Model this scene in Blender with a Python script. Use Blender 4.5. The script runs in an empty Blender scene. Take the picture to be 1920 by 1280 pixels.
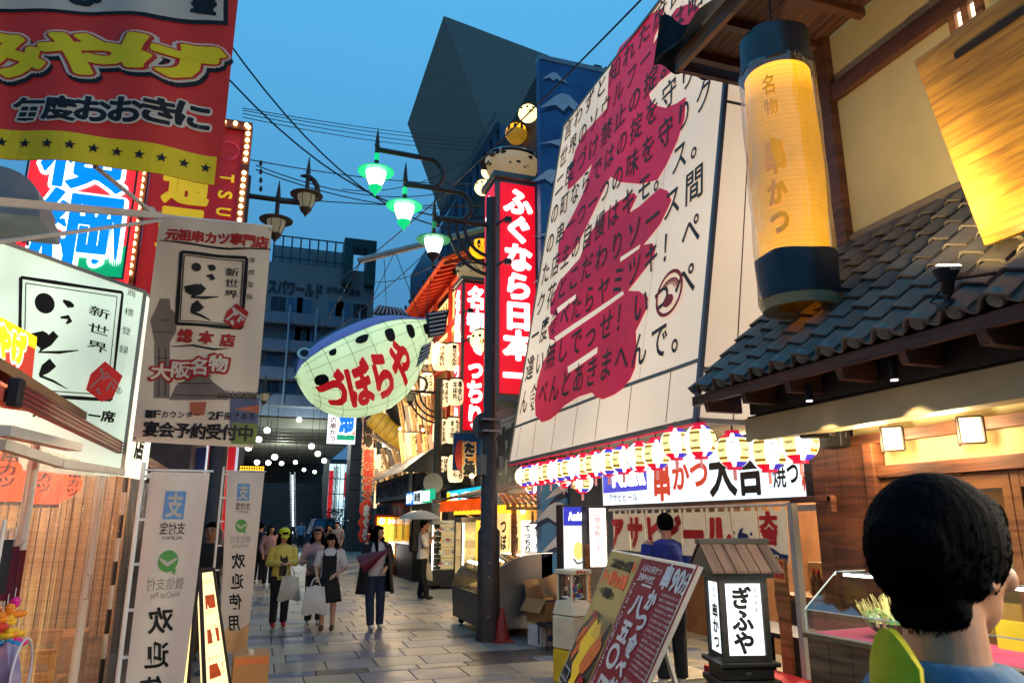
import bpy,bmesh,math,random
from mathutils import Vector,Matrix
from mathutils.geometry import tessellate_polygon
random.seed(7)
rad = math.radians
V = Vector
sc = bpy.context.scene
col = sc.collection

# ---------------------------------------------------------------- camera, sky, exposure
CAMH,FPX,YAW,PIT = 1.7,1350.0,rad(18.8),rad(14.0)
cd = bpy.data.cameras.new('camera')
cam = bpy.data.objects.new('camera',cd); col.objects.link(cam)
cam.location = (0,0,CAMH); cam.rotation_euler = (rad(90) + PIT,0,-YAW)
cd.sensor_width = 36.0; cd.lens = FPX/1920*36; cd.clip_start = 0.05; cd.clip_end = 3000
cd.dof.use_dof = True; cd.dof.focus_distance = 9.0; cd.dof.aperture_fstop = 8.0
sc.camera = cam

world = bpy.data.worlds.new('World'); sc.world = world; world.use_nodes = True
wn = world.node_tree.nodes; wl = world.node_tree.links
bg = wn['Background']
wtc = wn.new('ShaderNodeTexCoord'); wsx = wn.new('ShaderNodeSeparateXYZ'); wrp = wn.new('ShaderNodeValToRGB')
wnz = wn.new('ShaderNodeTexNoise'); wnz.inputs['Scale'].default_value = 1.6; wnz.inputs['Detail'].default_value = 2
wad = wn.new('ShaderNodeMath'); wad.operation = 'MULTIPLY_ADD'; wad.inputs[1].default_value = 0.22
wsb = wn.new('ShaderNodeMath'); wsb.operation = 'SUBTRACT'; wsb.inputs[1].default_value = 0.11
wl.new(wtc.outputs['Generated'],wsx.inputs[0]); wl.new(wtc.outputs['Generated'],wnz.inputs[0]); wl.new(wnz.outputs[0],wad.inputs[0]); wl.new(wsx.outputs[2],wad.inputs[2])
wl.new(wad.outputs[0],wsb.inputs[0]); wl.new(wsb.outputs[0],wrp.inputs[0]); wl.new(wrp.outputs[0],bg.inputs[0])
we = wrp.color_ramp.elements
we[0].position = 0.0; we[0].color = (0.045,0.12,0.24,1); we[1].position = 1.0; we[1].color = (0.09,0.42,0.78,1)
for p_,c_ in ((0.18,(0.052,0.165,0.33,1)),(0.38,(0.062,0.245,0.47,1)),(0.62,(0.078,0.35,0.64,1))):
 el = wrp.color_ramp.elements.new(p_); el.color = c_
bg.inputs[1].default_value = 0.86
sun_l = bpy.data.lights.new('sun','SUN'); sun_l.energy = 0.02; sun_l.angle = rad(30); sun_l.color = (0.6,0.75,1.0)
sun = bpy.data.objects.new('sun',sun_l); col.objects.link(sun); sun.rotation_euler = (rad(88.5),0,rad(-160))

sc.view_settings.view_transform = 'Standard'; sc.view_settings.look = 'None'
sc.view_settings.exposure = 0.55; sc.view_settings.gamma = 1.0; sc.view_settings.use_curve_mapping = False
sc.cycles.use_denoising = True
sc.cycles.max_bounces = 6; sc.cycles.diffuse_bounces = 3; sc.cycles.glossy_bounces = 3
sc.cycles.transparent_max_bounces = 12; sc.cycles.transmission_bounces = 4
sc.cycles.sample_clamp_indirect = 4.0; sc.cycles.caustics_reflective = False; sc.cycles.caustics_refractive = False

# ---------------------------------------------------------------- survey: where sight lines of the site photo meet a plane
def ray(px,py):
 x = (px - 960)/FPX; y = -(py - 640)/FPX
 f = math.cos(PIT) - y*math.sin(PIT); z = math.sin(PIT) + y*math.cos(PIT)
 return V((f*math.sin(YAW) + x*math.cos(YAW),f*math.cos(YAW) - x*math.sin(YAW),z))
CAM = V((0,0,CAMH))
def SX(px,py,X): r = ray(px,py); return CAM + r*(X/r.x)
def SY(px,py,Y): r = ray(px,py); return CAM + r*(Y/r.y)
def SZ(px,py,Z=0.0): r = ray(px,py); return CAM + r*((Z - CAMH)/r.z)
def SP(px,py,p,n): r = ray(px,py); n = V(n); return CAM + r*((V(p) - CAM).dot(n)/r.dot(n))

# ---------------------------------------------------------------- materials
def lin(c):
 return tuple(((v/255)/12.92 if v/255 <= 0.04045 else ((v/255 + 0.055)/1.055) ** 2.4) for v in c)
_mc = {}
def M(name,c=(128,128,128),rough=0.6,metal=0.0,var=0.12,scale=5.0,bump=0.0,bscale=None,emit=0.0,ec=None,evar=0.0,escale=1.2,
      alpha=1.0,trans=0.0,spec=0.5,stretch=None,c2=None,detail=4.0,coat=0.0,back=False,rvar=0.0):
 if name in _mc: return _mc[name]
 m = bpy.data.materials.new(name); m.use_nodes = True; _mc[name] = m
 n = m.node_tree.nodes; l = m.node_tree.links; p = n['Principled BSDF']
 p.inputs['Roughness'].default_value = rough; p.inputs['Metallic'].default_value = metal
 p.inputs['Specular IOR Level'].default_value = spec
 if coat: p.inputs['Coat Weight'].default_value = coat
 tc = n.new('ShaderNodeTexCoord'); mp = n.new('ShaderNodeMapping'); l.new(tc.outputs['Object'],mp.inputs[0])
 if stretch: mp.inputs['Scale'].default_value = stretch
 nt = n.new('ShaderNodeTexNoise'); nt.inputs['Scale'].default_value = scale; nt.inputs['Detail'].default_value = detail
 l.new(mp.outputs[0],nt.inputs[0])
 a = lin(c); b = lin(c2) if c2 else None
 mx = n.new('ShaderNodeMix'); mx.data_type = 'RGBA'
 if b: mx.inputs[6].default_value = (*a,1); mx.inputs[7].default_value = (*b,1)
 else:
  mx.inputs[6].default_value = (*[max(0,v*(1 - var)) for v in a],1); mx.inputs[7].default_value = (*[min(1,v*(1 + var)) for v in a],1)
 rp = n.new('ShaderNodeMapRange'); rp.inputs[1].default_value = 0.3; rp.inputs[2].default_value = 0.7
 l.new(nt.outputs[0],rp.inputs[0]); l.new(rp.outputs[0],mx.inputs[0]); l.new(mx.outputs[2],p.inputs['Base Color'])
 if rvar:
  rr = n.new('ShaderNodeMapRange'); rr.inputs[1].default_value = 0.3; rr.inputs[2].default_value = 0.7
  rr.inputs[3].default_value = max(0.02,rough - rvar); rr.inputs[4].default_value = min(1,rough + rvar)
  l.new(nt.outputs[0],rr.inputs[0]); l.new(rr.outputs[0],p.inputs['Roughness'])
 if bump:
  bn = n.new('ShaderNodeBump'); bn.inputs['Strength'].default_value = bump; bn.inputs['Distance'].default_value = 0.02
  n2 = n.new('ShaderNodeTexNoise'); n2.inputs['Scale'].default_value = bscale or scale*3; n2.inputs['Detail'].default_value = 5
  l.new(mp.outputs[0],n2.inputs[0]); l.new(n2.outputs[0],bn.inputs['Height']); l.new(bn.outputs[0],p.inputs['Normal'])
 if emit:
  e = lin(ec or c)
  if evar:
   n3 = n.new('ShaderNodeTexNoise'); n3.inputs['Scale'].default_value = escale; n3.inputs['Detail'].default_value = 1.0
   l.new(tc.outputs['Object'],n3.inputs[0])
   r3 = n.new('ShaderNodeMapRange'); r3.inputs[1].default_value = 0.3; r3.inputs[2].default_value = 0.7
   r3.inputs[3].default_value = emit*(1 - evar); r3.inputs[4].default_value = emit*(1 + evar)
   l.new(n3.outputs[0],r3.inputs[0]); l.new(r3.outputs[0],p.inputs['Emission Strength'])
  p.inputs['Emission Color'].default_value = (*e,1); p.inputs['Emission Strength'].default_value = emit
 if trans: p.inputs['Transmission Weight'].default_value = trans; p.inputs['IOR'].default_value = 1.05
 if alpha < 1: p.inputs['Alpha'].default_value = alpha
 return m
def glassmat(name,c=(230,240,235),mixv=0.12,rough=0.03,wave=0.0,haze=0.0):
 if name in _mc: return _mc[name]
 m = bpy.data.materials.new(name); m.use_nodes = True; _mc[name] = m
 n = m.node_tree.nodes; l = m.node_tree.links
 n.remove(n['Principled BSDF']); out = n['Material Output']
 t = n.new('ShaderNodeBsdfTransparent'); g = n.new('ShaderNodeBsdfGlossy'); mx = n.new('ShaderNodeMixShader')
 t.inputs[0].default_value = (*lin(c),1); g.inputs[1].default_value = rough
 fr = n.new('ShaderNodeLayerWeight'); fr.inputs[0].default_value = 0.25
 ad = n.new('ShaderNodeMath'); ad.operation = 'MULTIPLY_ADD'; ad.inputs[1].default_value = 0.6; ad.inputs[2].default_value = mixv; ad.use_clamp = True
 l.new(fr.outputs[1],ad.inputs[0]); l.new(ad.outputs[0],mx.inputs[0]); l.new(t.outputs[0],mx.inputs[1]); l.new(g.outputs[0],mx.inputs[2])
 if wave:
  tc = n.new('ShaderNodeTexCoord'); mp = n.new('ShaderNodeMapping'); mp.inputs['Scale'].default_value = (7,7,0.7)
  nt = n.new('ShaderNodeTexNoise'); nt.inputs['Scale'].default_value = 2.2; bp = n.new('ShaderNodeBump'); bp.inputs['Strength'].default_value = wave; bp.inputs['Distance'].default_value = 0.06
  l.new(tc.outputs['Object'],mp.inputs[0]); l.new(mp.outputs[0],nt.inputs[0]); l.new(nt.outputs[0],bp.inputs['Height'])
  l.new(bp.outputs[0],g.inputs['Normal'])
 last = mx.outputs[0]
 if haze:
  d = n.new('ShaderNodeBsdfDiffuse'); d.inputs[0].default_value = (.85,.8,.74,1); t2 = n.new('ShaderNodeBsdfTranslucent'); t2.inputs[0].default_value = (.85,.8,.74,1); a1 = n.new('ShaderNodeMixShader'); a2 = n.new('ShaderNodeMixShader'); a2.inputs[0].default_value = haze
  l.new(d.outputs[0],a1.inputs[1]); l.new(t2.outputs[0],a1.inputs[2]); l.new(last,a2.inputs[1]); l.new(a1.outputs[0],a2.inputs[2]); last = a2.outputs[0]
 l.new(last,out.inputs[0])
 return m
def woodmat(name,c,c2,rough=0.55,sc_=(1,1,12),scale=1.6,bump=0.15,coat=0.0):
 if name in _mc: return _mc[name]
 m = bpy.data.materials.new(name); m.use_nodes = True; _mc[name] = m
 n = m.node_tree.nodes; l = m.node_tree.links; p = n['Principled BSDF']; p.inputs['Roughness'].default_value = rough
 if coat: p.inputs['Coat Weight'].default_value = coat; p.inputs['Coat Roughness'].default_value = 0.25
 tc = n.new('ShaderNodeTexCoord'); mp = n.new('ShaderNodeMapping'); mp.inputs['Scale'].default_value = sc_
 nt = n.new('ShaderNodeTexNoise'); nt.inputs['Scale'].default_value = scale; nt.inputs['Detail'].default_value = 6; nt.inputs['Distortion'].default_value = 0.6
 cr = n.new('ShaderNodeValToRGB'); e = cr.color_ramp.elements
 e[0].position = 0.36; e[0].color = (*lin(c2),1); e[1].position = 0.6; e[1].color = (*lin(c),1)
 l.new(tc.outputs['Object'],mp.inputs[0]); l.new(mp.outputs[0],nt.inputs[0]); l.new(nt.outputs[0],cr.inputs[0]); l.new(cr.outputs[0],p.inputs['Base Color'])
 bn = n.new('ShaderNodeBump'); bn.inputs['Strength'].default_value = bump; bn.inputs['Distance'].default_value = 0.01
 l.new(nt.outputs[0],bn.inputs['Height']); l.new(bn.outputs[0],p.inputs['Normal'])
 return m

def cloth(name,c,f=0.4,**k):
 if name in _mc: return _mc[name]
 m = M(name,c,**k); n = m.node_tree.nodes; l = m.node_tree.links
 t = n.new('ShaderNodeBsdfTranslucent'); t.inputs[0].default_value = (*lin(c),1); mx = n.new('ShaderNodeMixShader'); mx.inputs[0].default_value = f
 l.new(n['Principled BSDF'].outputs[0],mx.inputs[1]); l.new(t.outputs[0],mx.inputs[2]); l.new(mx.outputs[0],n['Material Output'].inputs[0]); return m

# ---------------------------------------------------------------- scene tree
WM = {}
def tag(o,label=None,cat=None,group=None,kind=None):
 if label: o['label'] = label
 if cat: o['category'] = cat
 if group: o['group'] = group
 if kind: o['kind'] = kind
 return o
def thing(name,label,cat,loc=(0,0,0),rz=0.0,group=None,rot=None):
 o = bpy.data.objects.new(name,None); col.objects.link(o); o.empty_display_size = 0.1
 o.location = loc; o.rotation_euler = rot or (0,0,rz)
 WM[o] = Matrix.Translation(V(loc)) @ o.rotation_euler.to_matrix().to_4x4()
 return tag(o,label,cat,group)
def kids(o): return [c for c in col.objects if c.parent == o]
KIDS = {}
def dup(o,loc=None,rz=None,parent=None,label=None,group=None,top=True,rot=None):
 c = o.copy(); col.objects.link(c); c.parent = parent
 if top:
  if loc is not None: c.location = loc
  if rz is not None: c.rotation_euler = (0,0,rz)
  if rot is not None: c.rotation_euler = rot
  if label: c['label'] = label
  if group: c['group'] = group
  WM[c] = Matrix.Translation(c.location) @ c.rotation_euler.to_matrix().to_4x4()
 KIDS[c] = []
 for ch in list(KIDS.get(o,[])): KIDS[c].append(dup(ch,parent=c,top=False))
 return c

class B:
 def __init__(s,T=None): s.v = []; s.f = []; s.mi = []; s.T = T; s.cur = 0
 def add(s,vs,fs):
  k = len(s.v); s.v += [V(p) for p in vs]; s.f += [tuple(i + k for i in f) for f in fs]; s.mi += [s.cur]*len(fs); return s
 def quad(s,a,b,c,d): return s.add([a,b,c,d],[(0,1,2,3)])
 def hexa(s,p): return s.add(p,[(0,3,2,1),(4,5,6,7),(0,1,5,4),(1,2,6,5),(2,3,7,6),(3,0,4,7)])
 def box(s,x0,y0,z0,x1,y1,z1):
  return s.hexa([(x0,y0,z0),(x1,y0,z0),(x1,y1,z0),(x0,y1,z0),(x0,y0,z1),(x1,y0,z1),(x1,y1,z1),(x0,y1,z1)])
 def cbox(s,c,d,rz=0.0):
  c = V(c); R = Matrix.Rotation(rz,3,'Z'); a,b,e = d[0]/2,d[1]/2,d[2]/2
  return s.hexa([c + R @ V(q) for q in [(-a,-b,-e),(a,-b,-e),(a,b,-e),(-a,b,-e),(-a,-b,e),(a,-b,e),(a,b,e),(-a,b,e)]])
 def bar(s,p,q,w,h=None,up=(0,0,1)):
  p,q = V(p),V(q); h = h or w; d = (q - p).normalized(); up = V(up)
  if abs(d.dot(up)) > 0.98: up = V((0,1,0))
  x = d.cross(up).normalized()*w/2; y = x.cross(d).normalized()*h/2
  return s.hexa([p - x - y,p + x - y,p + x + y,p - x + y,q - x - y,q + x - y,q + x + y,q - x + y])
 def tube(s,pts,r,n=8,cap=True):
  pts = [V(p) for p in pts]; k = len(pts); rs = r if isinstance(r,(list,tuple)) else [r]*k
  vs = []; prev = None
  for i,p in enumerate(pts):
   d = (pts[min(i + 1,k - 1)] - pts[max(i - 1,0)]).normalized()
   if prev is None: prev = d.orthogonal().normalized()
   x = (prev - d*prev.dot(d)).normalized(); prev = x; y = d.cross(x)
   vs += [p + (x*math.cos(2*math.pi*j/n) + y*math.sin(2*math.pi*j/n))*rs[i] for j in range(n)]
  fs = [(i*n + j,i*n + (j + 1) % n,(i + 1)*n + (j + 1) % n,(i + 1)*n + j) for i in range(k - 1) for j in range(n)]
  if cap: fs += [tuple(range(n - 1,-1,-1)),tuple((k - 1)*n + j for j in range(n))]
  return s.add(vs,fs)
 def lathe(s,prof,c=(0,0,0),n=16,ax=None,cap=True,sx=1.0,sy=1.0):
  c = V(c); R = V((0,0,1)).rotation_difference(V(ax)).to_matrix() if ax is not None else Matrix.Identity(3)
  vs = [c + R @ V((r*sx*math.cos(2*math.pi*j/n),r*sy*math.sin(2*math.pi*j/n),z)) for r,z in prof for j in range(n)]
  k = len(prof)
  fs = [(i*n + j,i*n + (j + 1) % n,(i + 1)*n + (j + 1) % n,(i + 1)*n + j) for i in range(k - 1) for j in range(n)]
  if cap: fs += [tuple(range(n - 1,-1,-1)),tuple((k - 1)*n + j for j in range(n))]
  return s.add(vs,fs)
 def ell(s,c,r,n=12,m=8,R=None):
  c = V(c); r = V(r) if hasattr(r,'__len__') else V((r,r,r)); vs = []
  for i in range(m + 1):
   t = math.pi*i/m
   for j in range(n):
    p = V((math.sin(t)*math.cos(2*math.pi*j/n)*r.x,math.sin(t)*math.sin(2*math.pi*j/n)*r.y,-math.cos(t)*r.z))
    vs.append(c + (R @ p if R else p))
  return s.add(vs,[(i*n + j,i*n + (j + 1) % n,(i + 1)*n + (j + 1) % n,(i + 1)*n + j) for i in range(m) for j in range(n)])
 def grid(s,fn,nu,nv):
  vs = [fn(i/nu,j/nv) for j in range(nv + 1) for i in range(nu + 1)]; w = nu + 1
  return s.add(vs,[(j*w + i,j*w + i + 1,(j + 1)*w + i + 1,(j + 1)*w + i) for j in range(nv) for i in range(nu)])
 def sheet(s,fn,nu,nv,th):
  """a thin slab whose front face is fn(u, v, 0) and back face fn(u, v, -th)"""
  w = nu + 1
  fr = [fn(i/nu,j/nv,0) for j in range(nv + 1) for i in range(nu + 1)]
  bk = [fn(i/nu,j/nv,-th) for j in range(nv + 1) for i in range(nu + 1)]; K = len(fr)
  fs = []
  for j in range(nv):
   for i in range(nu):
    a = j*w + i; fs.append((a,a + w,a + w + 1,a + 1)); fs.append((K + a,K + a + 1,K + a + w + 1,K + a + w))
  for i in range(nu):
   fs.append((i,i + 1,K + i + 1,K + i)); a = nv*w + i; fs.append((a + 1,a,K + a,K + a + 1))
  for j in range(nv):
   a = j*w; fs.append((a + w,a,K + a,K + a + w)); a = j*w + nu; fs.append((a,a + w,K + a + w,K + a))
  return s.add(fr + bk,fs)
 def prism(s,poly,d):
  """extrude a 3-D polygon by the vector d"""
  poly = [V(p) for p in poly]; d = V(d); n = len(poly)
  return s.add(poly + [p + d for p in poly],[tuple(range(n)),tuple(range(2*n - 1,n - 1,-1))] + [(i,(i + n),(i + 1) % n + n,(i + 1) % n) for i in range(n)])
 def obj(s,name,mat,parent=None,world=True,smooth=False,bevel=0.0,label=None,cat=None,group=None,kind=None,loc=None):
  vs = s.v
  me = bpy.data.meshes.new(name)
  o = bpy.data.objects.new(name,me); col.objects.link(o)
  if parent is not None:
   if world: inv = WM[parent].inverted(); vs = [inv @ p for p in vs]
   o.parent = parent; WM[o] = WM[parent]; KIDS.setdefault(parent,[]).append(o)
  elif loc is not None:
   o.location = loc; WM[o] = Matrix.Translation(V(loc))
  else:
   if vs:
    xs = [p.x for p in vs]; ys = [p.y for p in vs]; base = V(((min(xs) + max(xs))/2,(min(ys) + max(ys))/2,min(p.z for p in vs)))
   else: base = V((0,0,0))
   vs = [p - base for p in vs]; o.location = base; WM[o] = Matrix.Translation(base)
  me.from_pydata([tuple(p) for p in vs],[],s.f)
  for m in (mat if isinstance(mat,(list,tuple)) else [mat]): me.materials.append(m)
  if any(s.mi): me.polygons.foreach_set('material_index',s.mi)
  if smooth: me.polygons.foreach_set('use_smooth',[True]*len(me.polygons))
  me.update()
  if bevel:
   bv = o.modifiers.new('bevel','BEVEL'); bv.width = bevel; bv.segments = 2; bv.limit_method = 'ANGLE'; bv.angle_limit = rad(40)
  if smooth and smooth != 'all':
   try: me.set_sharp_from_angle(angle=rad(45))
   except Exception: pass
  return tag(o,label,cat,group,kind)

def fixnorm(o):
 bm = bmesh.new(); bm.from_mesh(o.data); bmesh.ops.recalc_face_normals(bm,faces=bm.faces[:]); bm.to_mesh(o.data); bm.free(); return o

# ---------------------------------------------------------------- lettering
_tc = bpy.data.curves.new('lettering_source','FONT'); _tc.resolution_u = 3
_to = bpy.data.objects.new('lettering_source',_tc)
_gc = {}
def glyphs(body,bold=0.0):
 """outline-filled glyphs; heavier weights are built up from shifted copies, each a hair above the last"""
 k = (body,bold)
 if k not in _gc:
  _tc.body = body; _tc.offset = min(bold,0.015)
  m = _to.to_mesh(); v0 = [(v.co.x,v.co.y) for v in m.vertices]; f0 = [tuple(p.vertices) for p in m.polygons]; _to.to_mesh_clear()
  r = bold - 0.015; st = [(0.0,0.0)]
  if r > 0.004:
   n = 16 if r > .05 else (10 if r > .03 else 6); st += [(r*math.cos(2*math.pi*i/n),r*math.sin(2*math.pi*i/n)) for i in range(n)]
   if r > .075: st += [(r*.55*math.cos(2*math.pi*i/6 + .3),r*.55*math.sin(2*math.pi*i/6 + .3)) for i in range(6)]
  vs = []; fs = []
  for j,(dx,dy) in enumerate(st):
   kk = len(vs); vs += [(x + dx,y + dy,j) for x,y in v0]; fs += [tuple(i + kk for i in f) for f in f0]
  _gc[k] = (vs,fs)
 return _gc[k]
def dice(vs,fs,L):
 """split triangles until no edge is longer than L, so lettering can bend with cloth"""
 if not L: return vs,fs
 vs = list(vs); out = []; st = []
 for f in fs:
  if len(f) > 4: st += [tuple(f[i] for i in q) for q in tessellate_polygon([[V((vs[i][0],vs[i][1],0)) for i in f]])]
  else: st += [(f[0],f[i],f[i + 1]) for i in range(1,len(f) - 1)]
 mid = {}
 def md(a,b):
  k = (min(a,b),max(a,b))
  if k not in mid: mid[k] = len(vs); vs.append(tuple((vs[a][i_] + vs[b][i_])/2 for i_ in range(len(vs[a]))))
  return mid[k]
 while st:
  t = st.pop(); ls = [math.hypot(vs[t[i]][0] - vs[t[(i + 1) % 3]][0],vs[t[i]][1] - vs[t[(i + 1) % 3]][1]) for i in range(3)]
  i = ls.index(max(ls))
  if ls[i] <= L or len(vs) > 90000: out.append(t); continue
  a,b,c = t[i],t[(i + 1) % 3],t[(i + 2) % 3]; m = md(a,b); st += [(a,m,c),(m,b,c)]
 return vs,out

class Pan:
 """a surface with u to the right, v downwards and d out of it, from its four corners"""
 def __init__(s,TL,TR,BR,BL,warp=None,flip=False):
  s.c = [V(p) for p in (TL,TR,BR,BL)]; s.warp = warp
  s.n = (s.c[1] - s.c[0]).cross(s.c[0] - s.c[3]).normalized()*(-1 if flip else 1)
  s.w = (s.c[1] - s.c[0]).length; s.h = (s.c[0] - s.c[3]).length
 def __call__(s,u,v,d=0.0):
  a,b,c,e = s.c
  p = a*(1 - u)*(1 - v) + b*u*(1 - v) + c*u*v + e*(1 - u)*v
  if s.warp: d = d + s.warp(u,v)
  return p + s.n*d
def ink(b,pan,body,u,v,w,h,d=0.004,bold=0.0,L=0.0,mirror=False,rot=0.0,slant=0.0,tight=False):
 """one run of glyphs stretched over the rectangle u, v, w, h (tight: fitted to its ink)"""
 if body in ' 　': return
 vs,fs = glyphs(body,bold)
 if not vs: return
 if tight or ord(body[0]) < 0x2e80 or len(body) > 1:
  x0 = min(p[0] for p in vs); x1 = max(p[0] for p in vs)
  if ord(body[0]) < 0x2e80 or tight: y0 = min(p[1] for p in vs); y1 = max(p[1] for p in vs)
  else: y0,y1 = -0.12,0.88
 else: x0,x1,y0,y1 = 0.0,1.0,-0.12,0.88
 sx = 1/max(x1 - x0,1e-3); sy = 1/max(y1 - y0,1e-3)
 q = []
 for x,y,ly in vs:
  a = (x - x0)*sx; c = 1 - (y - y0)*sy
  if slant: a += (0.5 - c)*slant
  if rot:
   ca,sa = math.cos(rot),math.sin(rot); asp = (w*pan.w)/(h*pan.h) if hasattr(pan,'w') else 1
   X = (a - .5)*asp; Y = c - .5; a = (X*ca - Y*sa)/asp + .5; c = X*sa + Y*ca + .5
  if mirror: a = 1 - a
  q.append((u + a*w,v + c*h,ly))
 q,fs = dice(q,fs,L)
 b.add([pan(x,y,d + ly*.00012) for x,y,ly in q],fs)
def row(b,pan,s,u,v,w,h,**k):
 n = len(s)
 if k.get('mirror'): s = s[::-1]
 for i,ch in enumerate(s): ink(b,pan,ch,u + w*i/n,v,w/n,h,**k)
def column(b,pan,s,u,v,w,h,**k):
 n = len(s)
 for i,ch in enumerate(s):
  kk = dict(k)
  if ch == 'ー': kk['rot'] = rad(90)
  ink(b,pan,ch,u,v + h*i/n,w,h/n,**kk)
def patch(b,pan,poly,d=0.004,L=0.0):
 b.add([pan(x,y,d) for x,y in poly],[tuple(range(len(poly)))]) if not L else (lambda r: b.add([pan(x,y,d) for x,y in r[0]],r[1]))(dice(poly,[tuple(range(len(poly)))],L))
def rect(b,pan,u0,v0,u1,v1,d=0.004,L=0.0): patch(b,pan,[(u0,v0),(u0,v1),(u1,v1),(u1,v0)],d,L)
def frame_line(b,pan,u0,v0,u1,v1,t,d=0.004,L=0.0):
 tv = t*pan.w/pan.h
 rect(b,pan,u0,v0,u1,v0 + tv,d,L); rect(b,pan,u0,v1 - tv,u1,v1,d,L); rect(b,pan,u0,v0 + tv,u0 + t,v1 - tv,d,L); rect(b,pan,u1 - t,v0 + tv,u1,v1 - tv,d,L)
def stroke(b,pan,pts,t,d=0.004,L=0.0):
 """a brush stroke of half-width t (or a list of half-widths) through uv points"""
 asp = pan.w/pan.h; ts = t if isinstance(t,(list,tuple)) else [t]*len(pts); l = []; r = []
 for i,p in enumerate(pts):
  a = pts[max(i - 1,0)]; c = pts[min(i + 1,len(pts) - 1)]; dx = (c[0] - a[0])*asp; dy = c[1] - a[1]; q = math.hypot(dx,dy) or 1
  nx,ny = -dy/q/asp,dx/q; l.append((p[0] + nx*ts[i],p[1] + ny*ts[i])); r.append((p[0] - nx*ts[i],p[1] - ny*ts[i]))
 n = len(pts); vs = l + r; fs = [(i,i + 1,n + i + 1,n + i) for i in range(n - 1)]
 vs,fs = dice(vs,fs,L) if L else (vs,fs)
 b.add([pan(x,y,d) for x,y in vs],fs)
def disc(b,pan,u,v,r,d=0.004,n=20,ry=None,L=0.0):
 asp = pan.w/pan.h; ry = ry if ry is not None else r*asp
 patch(b,pan,[(u + r*math.cos(2*math.pi*i/n),v + ry*math.sin(2*math.pi*i/n)) for i in range(n)],d,L)
def ring(b,pan,u,v,r,t,d=0.004,n=24):
 asp = pan.w/pan.h; q = []
 for i in range(n + 1):
  a = 2*math.pi*i/n; q.append((a,))
 vs = [pan(u + rr*math.cos(a[0]),v + rr*asp*math.sin(a[0]),d) for a in q for rr in (r,r - t)]
 b.add(vs,[(2*i,2*i + 1,2*i + 3,2*i + 2) for i in range(n)])
def star(b,pan,u,v,r,d=0.004):
 asp = pan.w/pan.h
 o = [(u + (r if i % 2 == 0 else r*.42)*math.sin(math.pi*i/5),v - (r if i % 2 == 0 else r*.42)*asp*math.cos(math.pi*i/5)) for i in range(10)]
 b.add([pan(x,y,d) for x,y in o + [(u,v)]],[(i,10,(i + 1) % 10) for i in range(10)])
def panel(pan,name,mat,parent=None,nu=1,nv=1,th=0.02,**k):
 return B().sheet(lambda u,v,d: pan(u,v,d),nu,nv,th).obj(name,mat,parent,**k)
KANJI = '新世界名物串焼酒場本店大阪通天閣元祖専門料理定食飲放題注文営業時間品数揚立肉野菜海鮮盛合'
KANA = 'あいうえおかきくけこさしすせそたちつてとなにぬねのはひふへほまみむめもやゆよらりるれろわん'


BLACK = M('black_ink',(14,14,16),0.6,var=0.05)
IRON = M('dark_iron',(66,58,52),0.5,metal=0.2,var=0.25,scale=9,bump=0.1)
STEEL = M('grey_steel',(150,150,150),0.35,metal=0.9,var=0.1)
WHITEP = M('white_painted_metal',(215,218,215),0.4,var=0.08,scale=3,bump=0.03)
DKWOOD = woodmat('dark_stained_wood',(62,42,32),(28,19,15),0.5)
WOOD = woodmat('amber_wood',(168,112,62),(104,62,32),0.5)
REDW = woodmat('brown_cedar',(132,78,46),(78,42,26),0.55)
CREAM = M('cream_plaster',(205,190,150),0.85,var=0.08,scale=2.5,bump=0.1,bscale=60)
RUBBER = M('black_rubber',(18,18,19),0.7)
def FY(x0,x1,z0,z1,Y,**k): return Pan((x0,Y,z1),(x1,Y,z1),(x1,Y,z0),(x0,Y,z0),**k)
def FX(yl,yr,z0,z1,X,**k): return Pan((X,yl,z1),(X,yr,z1),(X,yr,z0),(X,yl,z0),**k)
def QY(xl,xr,yt,yb,Y,**k):
 ym = (yt + yb)/2; xm = (xl + xr)/2
 return FY(SY(xl,ym,Y).x,SY(xr,ym,Y).x,SY(xm,yb,Y).z,SY(xm,yt,Y).z,Y,**k)
def QX(xl,xr,ytl,ybl,X,**k):
 """street-side panel on the plane x = X; top and bottom heights read at its left edge"""
 ym = (ytl + ybl)/2
 return FX(SX(xl,ym,X).y,SX(xr,ym,X).y,SX(xl,ybl,X).z,SX(xl,ytl,X).z,X,**k)
def blk(name,pan,mat,parent=None,th=0.1,**k):
 return panel(pan,name,mat,parent,th=th,**k)

# ================================================================ SETTING: ground and paving
gm = M('mortar_ground',(62,58,52),0.75,var=0.2,scale=1.5,bump=0.2)
B().quad((-400,-60,0),(400,-60,0),(400,900,0),(-400,900,0)).obj('ground',gm,kind='structure',loc=(0,0,-0.03))
ground = [o for o in col.objects if o.name == 'ground'][0]
slabm = [M('slab_beige',(156,144,122),0.46,var=0.22,scale=3.5,bump=0.12,bscale=40,rvar=0.12),
         M('slab_tan',(140,130,112),0.42,var=0.22,scale=3.5,bump=0.12,bscale=40,rvar=0.12),
         M('slab_grey',(122,121,120),0.44,var=0.12,scale=2.5,bump=0.12,bscale=40,rvar=0.12),
         M('slab_blue_grey',(92,98,112),0.4,var=0.12,scale=2.5,bump=0.12,bscale=40,rvar=0.1),
         M('slab_charcoal',(60,57,56),0.45,var=0.15,scale=2.5,bump=0.12,bscale=40,rvar=0.1)]
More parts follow.
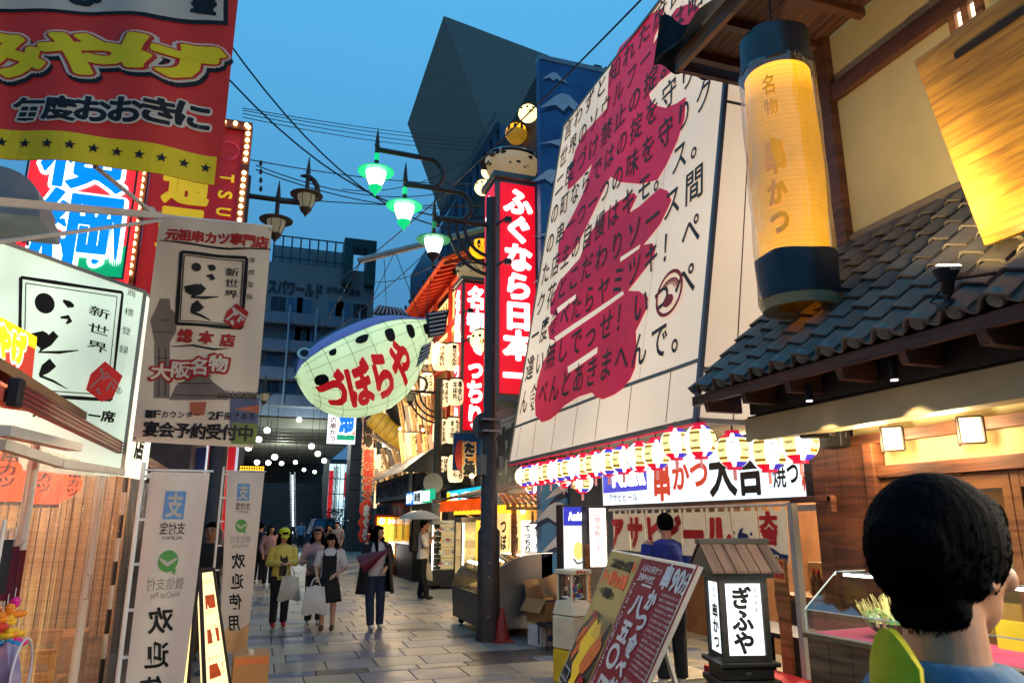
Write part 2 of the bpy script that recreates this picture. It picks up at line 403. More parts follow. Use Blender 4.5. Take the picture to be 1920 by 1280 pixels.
def slab_mesh(w,h,m):
 g = 0.005; c = 0.006
 b = B(); vs = [(-w/2 + g,-h/2 + g,-.03),(w/2 - g,-h/2 + g,-.03),(w/2 - g,h/2 - g,-.03),(-w/2 + g,h/2 - g,-.03)]
 vs += [(x,y,-c) for x,y,z in vs] + [(x - math.copysign(c,x),y - math.copysign(c,y),0) for x,y,z in vs]
 fs = [(0,1,5,4),(1,2,6,5),(2,3,7,6),(3,0,4,7),(4,5,9,8),(5,6,10,9),(6,7,11,10),(7,4,8,11),(8,9,10,11)]
 me = bpy.data.meshes.new('paving_slab'); me.from_pydata(vs,[],fs); me.materials.append(m); return me,vs,fs
_sm = {}
rest = B(); nslab = 0; y = 7.6; ri = 0
depths = [0.6,0.3,0.6,0.3,0.6,0.6]
while y < 47:
 h = depths[ri % 6]; x = -2.7 + (0.45 if ri % 2 else 0)
 while x < 8.4 + y*0.03:
  w = random.choice([0.6,0.6,0.6,0.9])
  stripe = ri % 6 == 3
  mi = random.choices([0,1,2,3,4],[2,3,2,4,3] if stripe else [7,6,3,2,0.4])[0]
  if stripe and x < 2.2 and random.random() < .5: mi = 3
  cx,cy = x + w/2,y + h/2; q = (w,h,mi)
  if q not in _sm: _sm[q] = slab_mesh(w,h,slabm[mi])
  zz = random.uniform(-.0012,.0012); tl = random.uniform(-.002,.002)
  vis = -0.7 < cx < (3.7 if cy < 11 else 4.4) and 8.2 < cy < 19
  if vis and nslab < 296:
   o = bpy.data.objects.new('paving_slab',_sm[q][0]); col.objects.link(o); o.parent = ground
   o.location = (cx,cy,0.03 + zz); o.rotation_euler = (tl,tl,0); nslab += 1
  else:
   rest.cur = mi; rest.add([(a + cx,b + cy,c + zz) for a,b,c in _sm[q][1]],_sm[q][2])
  x += w
 y += h; ri += 1
rest.obj('paving_slab',slabm,ground,kind='stuff')

# ================================================================ far end of the street: raised building, stairs, hall
CONC = M('blue_grey_concrete',(142,136,134),0.8,var=0.08,scale=0.3)
DKG = M('dark_glass',(26,30,38),0.15,var=0.1)
bY = 75
sb = thing('spa_building','large blue-grey building with ribbon balconies at the end of the street','building',(6,bY,0))
xl,xr = -14.0,SY(697,640,bY).x; zt = SY(600,500,bY).z; zb = SY(600,772,bY).z
B().box(xl,bY,zb,xr,bY + 55,zt).obj('wall',CONC,sb)
B().box(xl,bY - .25,zb - .6,xr + .3,bY + .0,zb + .35).obj('fascia',M('pale_blue_steel',(120,140,160),0.5),sb)
flz = [SY(560,p,bY).z for p in (612,663,714,764)]
for i,z in enumerate(flz):
 B().box(xl,bY - 1.6,z - .1,xr - 1.2,bY - .02,z + 1.0).obj('balcony',M('balcony_panel',(112,122,136),0.6,var=0.06),sb)
 if i < 4:
  zz = z + 2.0
  for j,px in enumerate((516,548,566,588,626,640,672)):
   if (i*3 + j) % 4 == 3: continue
   wx = SY(px,640,bY).x; lit = (i,j) in ((1,0),(0,3))
   w = B().box(wx - .8,bY - .06,z + 1.3,wx + .8,bY + .02,z + 3.1).obj('window',M('window_frame_white',(150,155,160),0.5),sb)
   pm = M('lit_amber_pane',(255,190,90),emit=1.0) if lit else (M('dusk_pane',(60,95,125),0.1) if (i + j) % 3 else DKG)
   for k in (-1,1): B().box(wx - .36 + k*.38,bY - .1,z + 1.4,wx + .36 + k*.38,bY - .065,z + 3.0).obj('pane',pm,w)
for px in (538,589,638,668):
 wx = SY(px,640,bY).x; B().box(wx - .09,bY - 1.75,flz[3],wx + .09,bY - 1.61,zt - 5.0).obj('drain_pipe',M('pale_pipe',(150,160,170),0.5),sb)
p = QY(513,606,528,556,bY - .05); b = B(); row(b,p,'スパワールド',-.12,0,1.12,1,d=.1,bold=.05)
p2 = QY(611,676,540,553,bY - .05); row(b,p2,'世界の大温泉',0,0,1,1,d=.1,bold=.03)
b.obj('lettering',M('dark_sign_letters',(30,30,44),0.5),sb)
rf = B(); r0,r1 = SY(510,500,bY).x,SY(645,500,bY).x
for i in range(9):
 x = r0 + (r1 - r0)*i/8; rf.box(x - .08,bY + 1,zt,x + .08,bY + 1.16,zt + 3.4)
for z in (1.0,2.2,3.4): rf.box(r0,bY + 1,zt + z - .08,r1,bY + 1.14,zt + z + .04)
rf.obj('rooftop_railing',M('rail_blue_grey',(70,82,100),0.6),sb)
B().box(r0,bY + 3,zt,r1,bY + 6,zt + 2.8).obj('plant_room',CONC,sb)
g = B(); gx0,gx1 = SY(642,500,bY).x,SY(702,500,bY).x; gz1 = SY(670,455,bY).z; gz0 = SY(670,522,bY).z - 1; t = 1.0
for q in ((gx0,gz0,gx0 + t,gz1),(gx1 - t,gz0,gx1,gz1),(gx0 + t,gz1 - t,gx1 - t,gz1)): g.box(q[0],bY - 1.2,q[1],q[2],bY + 1.2,q[3])
g.obj('rooftop_frame',M('dark_teal_steel',(28,70,72),0.5),sb,bevel=.05)
B().box(gx0 + t,bY + 1.3,gz0,gx1 - t,bY + 2,gz1 - 3).obj('roof_panel',CONC,sb)

hallc = M('hall_ceiling',(120,122,110),0.6,var=0.1,scale=.4)
hl = thing('covered_hall','dark covered hall with a ribbed ceiling underneath the far building','hall',(3,95,0))
for i in range(16):
 yy = 76 + i*3.2; B().box(-14,yy,zb - 1.6,xr,yy + .6,zb - .65).obj('ceiling_beam',hallc,hl)
B().box(-14,128,0,xr,129,zb - .7).obj('back_wall',M('hall_wall',(64,66,64),0.7),hl)
for x in (-6.5,11.8): B().box(x - .7,79,0,x + .7,80.4,zb - .65).obj('pier',M('hall_pier',(60,62,64),0.7),hl)
B().box(-14.2,76,0,-13.6,128,zb - .7).obj('side_wall',M('hall_wall'),hl)
stm = M('stair_stone',(54,52,52),0.6,var=0.15,scale=1)
st = thing('wide_staircase','wide dark stone staircase rising at the far end of the street','staircase',(3,58,0))
n = 26; sx0,sx1 = -4.0,SY(617,950,60).x
b = B()
for i in range(n): b.box(sx0,58 + i*.38,-.02 if i == 0 else i*.19 - .05,sx1,58 + (i + 1)*.38 + .05,(i + 1)*.19)
b.obj('step',stm,st,kind='stuff')
B().box(sx0,58 + n*.38 + .02,0,sx1,90,n*.19 + .006).obj('landing',stm,st)
B().box(sx1,58,0,sx1 + .4,69,n*.19 + .9).obj('side_parapet',M('hall_pier'),st)
rx = SY(551,950,60).x; b = B(); e = B()
for k in (-.18,.18): b.tube([(rx + k,57.9,.9),(rx + k,58 + n*.38,n*.19 + 1.0)],.04,6)
for i in range(8):
 f = i/7; b.tube([(rx - .18,57.9 + f*9.9,f*n*.19),(rx - .18,57.9 + f*9.9,.95 + f*n*.19)],.03,6)
b.obj('handrail',STEEL,st)
for i in range(22):
 f = (i + .2)/22; e.bar((rx,57.9 + f*9.9,.8 + f*n*.19),(rx,58.05 + f*9.9,.87 + f*n*.19),.14,.1)
e.obj('rail_light',M('rail_glow',(225,240,255),emit=1.6),st)
lamp0 = None
for i,(px,py,yy,r) in enumerate([(501,806,60,.25),(485,823,60,.25),(466,839,60,.25),(584,836,62,.22),(596,850,66,.25),(608,863,72,.25),(515,856,62,.2),(503,867,72,.16),(482,866,72,.14),(554,866,90,.15),(492,878,92,.15),(561,786,76,.16),(570,880,100,.15),(590,884,104,.14),(528,868,84,.12)]):
 p = SY(px,py,yy); side = ('left' if px < 530 else 'right')
 L = ['nearest and highest pendant lamp left of the stairs','second pendant lamp of the left row, below the white hanging banner','lowest left pendant lamp right beside the white flag tops','upper pendant lamp under the puffer fish lantern','second pendant lamp under the puffer fish lantern','third pendant lamp under the puffer fish lantern','small pendant lamp hanging over the left of the stairs','pendant lamp just left above the dark stairs','faint pendant lamp close to the flag tops','pendant lamp at the top of the lit handrail','low pendant lamp at the left edge of the stair top','tiny lamp at the front edge of the hall ceiling','distant pendant lamp right above the stair top','most distant pendant lamp above the right end of the stairs','distant small pendant lamp between the two left rows'][i]
 if lamp0 is None:
  t_ = thing('pendant_lamp',L,'lamp',p,group='pendant lamps in the covered hall'); lamp0 = t_
  B().lathe([(.02,-r),(r*.8,-r*.7),(r,0),(r*.75,r*.6),(.05,r*.8)],n=12).obj('lamp_globe',M('globe_white',(255,255,240),emit=5),t_,world=False,smooth=True)
  B().tube([(0,0,.2),(0,0,4.0)],.02,5).obj('cable',BLACK,t_,world=False)
 else: dup(lamp0,p,label=L)
for x_,y_,e_ in ((-2,70,550),(4,74,550),(2,92,600)):
 l_ = bpy.data.lights.new('hall_lamp_light','POINT'); l_.energy = e_; l_.color = (.95,1,.9); l_.shadow_soft_size = .3; lo = bpy.data.objects.new('hall_lamp_light',l_); col.objects.link(lo); lo.location = (x_,y_,9.5)

pr = thing('tower_pier','tall dark grey stone-clad pier between the hall and the lantern shops','pillar',SY(667,1030,44))
px0,px1 = SY(655,900,44).x,SY(684,900,44).x; ztp = SY(667,700,44).z
for i in range(12):
 B().box(px0,44,i*ztp/12 + .01,px1,46,(i + 1)*ztp/12 - .02).obj('cladding_panel',M('dark_cladding',(52,58,62),0.45,var=0.1),pr)
cs = thing('convenience_shop','bright white lit shop front with red panels beside the dark pier','shop',SY(632,1010,58))
q = QY(614,655,868,1012,58); panel(q,'lit_window',M('cool_white_glow',(190,220,225),emit=1.1,evar=.4,escale=.6),cs)
b = B(); rect(b,q,.0,.1,.2,.9,.05); rect(b,q,.72,.12,.98,.42,.05); disc(b,q,.85,.42,.13,.05); b.obj('red_panel',M('shop_red',(190,30,35),emit=.7),cs)
b = B()
for i in range(5): rect(b,q,0,.2*i,1,.2*i + .012,.06)
for i in range(3): rect(b,q,.3 + .2*i,0,.33 + .2*i,1,.06)
b.obj('mullion',IRON,cs)
b = B(); row(b,q,'ここ',.68,.48,.28,.1,d=.07,bold=.03); b.obj('lettering',BLACK,cs)
B().box(q.c[0].x,58.05,0,q.c[1].x + 4,64,q.c[0].z + .3).obj('wall',M('hall_wall'),cs)


ls = thing('square_lightbox','small lit sign with a blue character and red frame under the puffer fish','sign',SY(640,830,36))
q = QY(615,667,768,831,36); panel(q,'lit_panel',M('sign_white',(235,245,245),emit=1.0),ls,th=.3)
b = B(); rect(b,q,.34,.02,.98,.72,.02); b.obj('red_field',M('sign_red',(215,30,40),emit=.9),ls)
b = B(); rect(b,q,.34,.74,.98,.9,.02); b.obj('green_field',M('sign_green',(0,160,120),emit=.6),ls)
b = B(); ink(b,q,'網',.36,.02,.6,.7,d=.04,bold=.1); b.obj('outline',M('sign_white'),ls)
b = B(); ink(b,q,'網',.4,.05,.52,.64,d=.06,bold=.06); b.obj('lettering',M('sign_blue',(0,110,215),emit=.8),ls)
b = B(); column(b,q,'一の串かつ',.06,.02,.24,.94,d=.03,bold=.03); b.obj('small_lettering',M('sign_brown',(120,40,50),emit=.05),ls)

cr = thing('parked_car','dark blue van standing in front of the far stairs','van',SY(607,1019,50))
c = SY(607,1019,50); cx = c.x
prof = [(-.9,.35),(-.92,.9),(-.78,1.25),(-.62,1.85),(.62,1.85),(.78,1.25),(.92,.9),(.9,.35)]
B().prism([(cx + a,50,z) for a,z in prof],(0,4.2,0)).obj('body',M('car_blue',(40,60,90),0.25,metal=.3),cr,bevel=.08)
B().prism([(cx + a*.92,49.97,z) for a,z in [(-.74,1.25),(-.6,1.72),(.6,1.72),(.74,1.25)]],(0,.02,0)).obj('windscreen',M('car_glass',(70,110,140),0.08),cr)
for k in (-.7,.7):
 B().lathe([(.32,-.1),(.32,.1)],(cx + k,50.8,.32),14,ax=(1,0,0)).obj('wheel',RUBBER,cr)
 B().cbox((cx + k,49.96,.75),(.3,.06,.16)).obj('headlight',M('lamp_glass',(220,220,210),0.2),cr)
hd = B(); random.seed(3)
hc = SY(642,1015,46)
for i in range(900):
 p = hc + V((random.uniform(-1.1,1.1),random.uniform(-.5,.5),random.uniform(.05,1.9))); a = V((random.uniform(-1,1),random.uniform(-1,1),random.uniform(-1,1))).normalized()*.09; c2 = a.orthogonal().normalized()*.06
 hd.add([p - a,p + c2,p + a,p - c2],[(0,1,2,3)])
hg = thing('clipped_hedge','dark green hedge beside the tall pier at the far end','hedge',(hc.x,46,0))
hd.obj('foliage',M('hedge_green',(38,62,40),0.7,var=.4,scale=8),hg)
B().tube([(hc.x,46,0),(hc.x,46,1.4)],.08,7).obj('stem',DKWOOD,hg)

# ================================================================ angular dark tower and glass side of the far right block
tw = thing('angular_tower','huge dark grey building with slanted faceted walls against the sky','building',SY(880,420,55))
A_,B_,R_,D_ = SY(832,30,60),SY(764,232,57),SY(911,246,51),SY(1030,105,64)
C_ = SP(829,409,A_,(B_ - A_).cross(R_ - A_)); E_ = SP(1030,440,A_,(D_ - A_).cross(R_ - A_)); BKo = V((10,16,3)); A1 = A_ + BKo
B().add([A_,B_,C_,R_],[(0,1,2,3)]).add([A_,R_,E_,D_],[(0,1,2,3)]).add([R_,C_,E_],[(0,1,2)]).add([A_,D_,D_ + BKo,A1],[(0,1,2,3)]).add([A_,A1,B_ + BKo,B_],[(0,1,2,3)]).add([B_,B_ + BKo,C_ + BKo,C_],[(0,1,2,3)]).obj('wall',M('slate_cladding',(124,92,78),0.8,var=0.05,scale=.5),tw)
b = B(); a0,a1 = SY(861,375,47),SY(906,250,47)
gl = thing('glass_office','narrow blue glass office block behind the puffer fish pillars','building',SY(880,500,44))
q = [SY(932,236,42),SY(952,236,42),SY(895,520,42),SY(826,520,42),SY(826,425,42)]
B().prism([q[0],q[1],q[2],q[3],q[4]],(0,10,0)).obj('wall',M('blue_glass',(62,90,122),0.25,var=.15,scale=.6),gl)
b = B()
for i in range(9):
 f = i/8; p0 = q[4].lerp(q[0],f) + V((.1,-.08,-.2)); p1 = V((p0.x,p0.y,q[3].z)); b.bar(p0,p1,.12,.1)
b.obj('mullion',M('navy_frame',(34,44,60),0.5),gl)
b = B(); b.bar(q[4] + V((-.3,-.2,0)),q[0] + V((0,-.2,0)),.5,.35)
for i in range(26):
 p = q[4].lerp(q[0],i/25) + V((-.25,-.2,.4)); b.bar(p,p + V((0,0,.5)),.06)
b.obj('roof_edge',M('navy_frame'),gl)
# ================================================================ RIGHT SIDE, far to near
GRANITE = M('speckled_granite',(120,122,116),0.6,var=0.45,scale=60,detail=2)
REDGLOW = M('red_glow',(226,12,34),rough=.4,emit=0.7,evar=.12)
WHITEGLOW = M('white_glow',(255,250,245),emit=2.2)
BRUSH = M('brush_black',(22,20,20),0.7,var=.05)
REDLAC = M('red_lacquer',(150,34,22),0.45,var=.15,bump=.05)
WARMPANEL = M('warm_lit_panel',(255,205,130),emit=1.3,evar=.35,escale=.8)
LANTW = M('lantern_paper',(255,222,170),rough=.8,emit=.8,evar=.3,escale=2.2)

# ---- restaurant block behind the red pillars
rb = thing('restaurant_building','tall dark restaurant building behind the two red character pillars','building',(7.5,18,0))
zt = 13.2
B().box(5.95,14.6,4.6,11,31,11.5).obj('wall',M('dark_brown_wall',(32,26,24),0.7),rb)
B().add([SX(1006,142,6.0),SX(884,372,6.0),SX(884,560,6.0),SX(1006,560,6.0)],[(0,1,2,3)]).obj('parapet_wall',M('near_black_wall',(15,12,11),.8),rb)
B().box(5.9,14.7,0,11,31,4.58).obj('lower_wall',M('dim_brown',(90,74,60),0.7),rb)

gb = thing('brush_letter_board','long grey signboard with huge black brush characters behind the lamp post','sign',(5.3,16,3))
q = FX(17.3,13.2,SX(880,935,5.2).z,SX(880,812,5.2).z,5.2)
panel(q,'board',M('board_grey',(170,165,158),0.6,var=.06),gb,th=.12)
b = B(); row(b,q,'割烹本',.1,.12,.85,.74,d=.01,bold=.07); b.obj('lettering',BRUSH,gb)
b = B(); frame_line(b,q,.02,.04,.98,.96,.012,d=.008)
for i in range(4): rect(b,q,0,.99 + i*.035,1,1.01 + i*.035,.05 + .02*i)
b.obj('trim',M('trim_brown',(120,110,98),0.5),gb)

def sign_pillar(px0,px1,pyt,pyb,Y,chars,label,cap,sub=None):
 q = QY(px0,px1,pyt,pyb,Y); x0,x1 = q.c[0].x,q.c[1].x; z0,z1 = q.c[3].z,q.c[0].z; w = x1 - x0
 t = thing('sign_pillar',label,'sign',(x0 + w/2,Y + .4,z0 - .5),group='red pillars with white brush characters')
 f = w*.13
 B().box(x0 - f,Y + .04,z0 - f*1.6,x1 + f,Y + .9,z1 + f).obj('casing',GRANITE,t,bevel=.015)
 B().box(x0 - f*1.7,Y - .06,z1 + f + .002,x1 + f*1.7,Y + 1.0,z1 + f*2.4).obj('cornice',GRANITE,t,bevel=.03)
 panel(q,'lit_panel',REDGLOW,t,th=.05)
 side = FX(Y + .85,Y + .1,z0,z1,x0 - f - .01); panel(side,'side_panel',REDGLOW,t,th=.004)
 b = B(); column(b,q,chars,.08,.02,.84,.97,d=.02,bold=.05); b.obj('lettering',WHITEGLOW,t)
 b = B(); column(b,side,chars,.12,.02,.76,.97,d=.008,bold=.05); b.obj('side_lettering',WHITEGLOW,t)
 for k in range(2):
  zz = z1 - (.22 + .2*k)*(z1 - z0)
  lb = B(); lb.bar((x0 - f,Y,zz),(x0 + .02,Y - .35,zz + .04),.04); lb.cbox((x0 + .06,Y - .36,zz),(.14,.1,.12)); lb.obj('spotlight',IRON,t)
 return t,V((x0 + w/2,Y + .45,z1 + f*2.4)),w
T1,top1,w1 = sign_pillar(938,1004,346,738,14.4,'ふぐなら日本一','taller red pillar beside the lamp post reading ふぐなら日本一',1)
T2,top2,w2 = sign_pillar(871,912,532,806,19.2,'名物てっちり','shorter, farther red pillar left of the lamp post reading 名物てっちり',1)

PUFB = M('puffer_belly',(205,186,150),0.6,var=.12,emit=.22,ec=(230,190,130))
PUFD = M('puffer_back',(26,24,26),0.4)
def puffer(base,w,label,name='puffer_fish_statue'):
 t = thing(name,label,'statue',base,group='puffer fish statues on the red pillars'); r = w*.72; h = w*.62
 body = B(); body.grid(lambda u,v: V(((.62 + .42*math.sin(v*1.9))*r*math.cos(u*2*math.pi),(.62 + .42*math.sin(v*1.9))*r*.9*math.sin(u*2*math.pi),v*h)),20,8)
 body.obj('belly',PUFB,t,world=False,smooth=True)
 B().lathe([(r*1.03,h),(r*1.07,h + .05*w),(r*.9,h + .17*w),(r*.5,h + .24*w),(.01,h + .26*w)],n=20,sy=.9).obj('back',PUFD,t,world=False,smooth=True)
 e = B()
 for a in (-2.3,-.85): e.ell((r*1.0*math.cos(a),r*.93*math.sin(a),h + .05*w),(.05*w,.05*w,.05*w),8,6)
 e.obj('eye',M('eye_white',(230,225,210),.3),t,world=False)
 e = B()
 for a in (-2.3,-.85): e.ell((r*1.04*math.cos(a),r*.97*math.sin(a),h + .05*w),(.022*w,)*3,6,5)
 e.obj('pupil',BLACK,t,world=False)
 s = B(); random.seed(5)
 for i in range(16):
  a = random.uniform(-3.0,0); v = random.uniform(.35,.95); rr = (.62 + .42*math.sin(v*1.9))*r*1.005; sz = random.uniform(.025,.07)*w
  c = V((rr*math.cos(a),rr*.9*math.sin(a),v*h)); tx = V((-math.sin(a),math.cos(a),0)); n_ = V((math.cos(a),math.sin(a),0))*.008
  s.add([c + n_ + tx*sz*math.cos(k)*1.4 + V((0,0,sz*.8*math.sin(k))) for k in [i2*.785 for i2 in range(8)]],[tuple(range(8))])
 s.obj('spot',M('spot_dark',(40,32,28),.6),t,world=False,kind='stuff')
 m = B(); m.ell((-r*.95,-r*.55,h*.85),(.09*w,.09*w,.07*w),10,6); m.obj('mouth',M('mouth_grey',(110,100,90),.5),t,world=False,smooth=True)
 for sg in (-1,1):
  f = B(); f.add([(sg*r*.95,0,h*.65),(sg*r*1.25,-.1*w,h*.85),(sg*r*1.3,-.1*w,h*.55),(sg*r*1.2,-.05*w,h*.35),(sg*r*.95,0.04,h*.45)],[(0,1,2,3,4)]); f.obj('fin',PUFD,t,world=False)
 return t
puffer(top1 + V((0,0,.003)),w1*1.05,'spotted puffer fish statue sitting on top of the taller red pillar')
puffer(top2 + V((0,0,.003)),w2*1.05,'smaller spotted puffer fish statue on the farther red pillar')

def mini_lantern(p,r,kind,label):
 t = thing('puffer_lantern',label,'lantern',p,group='small glowing puffer lanterns climbing the dark wall')
 g = M('mini_glow',(255,220,140),emit=2.0,evar=.3,escale=3) if kind == 0 else M('mini_glow_orange',(255,170,20),emit=1.1,evar=.4,escale=3)
 B().ell((0,0,0),(r,r,r*.92),16,10).obj('globe',g,t,world=False,smooth=True)
 b = B()
 for a in (-2.6,-2.0,-1.4,-.8):
  n_ = V((math.cos(a),math.sin(a),0)); tx = V((-math.sin(a),math.cos(a),0)); c = n_*r*(.93 if kind == 0 else .9) + V((0,0,r*(.5 if kind == 0 else .1)))
  hh = .14 if kind == 0 else .42; c -= V((0,0,r*(.3 if kind == 0 else 0)))
  b.add([c + n_*(.04*r + .1*r*(1 - abs(math.sin(k))*.8)) + tx*r*.16*math.cos(k) + V((0,0,r*hh*math.sin(k))) for k in [i*.785 for i in range(8)]],[tuple(range(8))])
 b.obj('spot',M('spot_dark'),t,world=False)
 pn = Pan((-r*.5,-r*1.02,0),(r*.5,-r*1.02,0),(r*.5,-r*1.02,-r*.55),(-r*.5,-r*1.02,-r*.55))
 if kind == 0: b = B(); row(b,pn,'ぼら',.05,.1,.9,.8,d=0,bold=.04); b.obj('lettering',M('spot_dark'),t,world=False)
 B().lathe([(r*.5,r*.78),(r*.62,r*.9),(r*.3,r*1.02)],n=12).obj('cap',PUFD,t,world=False)
 return t
for i,(px,py,X,r,k,L) in enumerate([
 (990,213,5.75,.25,0,'highest glowing puffer lantern on the dark wall under the power line'),(968,250,5.75,.3,1,'orange ribbed lantern sitting behind the crown of the tall pillar fish'),
 (917,322,5.75,.24,0,'glowing puffer lantern left of the tall pillar fish'),(906,352,5.75,.27,0,'puffer lantern marked ぼら left of the tall pillar top'),
 (901,466,5.6,.33,1,'orange lantern above the fish on the farther pillar'),(903,638,5.0,.3,0,'puffer lantern hanging against the farther red pillar')]):
 p = SX(px,py,X); mini_lantern(p,r,k,L)
B().lathe([(.16,.0),(.24,.12),(.27,.24),(.2,.25)],SY(968,266,14.9),12).obj('crown_ornament',M('gold_paint',(210,150,40),.4,emit=.25),label='golden crown ornament standing behind the pillar fish',cat='ornament')
gs = thing('green_name_sign','narrow pale green vertical sign behind the lamp post','sign',SY(920,500,17.5))
q = QY(912,932,370,500,17.5); panel(q,'lit_panel',M('pale_green_glow',(150,215,130),emit=.7),gs,th=.1)
b = B(); column(b,q,'づぼらや',.15,.05,.7,.9,d=.01,bold=.03); b.obj('lettering',BRUSH,gs)

# ---- painted Mount Fuji walls
BLUEP = M('fuji_blue',(24,66,118),0.55,var=.22,scale=1.2,c2=(50,112,160))
SNOW = M('snow_white',(186,192,200),0.6,var=.1)
def fuji(name,label,q,peaks,mat,nstreak):
 t = thing(name,label,'wall',(q.c[3] + q.c[2])/2)
 panel(q,'painted_board',mat,t,th=.2)
 b = B(); d = B(); random.seed(11)
 for (u,v,s,kind) in peaks:
  hs = s*q.w/q.h
  if kind == 0:
   pts = [(u - s,v + hs*.75),(u - s*.35,v + hs*.12),(u - s*.12,v),(u + s*.12,v + hs*.02),(u + s*.45,v + hs*.3),(u + s*1.1,v + hs*.7),(u + s*.6,v + hs*.55),(u + s*.35,v + hs*.62),(u + s*.1,v + hs*.42),(u - s*.1,v + hs*.68),(u - s*.4,v + hs*.5)]
  else:
   pts = [(u - s,v + hs*.5),(u - s*.3,v + hs*.2),(u + s*.2,v),(u + s*.5,v - hs*.6),(u + s*.6,v - hs*.1),(u + s*.9,v + hs*.35),(u + s*.5,v + hs*.22),(u,v + hs*.42),(u - s*.4,v + hs*.35)]
  patch(b,q,pts,.012); patch(d,q,[(x + s*.06,y + hs*.16) for x,y in pts],.006)
 b.obj('snow_cap',SNOW,t,kind='stuff'); d.obj('shadow_line',M('deep_blue',(12,34,74),.6),t,kind='stuff')
 return t
q = FY(SY(1015,500,13.6).x,SY(1200,200,13.6).x,2.9,SY(1015,112,13.6).z,13.6)
fw = fuji('painted_fuji_wall','tall blue wall painted with white snowy peaks behind the big tent banner',q,[(.15,.03,.13,0),(.25,.085,.26,0),(.18,.21,.2,1),(.12,.3,.2,0),(.3,.37,.24,1),(.08,.46,.16,1),(.5,.15,.25,0),(.1,.56,.18,0),(.14,.64,.16,1),(.1,.73,.18,0)],BLUEP,30)
B().box(q.c[0].x,13.58,q.c[0].z + .002,q.c[1].x,13.85,q.c[0].z + .12).obj('coping',M('coping_grey',(130,140,150),.5),fw)
for px in (1118,1138):
 p = SY(px,118,14.2); b = B(); b.cbox((p.x,14.2,q.c[0].z + .35),(.2,.2,.45)); b.obj('vent_pipe',IRON,fw)
q = FY(SY(1015,985,11.0).x,SY(1140,985,11.0).x,0.02,2.62,11.0)
fuji('painted_fuji_screen','bright blue street level screen with white snowy peaks beside the cardboard boxes',q,[(.55,.06,.5,0),(.25,.24,.4,0),(.35,.42,.38,0),(.7,.62,.45,0),(.2,.84,.3,0)],M('fuji_bright',(28,92,150),.5,var=.2,scale=1.0,c2=(60,140,185)),20)

# ---- lantern-covered kushikatsu building
kb = thing('lantern_building','red-framed building covered with paper lanterns beyond the red pillars','building',(7,24,0))
KX = 5.5
B().box(KX + .3,20.7,3.2,9,40,9.0).obj('wall',M('warm_plaster',(168,120,66),.8,var=.15,emit=.0),kb)
B().box(KX + .25,20.7,0,9,40,3.19).obj('lower_wall',M('dim_brown'),kb)
q = FX(28.5,20.8,8.0,9.4,KX + .25); wp = panel(q,'lit_frieze',WARMPANEL,kb)
b = B()
for i in range(18): rect(b,q,.02 + i*.054,.1,.05 + i*.054,.9,.02)
b.obj('frieze_figure',M('amber_print',(225,130,40),emit=.35),kb,kind='stuff')
q = FY(KX + .2,KX + 1.2,6.9,9.3,20.6); panel(q,'lit_end_panel',WARMPANEL,kb)
b = B(); disc(b,q,.45,.55,.25,.02); disc(b,q,.75,.8,.2,.02); b.obj('green_print',M('print_green',(70,140,70),emit=.2),kb)
b = B(); rect(b,q,.05,.72,.95,.76,.025); row(b,q,'串かつ',.1,.8,.8,.16,d=.03,bold=.05); b.obj('end_lettering',M('print_navy',(40,50,110),emit=.1),kb)
b = B()
for z in (9.45,8.0,6.7,5.4,4.1,3.3):
 b.bar((KX,20.4,z),(KX,33,z),.12)
 b.bar((KX - .6 if z > 9 else KX - .25,20.4,z),(KX + 1.5,20.4,z),.12)
for y in (20.5,22.6,24.8,27,29.5): b.bar((KX,y,3.2),(KX,y,9.5),.12)
b.obj('red_timber_frame',REDLAC,kb)
eav = B()
for i in range(26):
 y = 20.4 + i*.5; eav.bar((KX - .75,y,9.35),(KX + .3,y,9.75),.1,.12)
eav.obj('rafter',REDLAC,kb)
for i in range(13):
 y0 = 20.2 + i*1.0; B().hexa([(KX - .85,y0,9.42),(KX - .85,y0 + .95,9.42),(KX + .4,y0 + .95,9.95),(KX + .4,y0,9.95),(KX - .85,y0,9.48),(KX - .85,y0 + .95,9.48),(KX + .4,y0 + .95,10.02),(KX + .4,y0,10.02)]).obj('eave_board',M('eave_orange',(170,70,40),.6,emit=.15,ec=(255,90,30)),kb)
for i in range(16):
 y = 20.6 + i*.8; bb = B(); bb.lathe([(.02,-.05),(.05,0),(.05,.09),(.02,.12)],(KX - .86,y,9.55),6); bb.obj('eave_ornament',BRUSH,kb)

PHR = ['けったい','買うてんか','なんでやねん','串食いなはれ','まいどおおきに','もうかりまっか','ぼちぼちでんな','どついたろか','こってり元気やん','あんさん','ほなまた','なんぼ']
lant_mesh = {}
def paper_lantern(p,r,h,s,label,rz=0.0):
 t = thing('paper_lantern',label,'lantern',p,rz,group='white paper lanterns with black lettering')
 key = (round(r,2),round(h,2))
 b = B(); prof = []
 N = 22
 for i in range(N + 1):
  f = i/N; rr = r*(1 - .28*abs(2*f - 1) ** 5)*(1 + .012*(1 if i % 2 else -1)); prof.append((rr,-h + h*f))
 b.lathe(prof,n=18); b.obj('paper_body',LANTW,t,world=False,smooth='all')
 B().lathe([(r*.74,.0),(r*.74,.05)],n=14).obj('rim',BLACK,t,world=False)
 cyl = lambda u,v,d=0: V((math.sin((u - .5)*2.4)*(r + .012 + d),-math.cos((u - .5)*2.4)*(r + .012 + d),-h*v))
 class C: pass
 def pan(u,v,d=0): return cyl(u,v,d)
 b = B(); n_ = len(s)
 half = (n_ + 1) // 2 if n_ > 5 else n_
 column(b,pan,s[:half],.5 if n_ > 5 else .36,.08,.26,.84,d=0,bold=.05,L=.12)
 if n_ > 5: column(b,pan,s[half:],.24,.12,.22,.7,d=0,bold=.05,L=.12)
 b.obj('lettering',BRUSH,t,world=False)
 return t
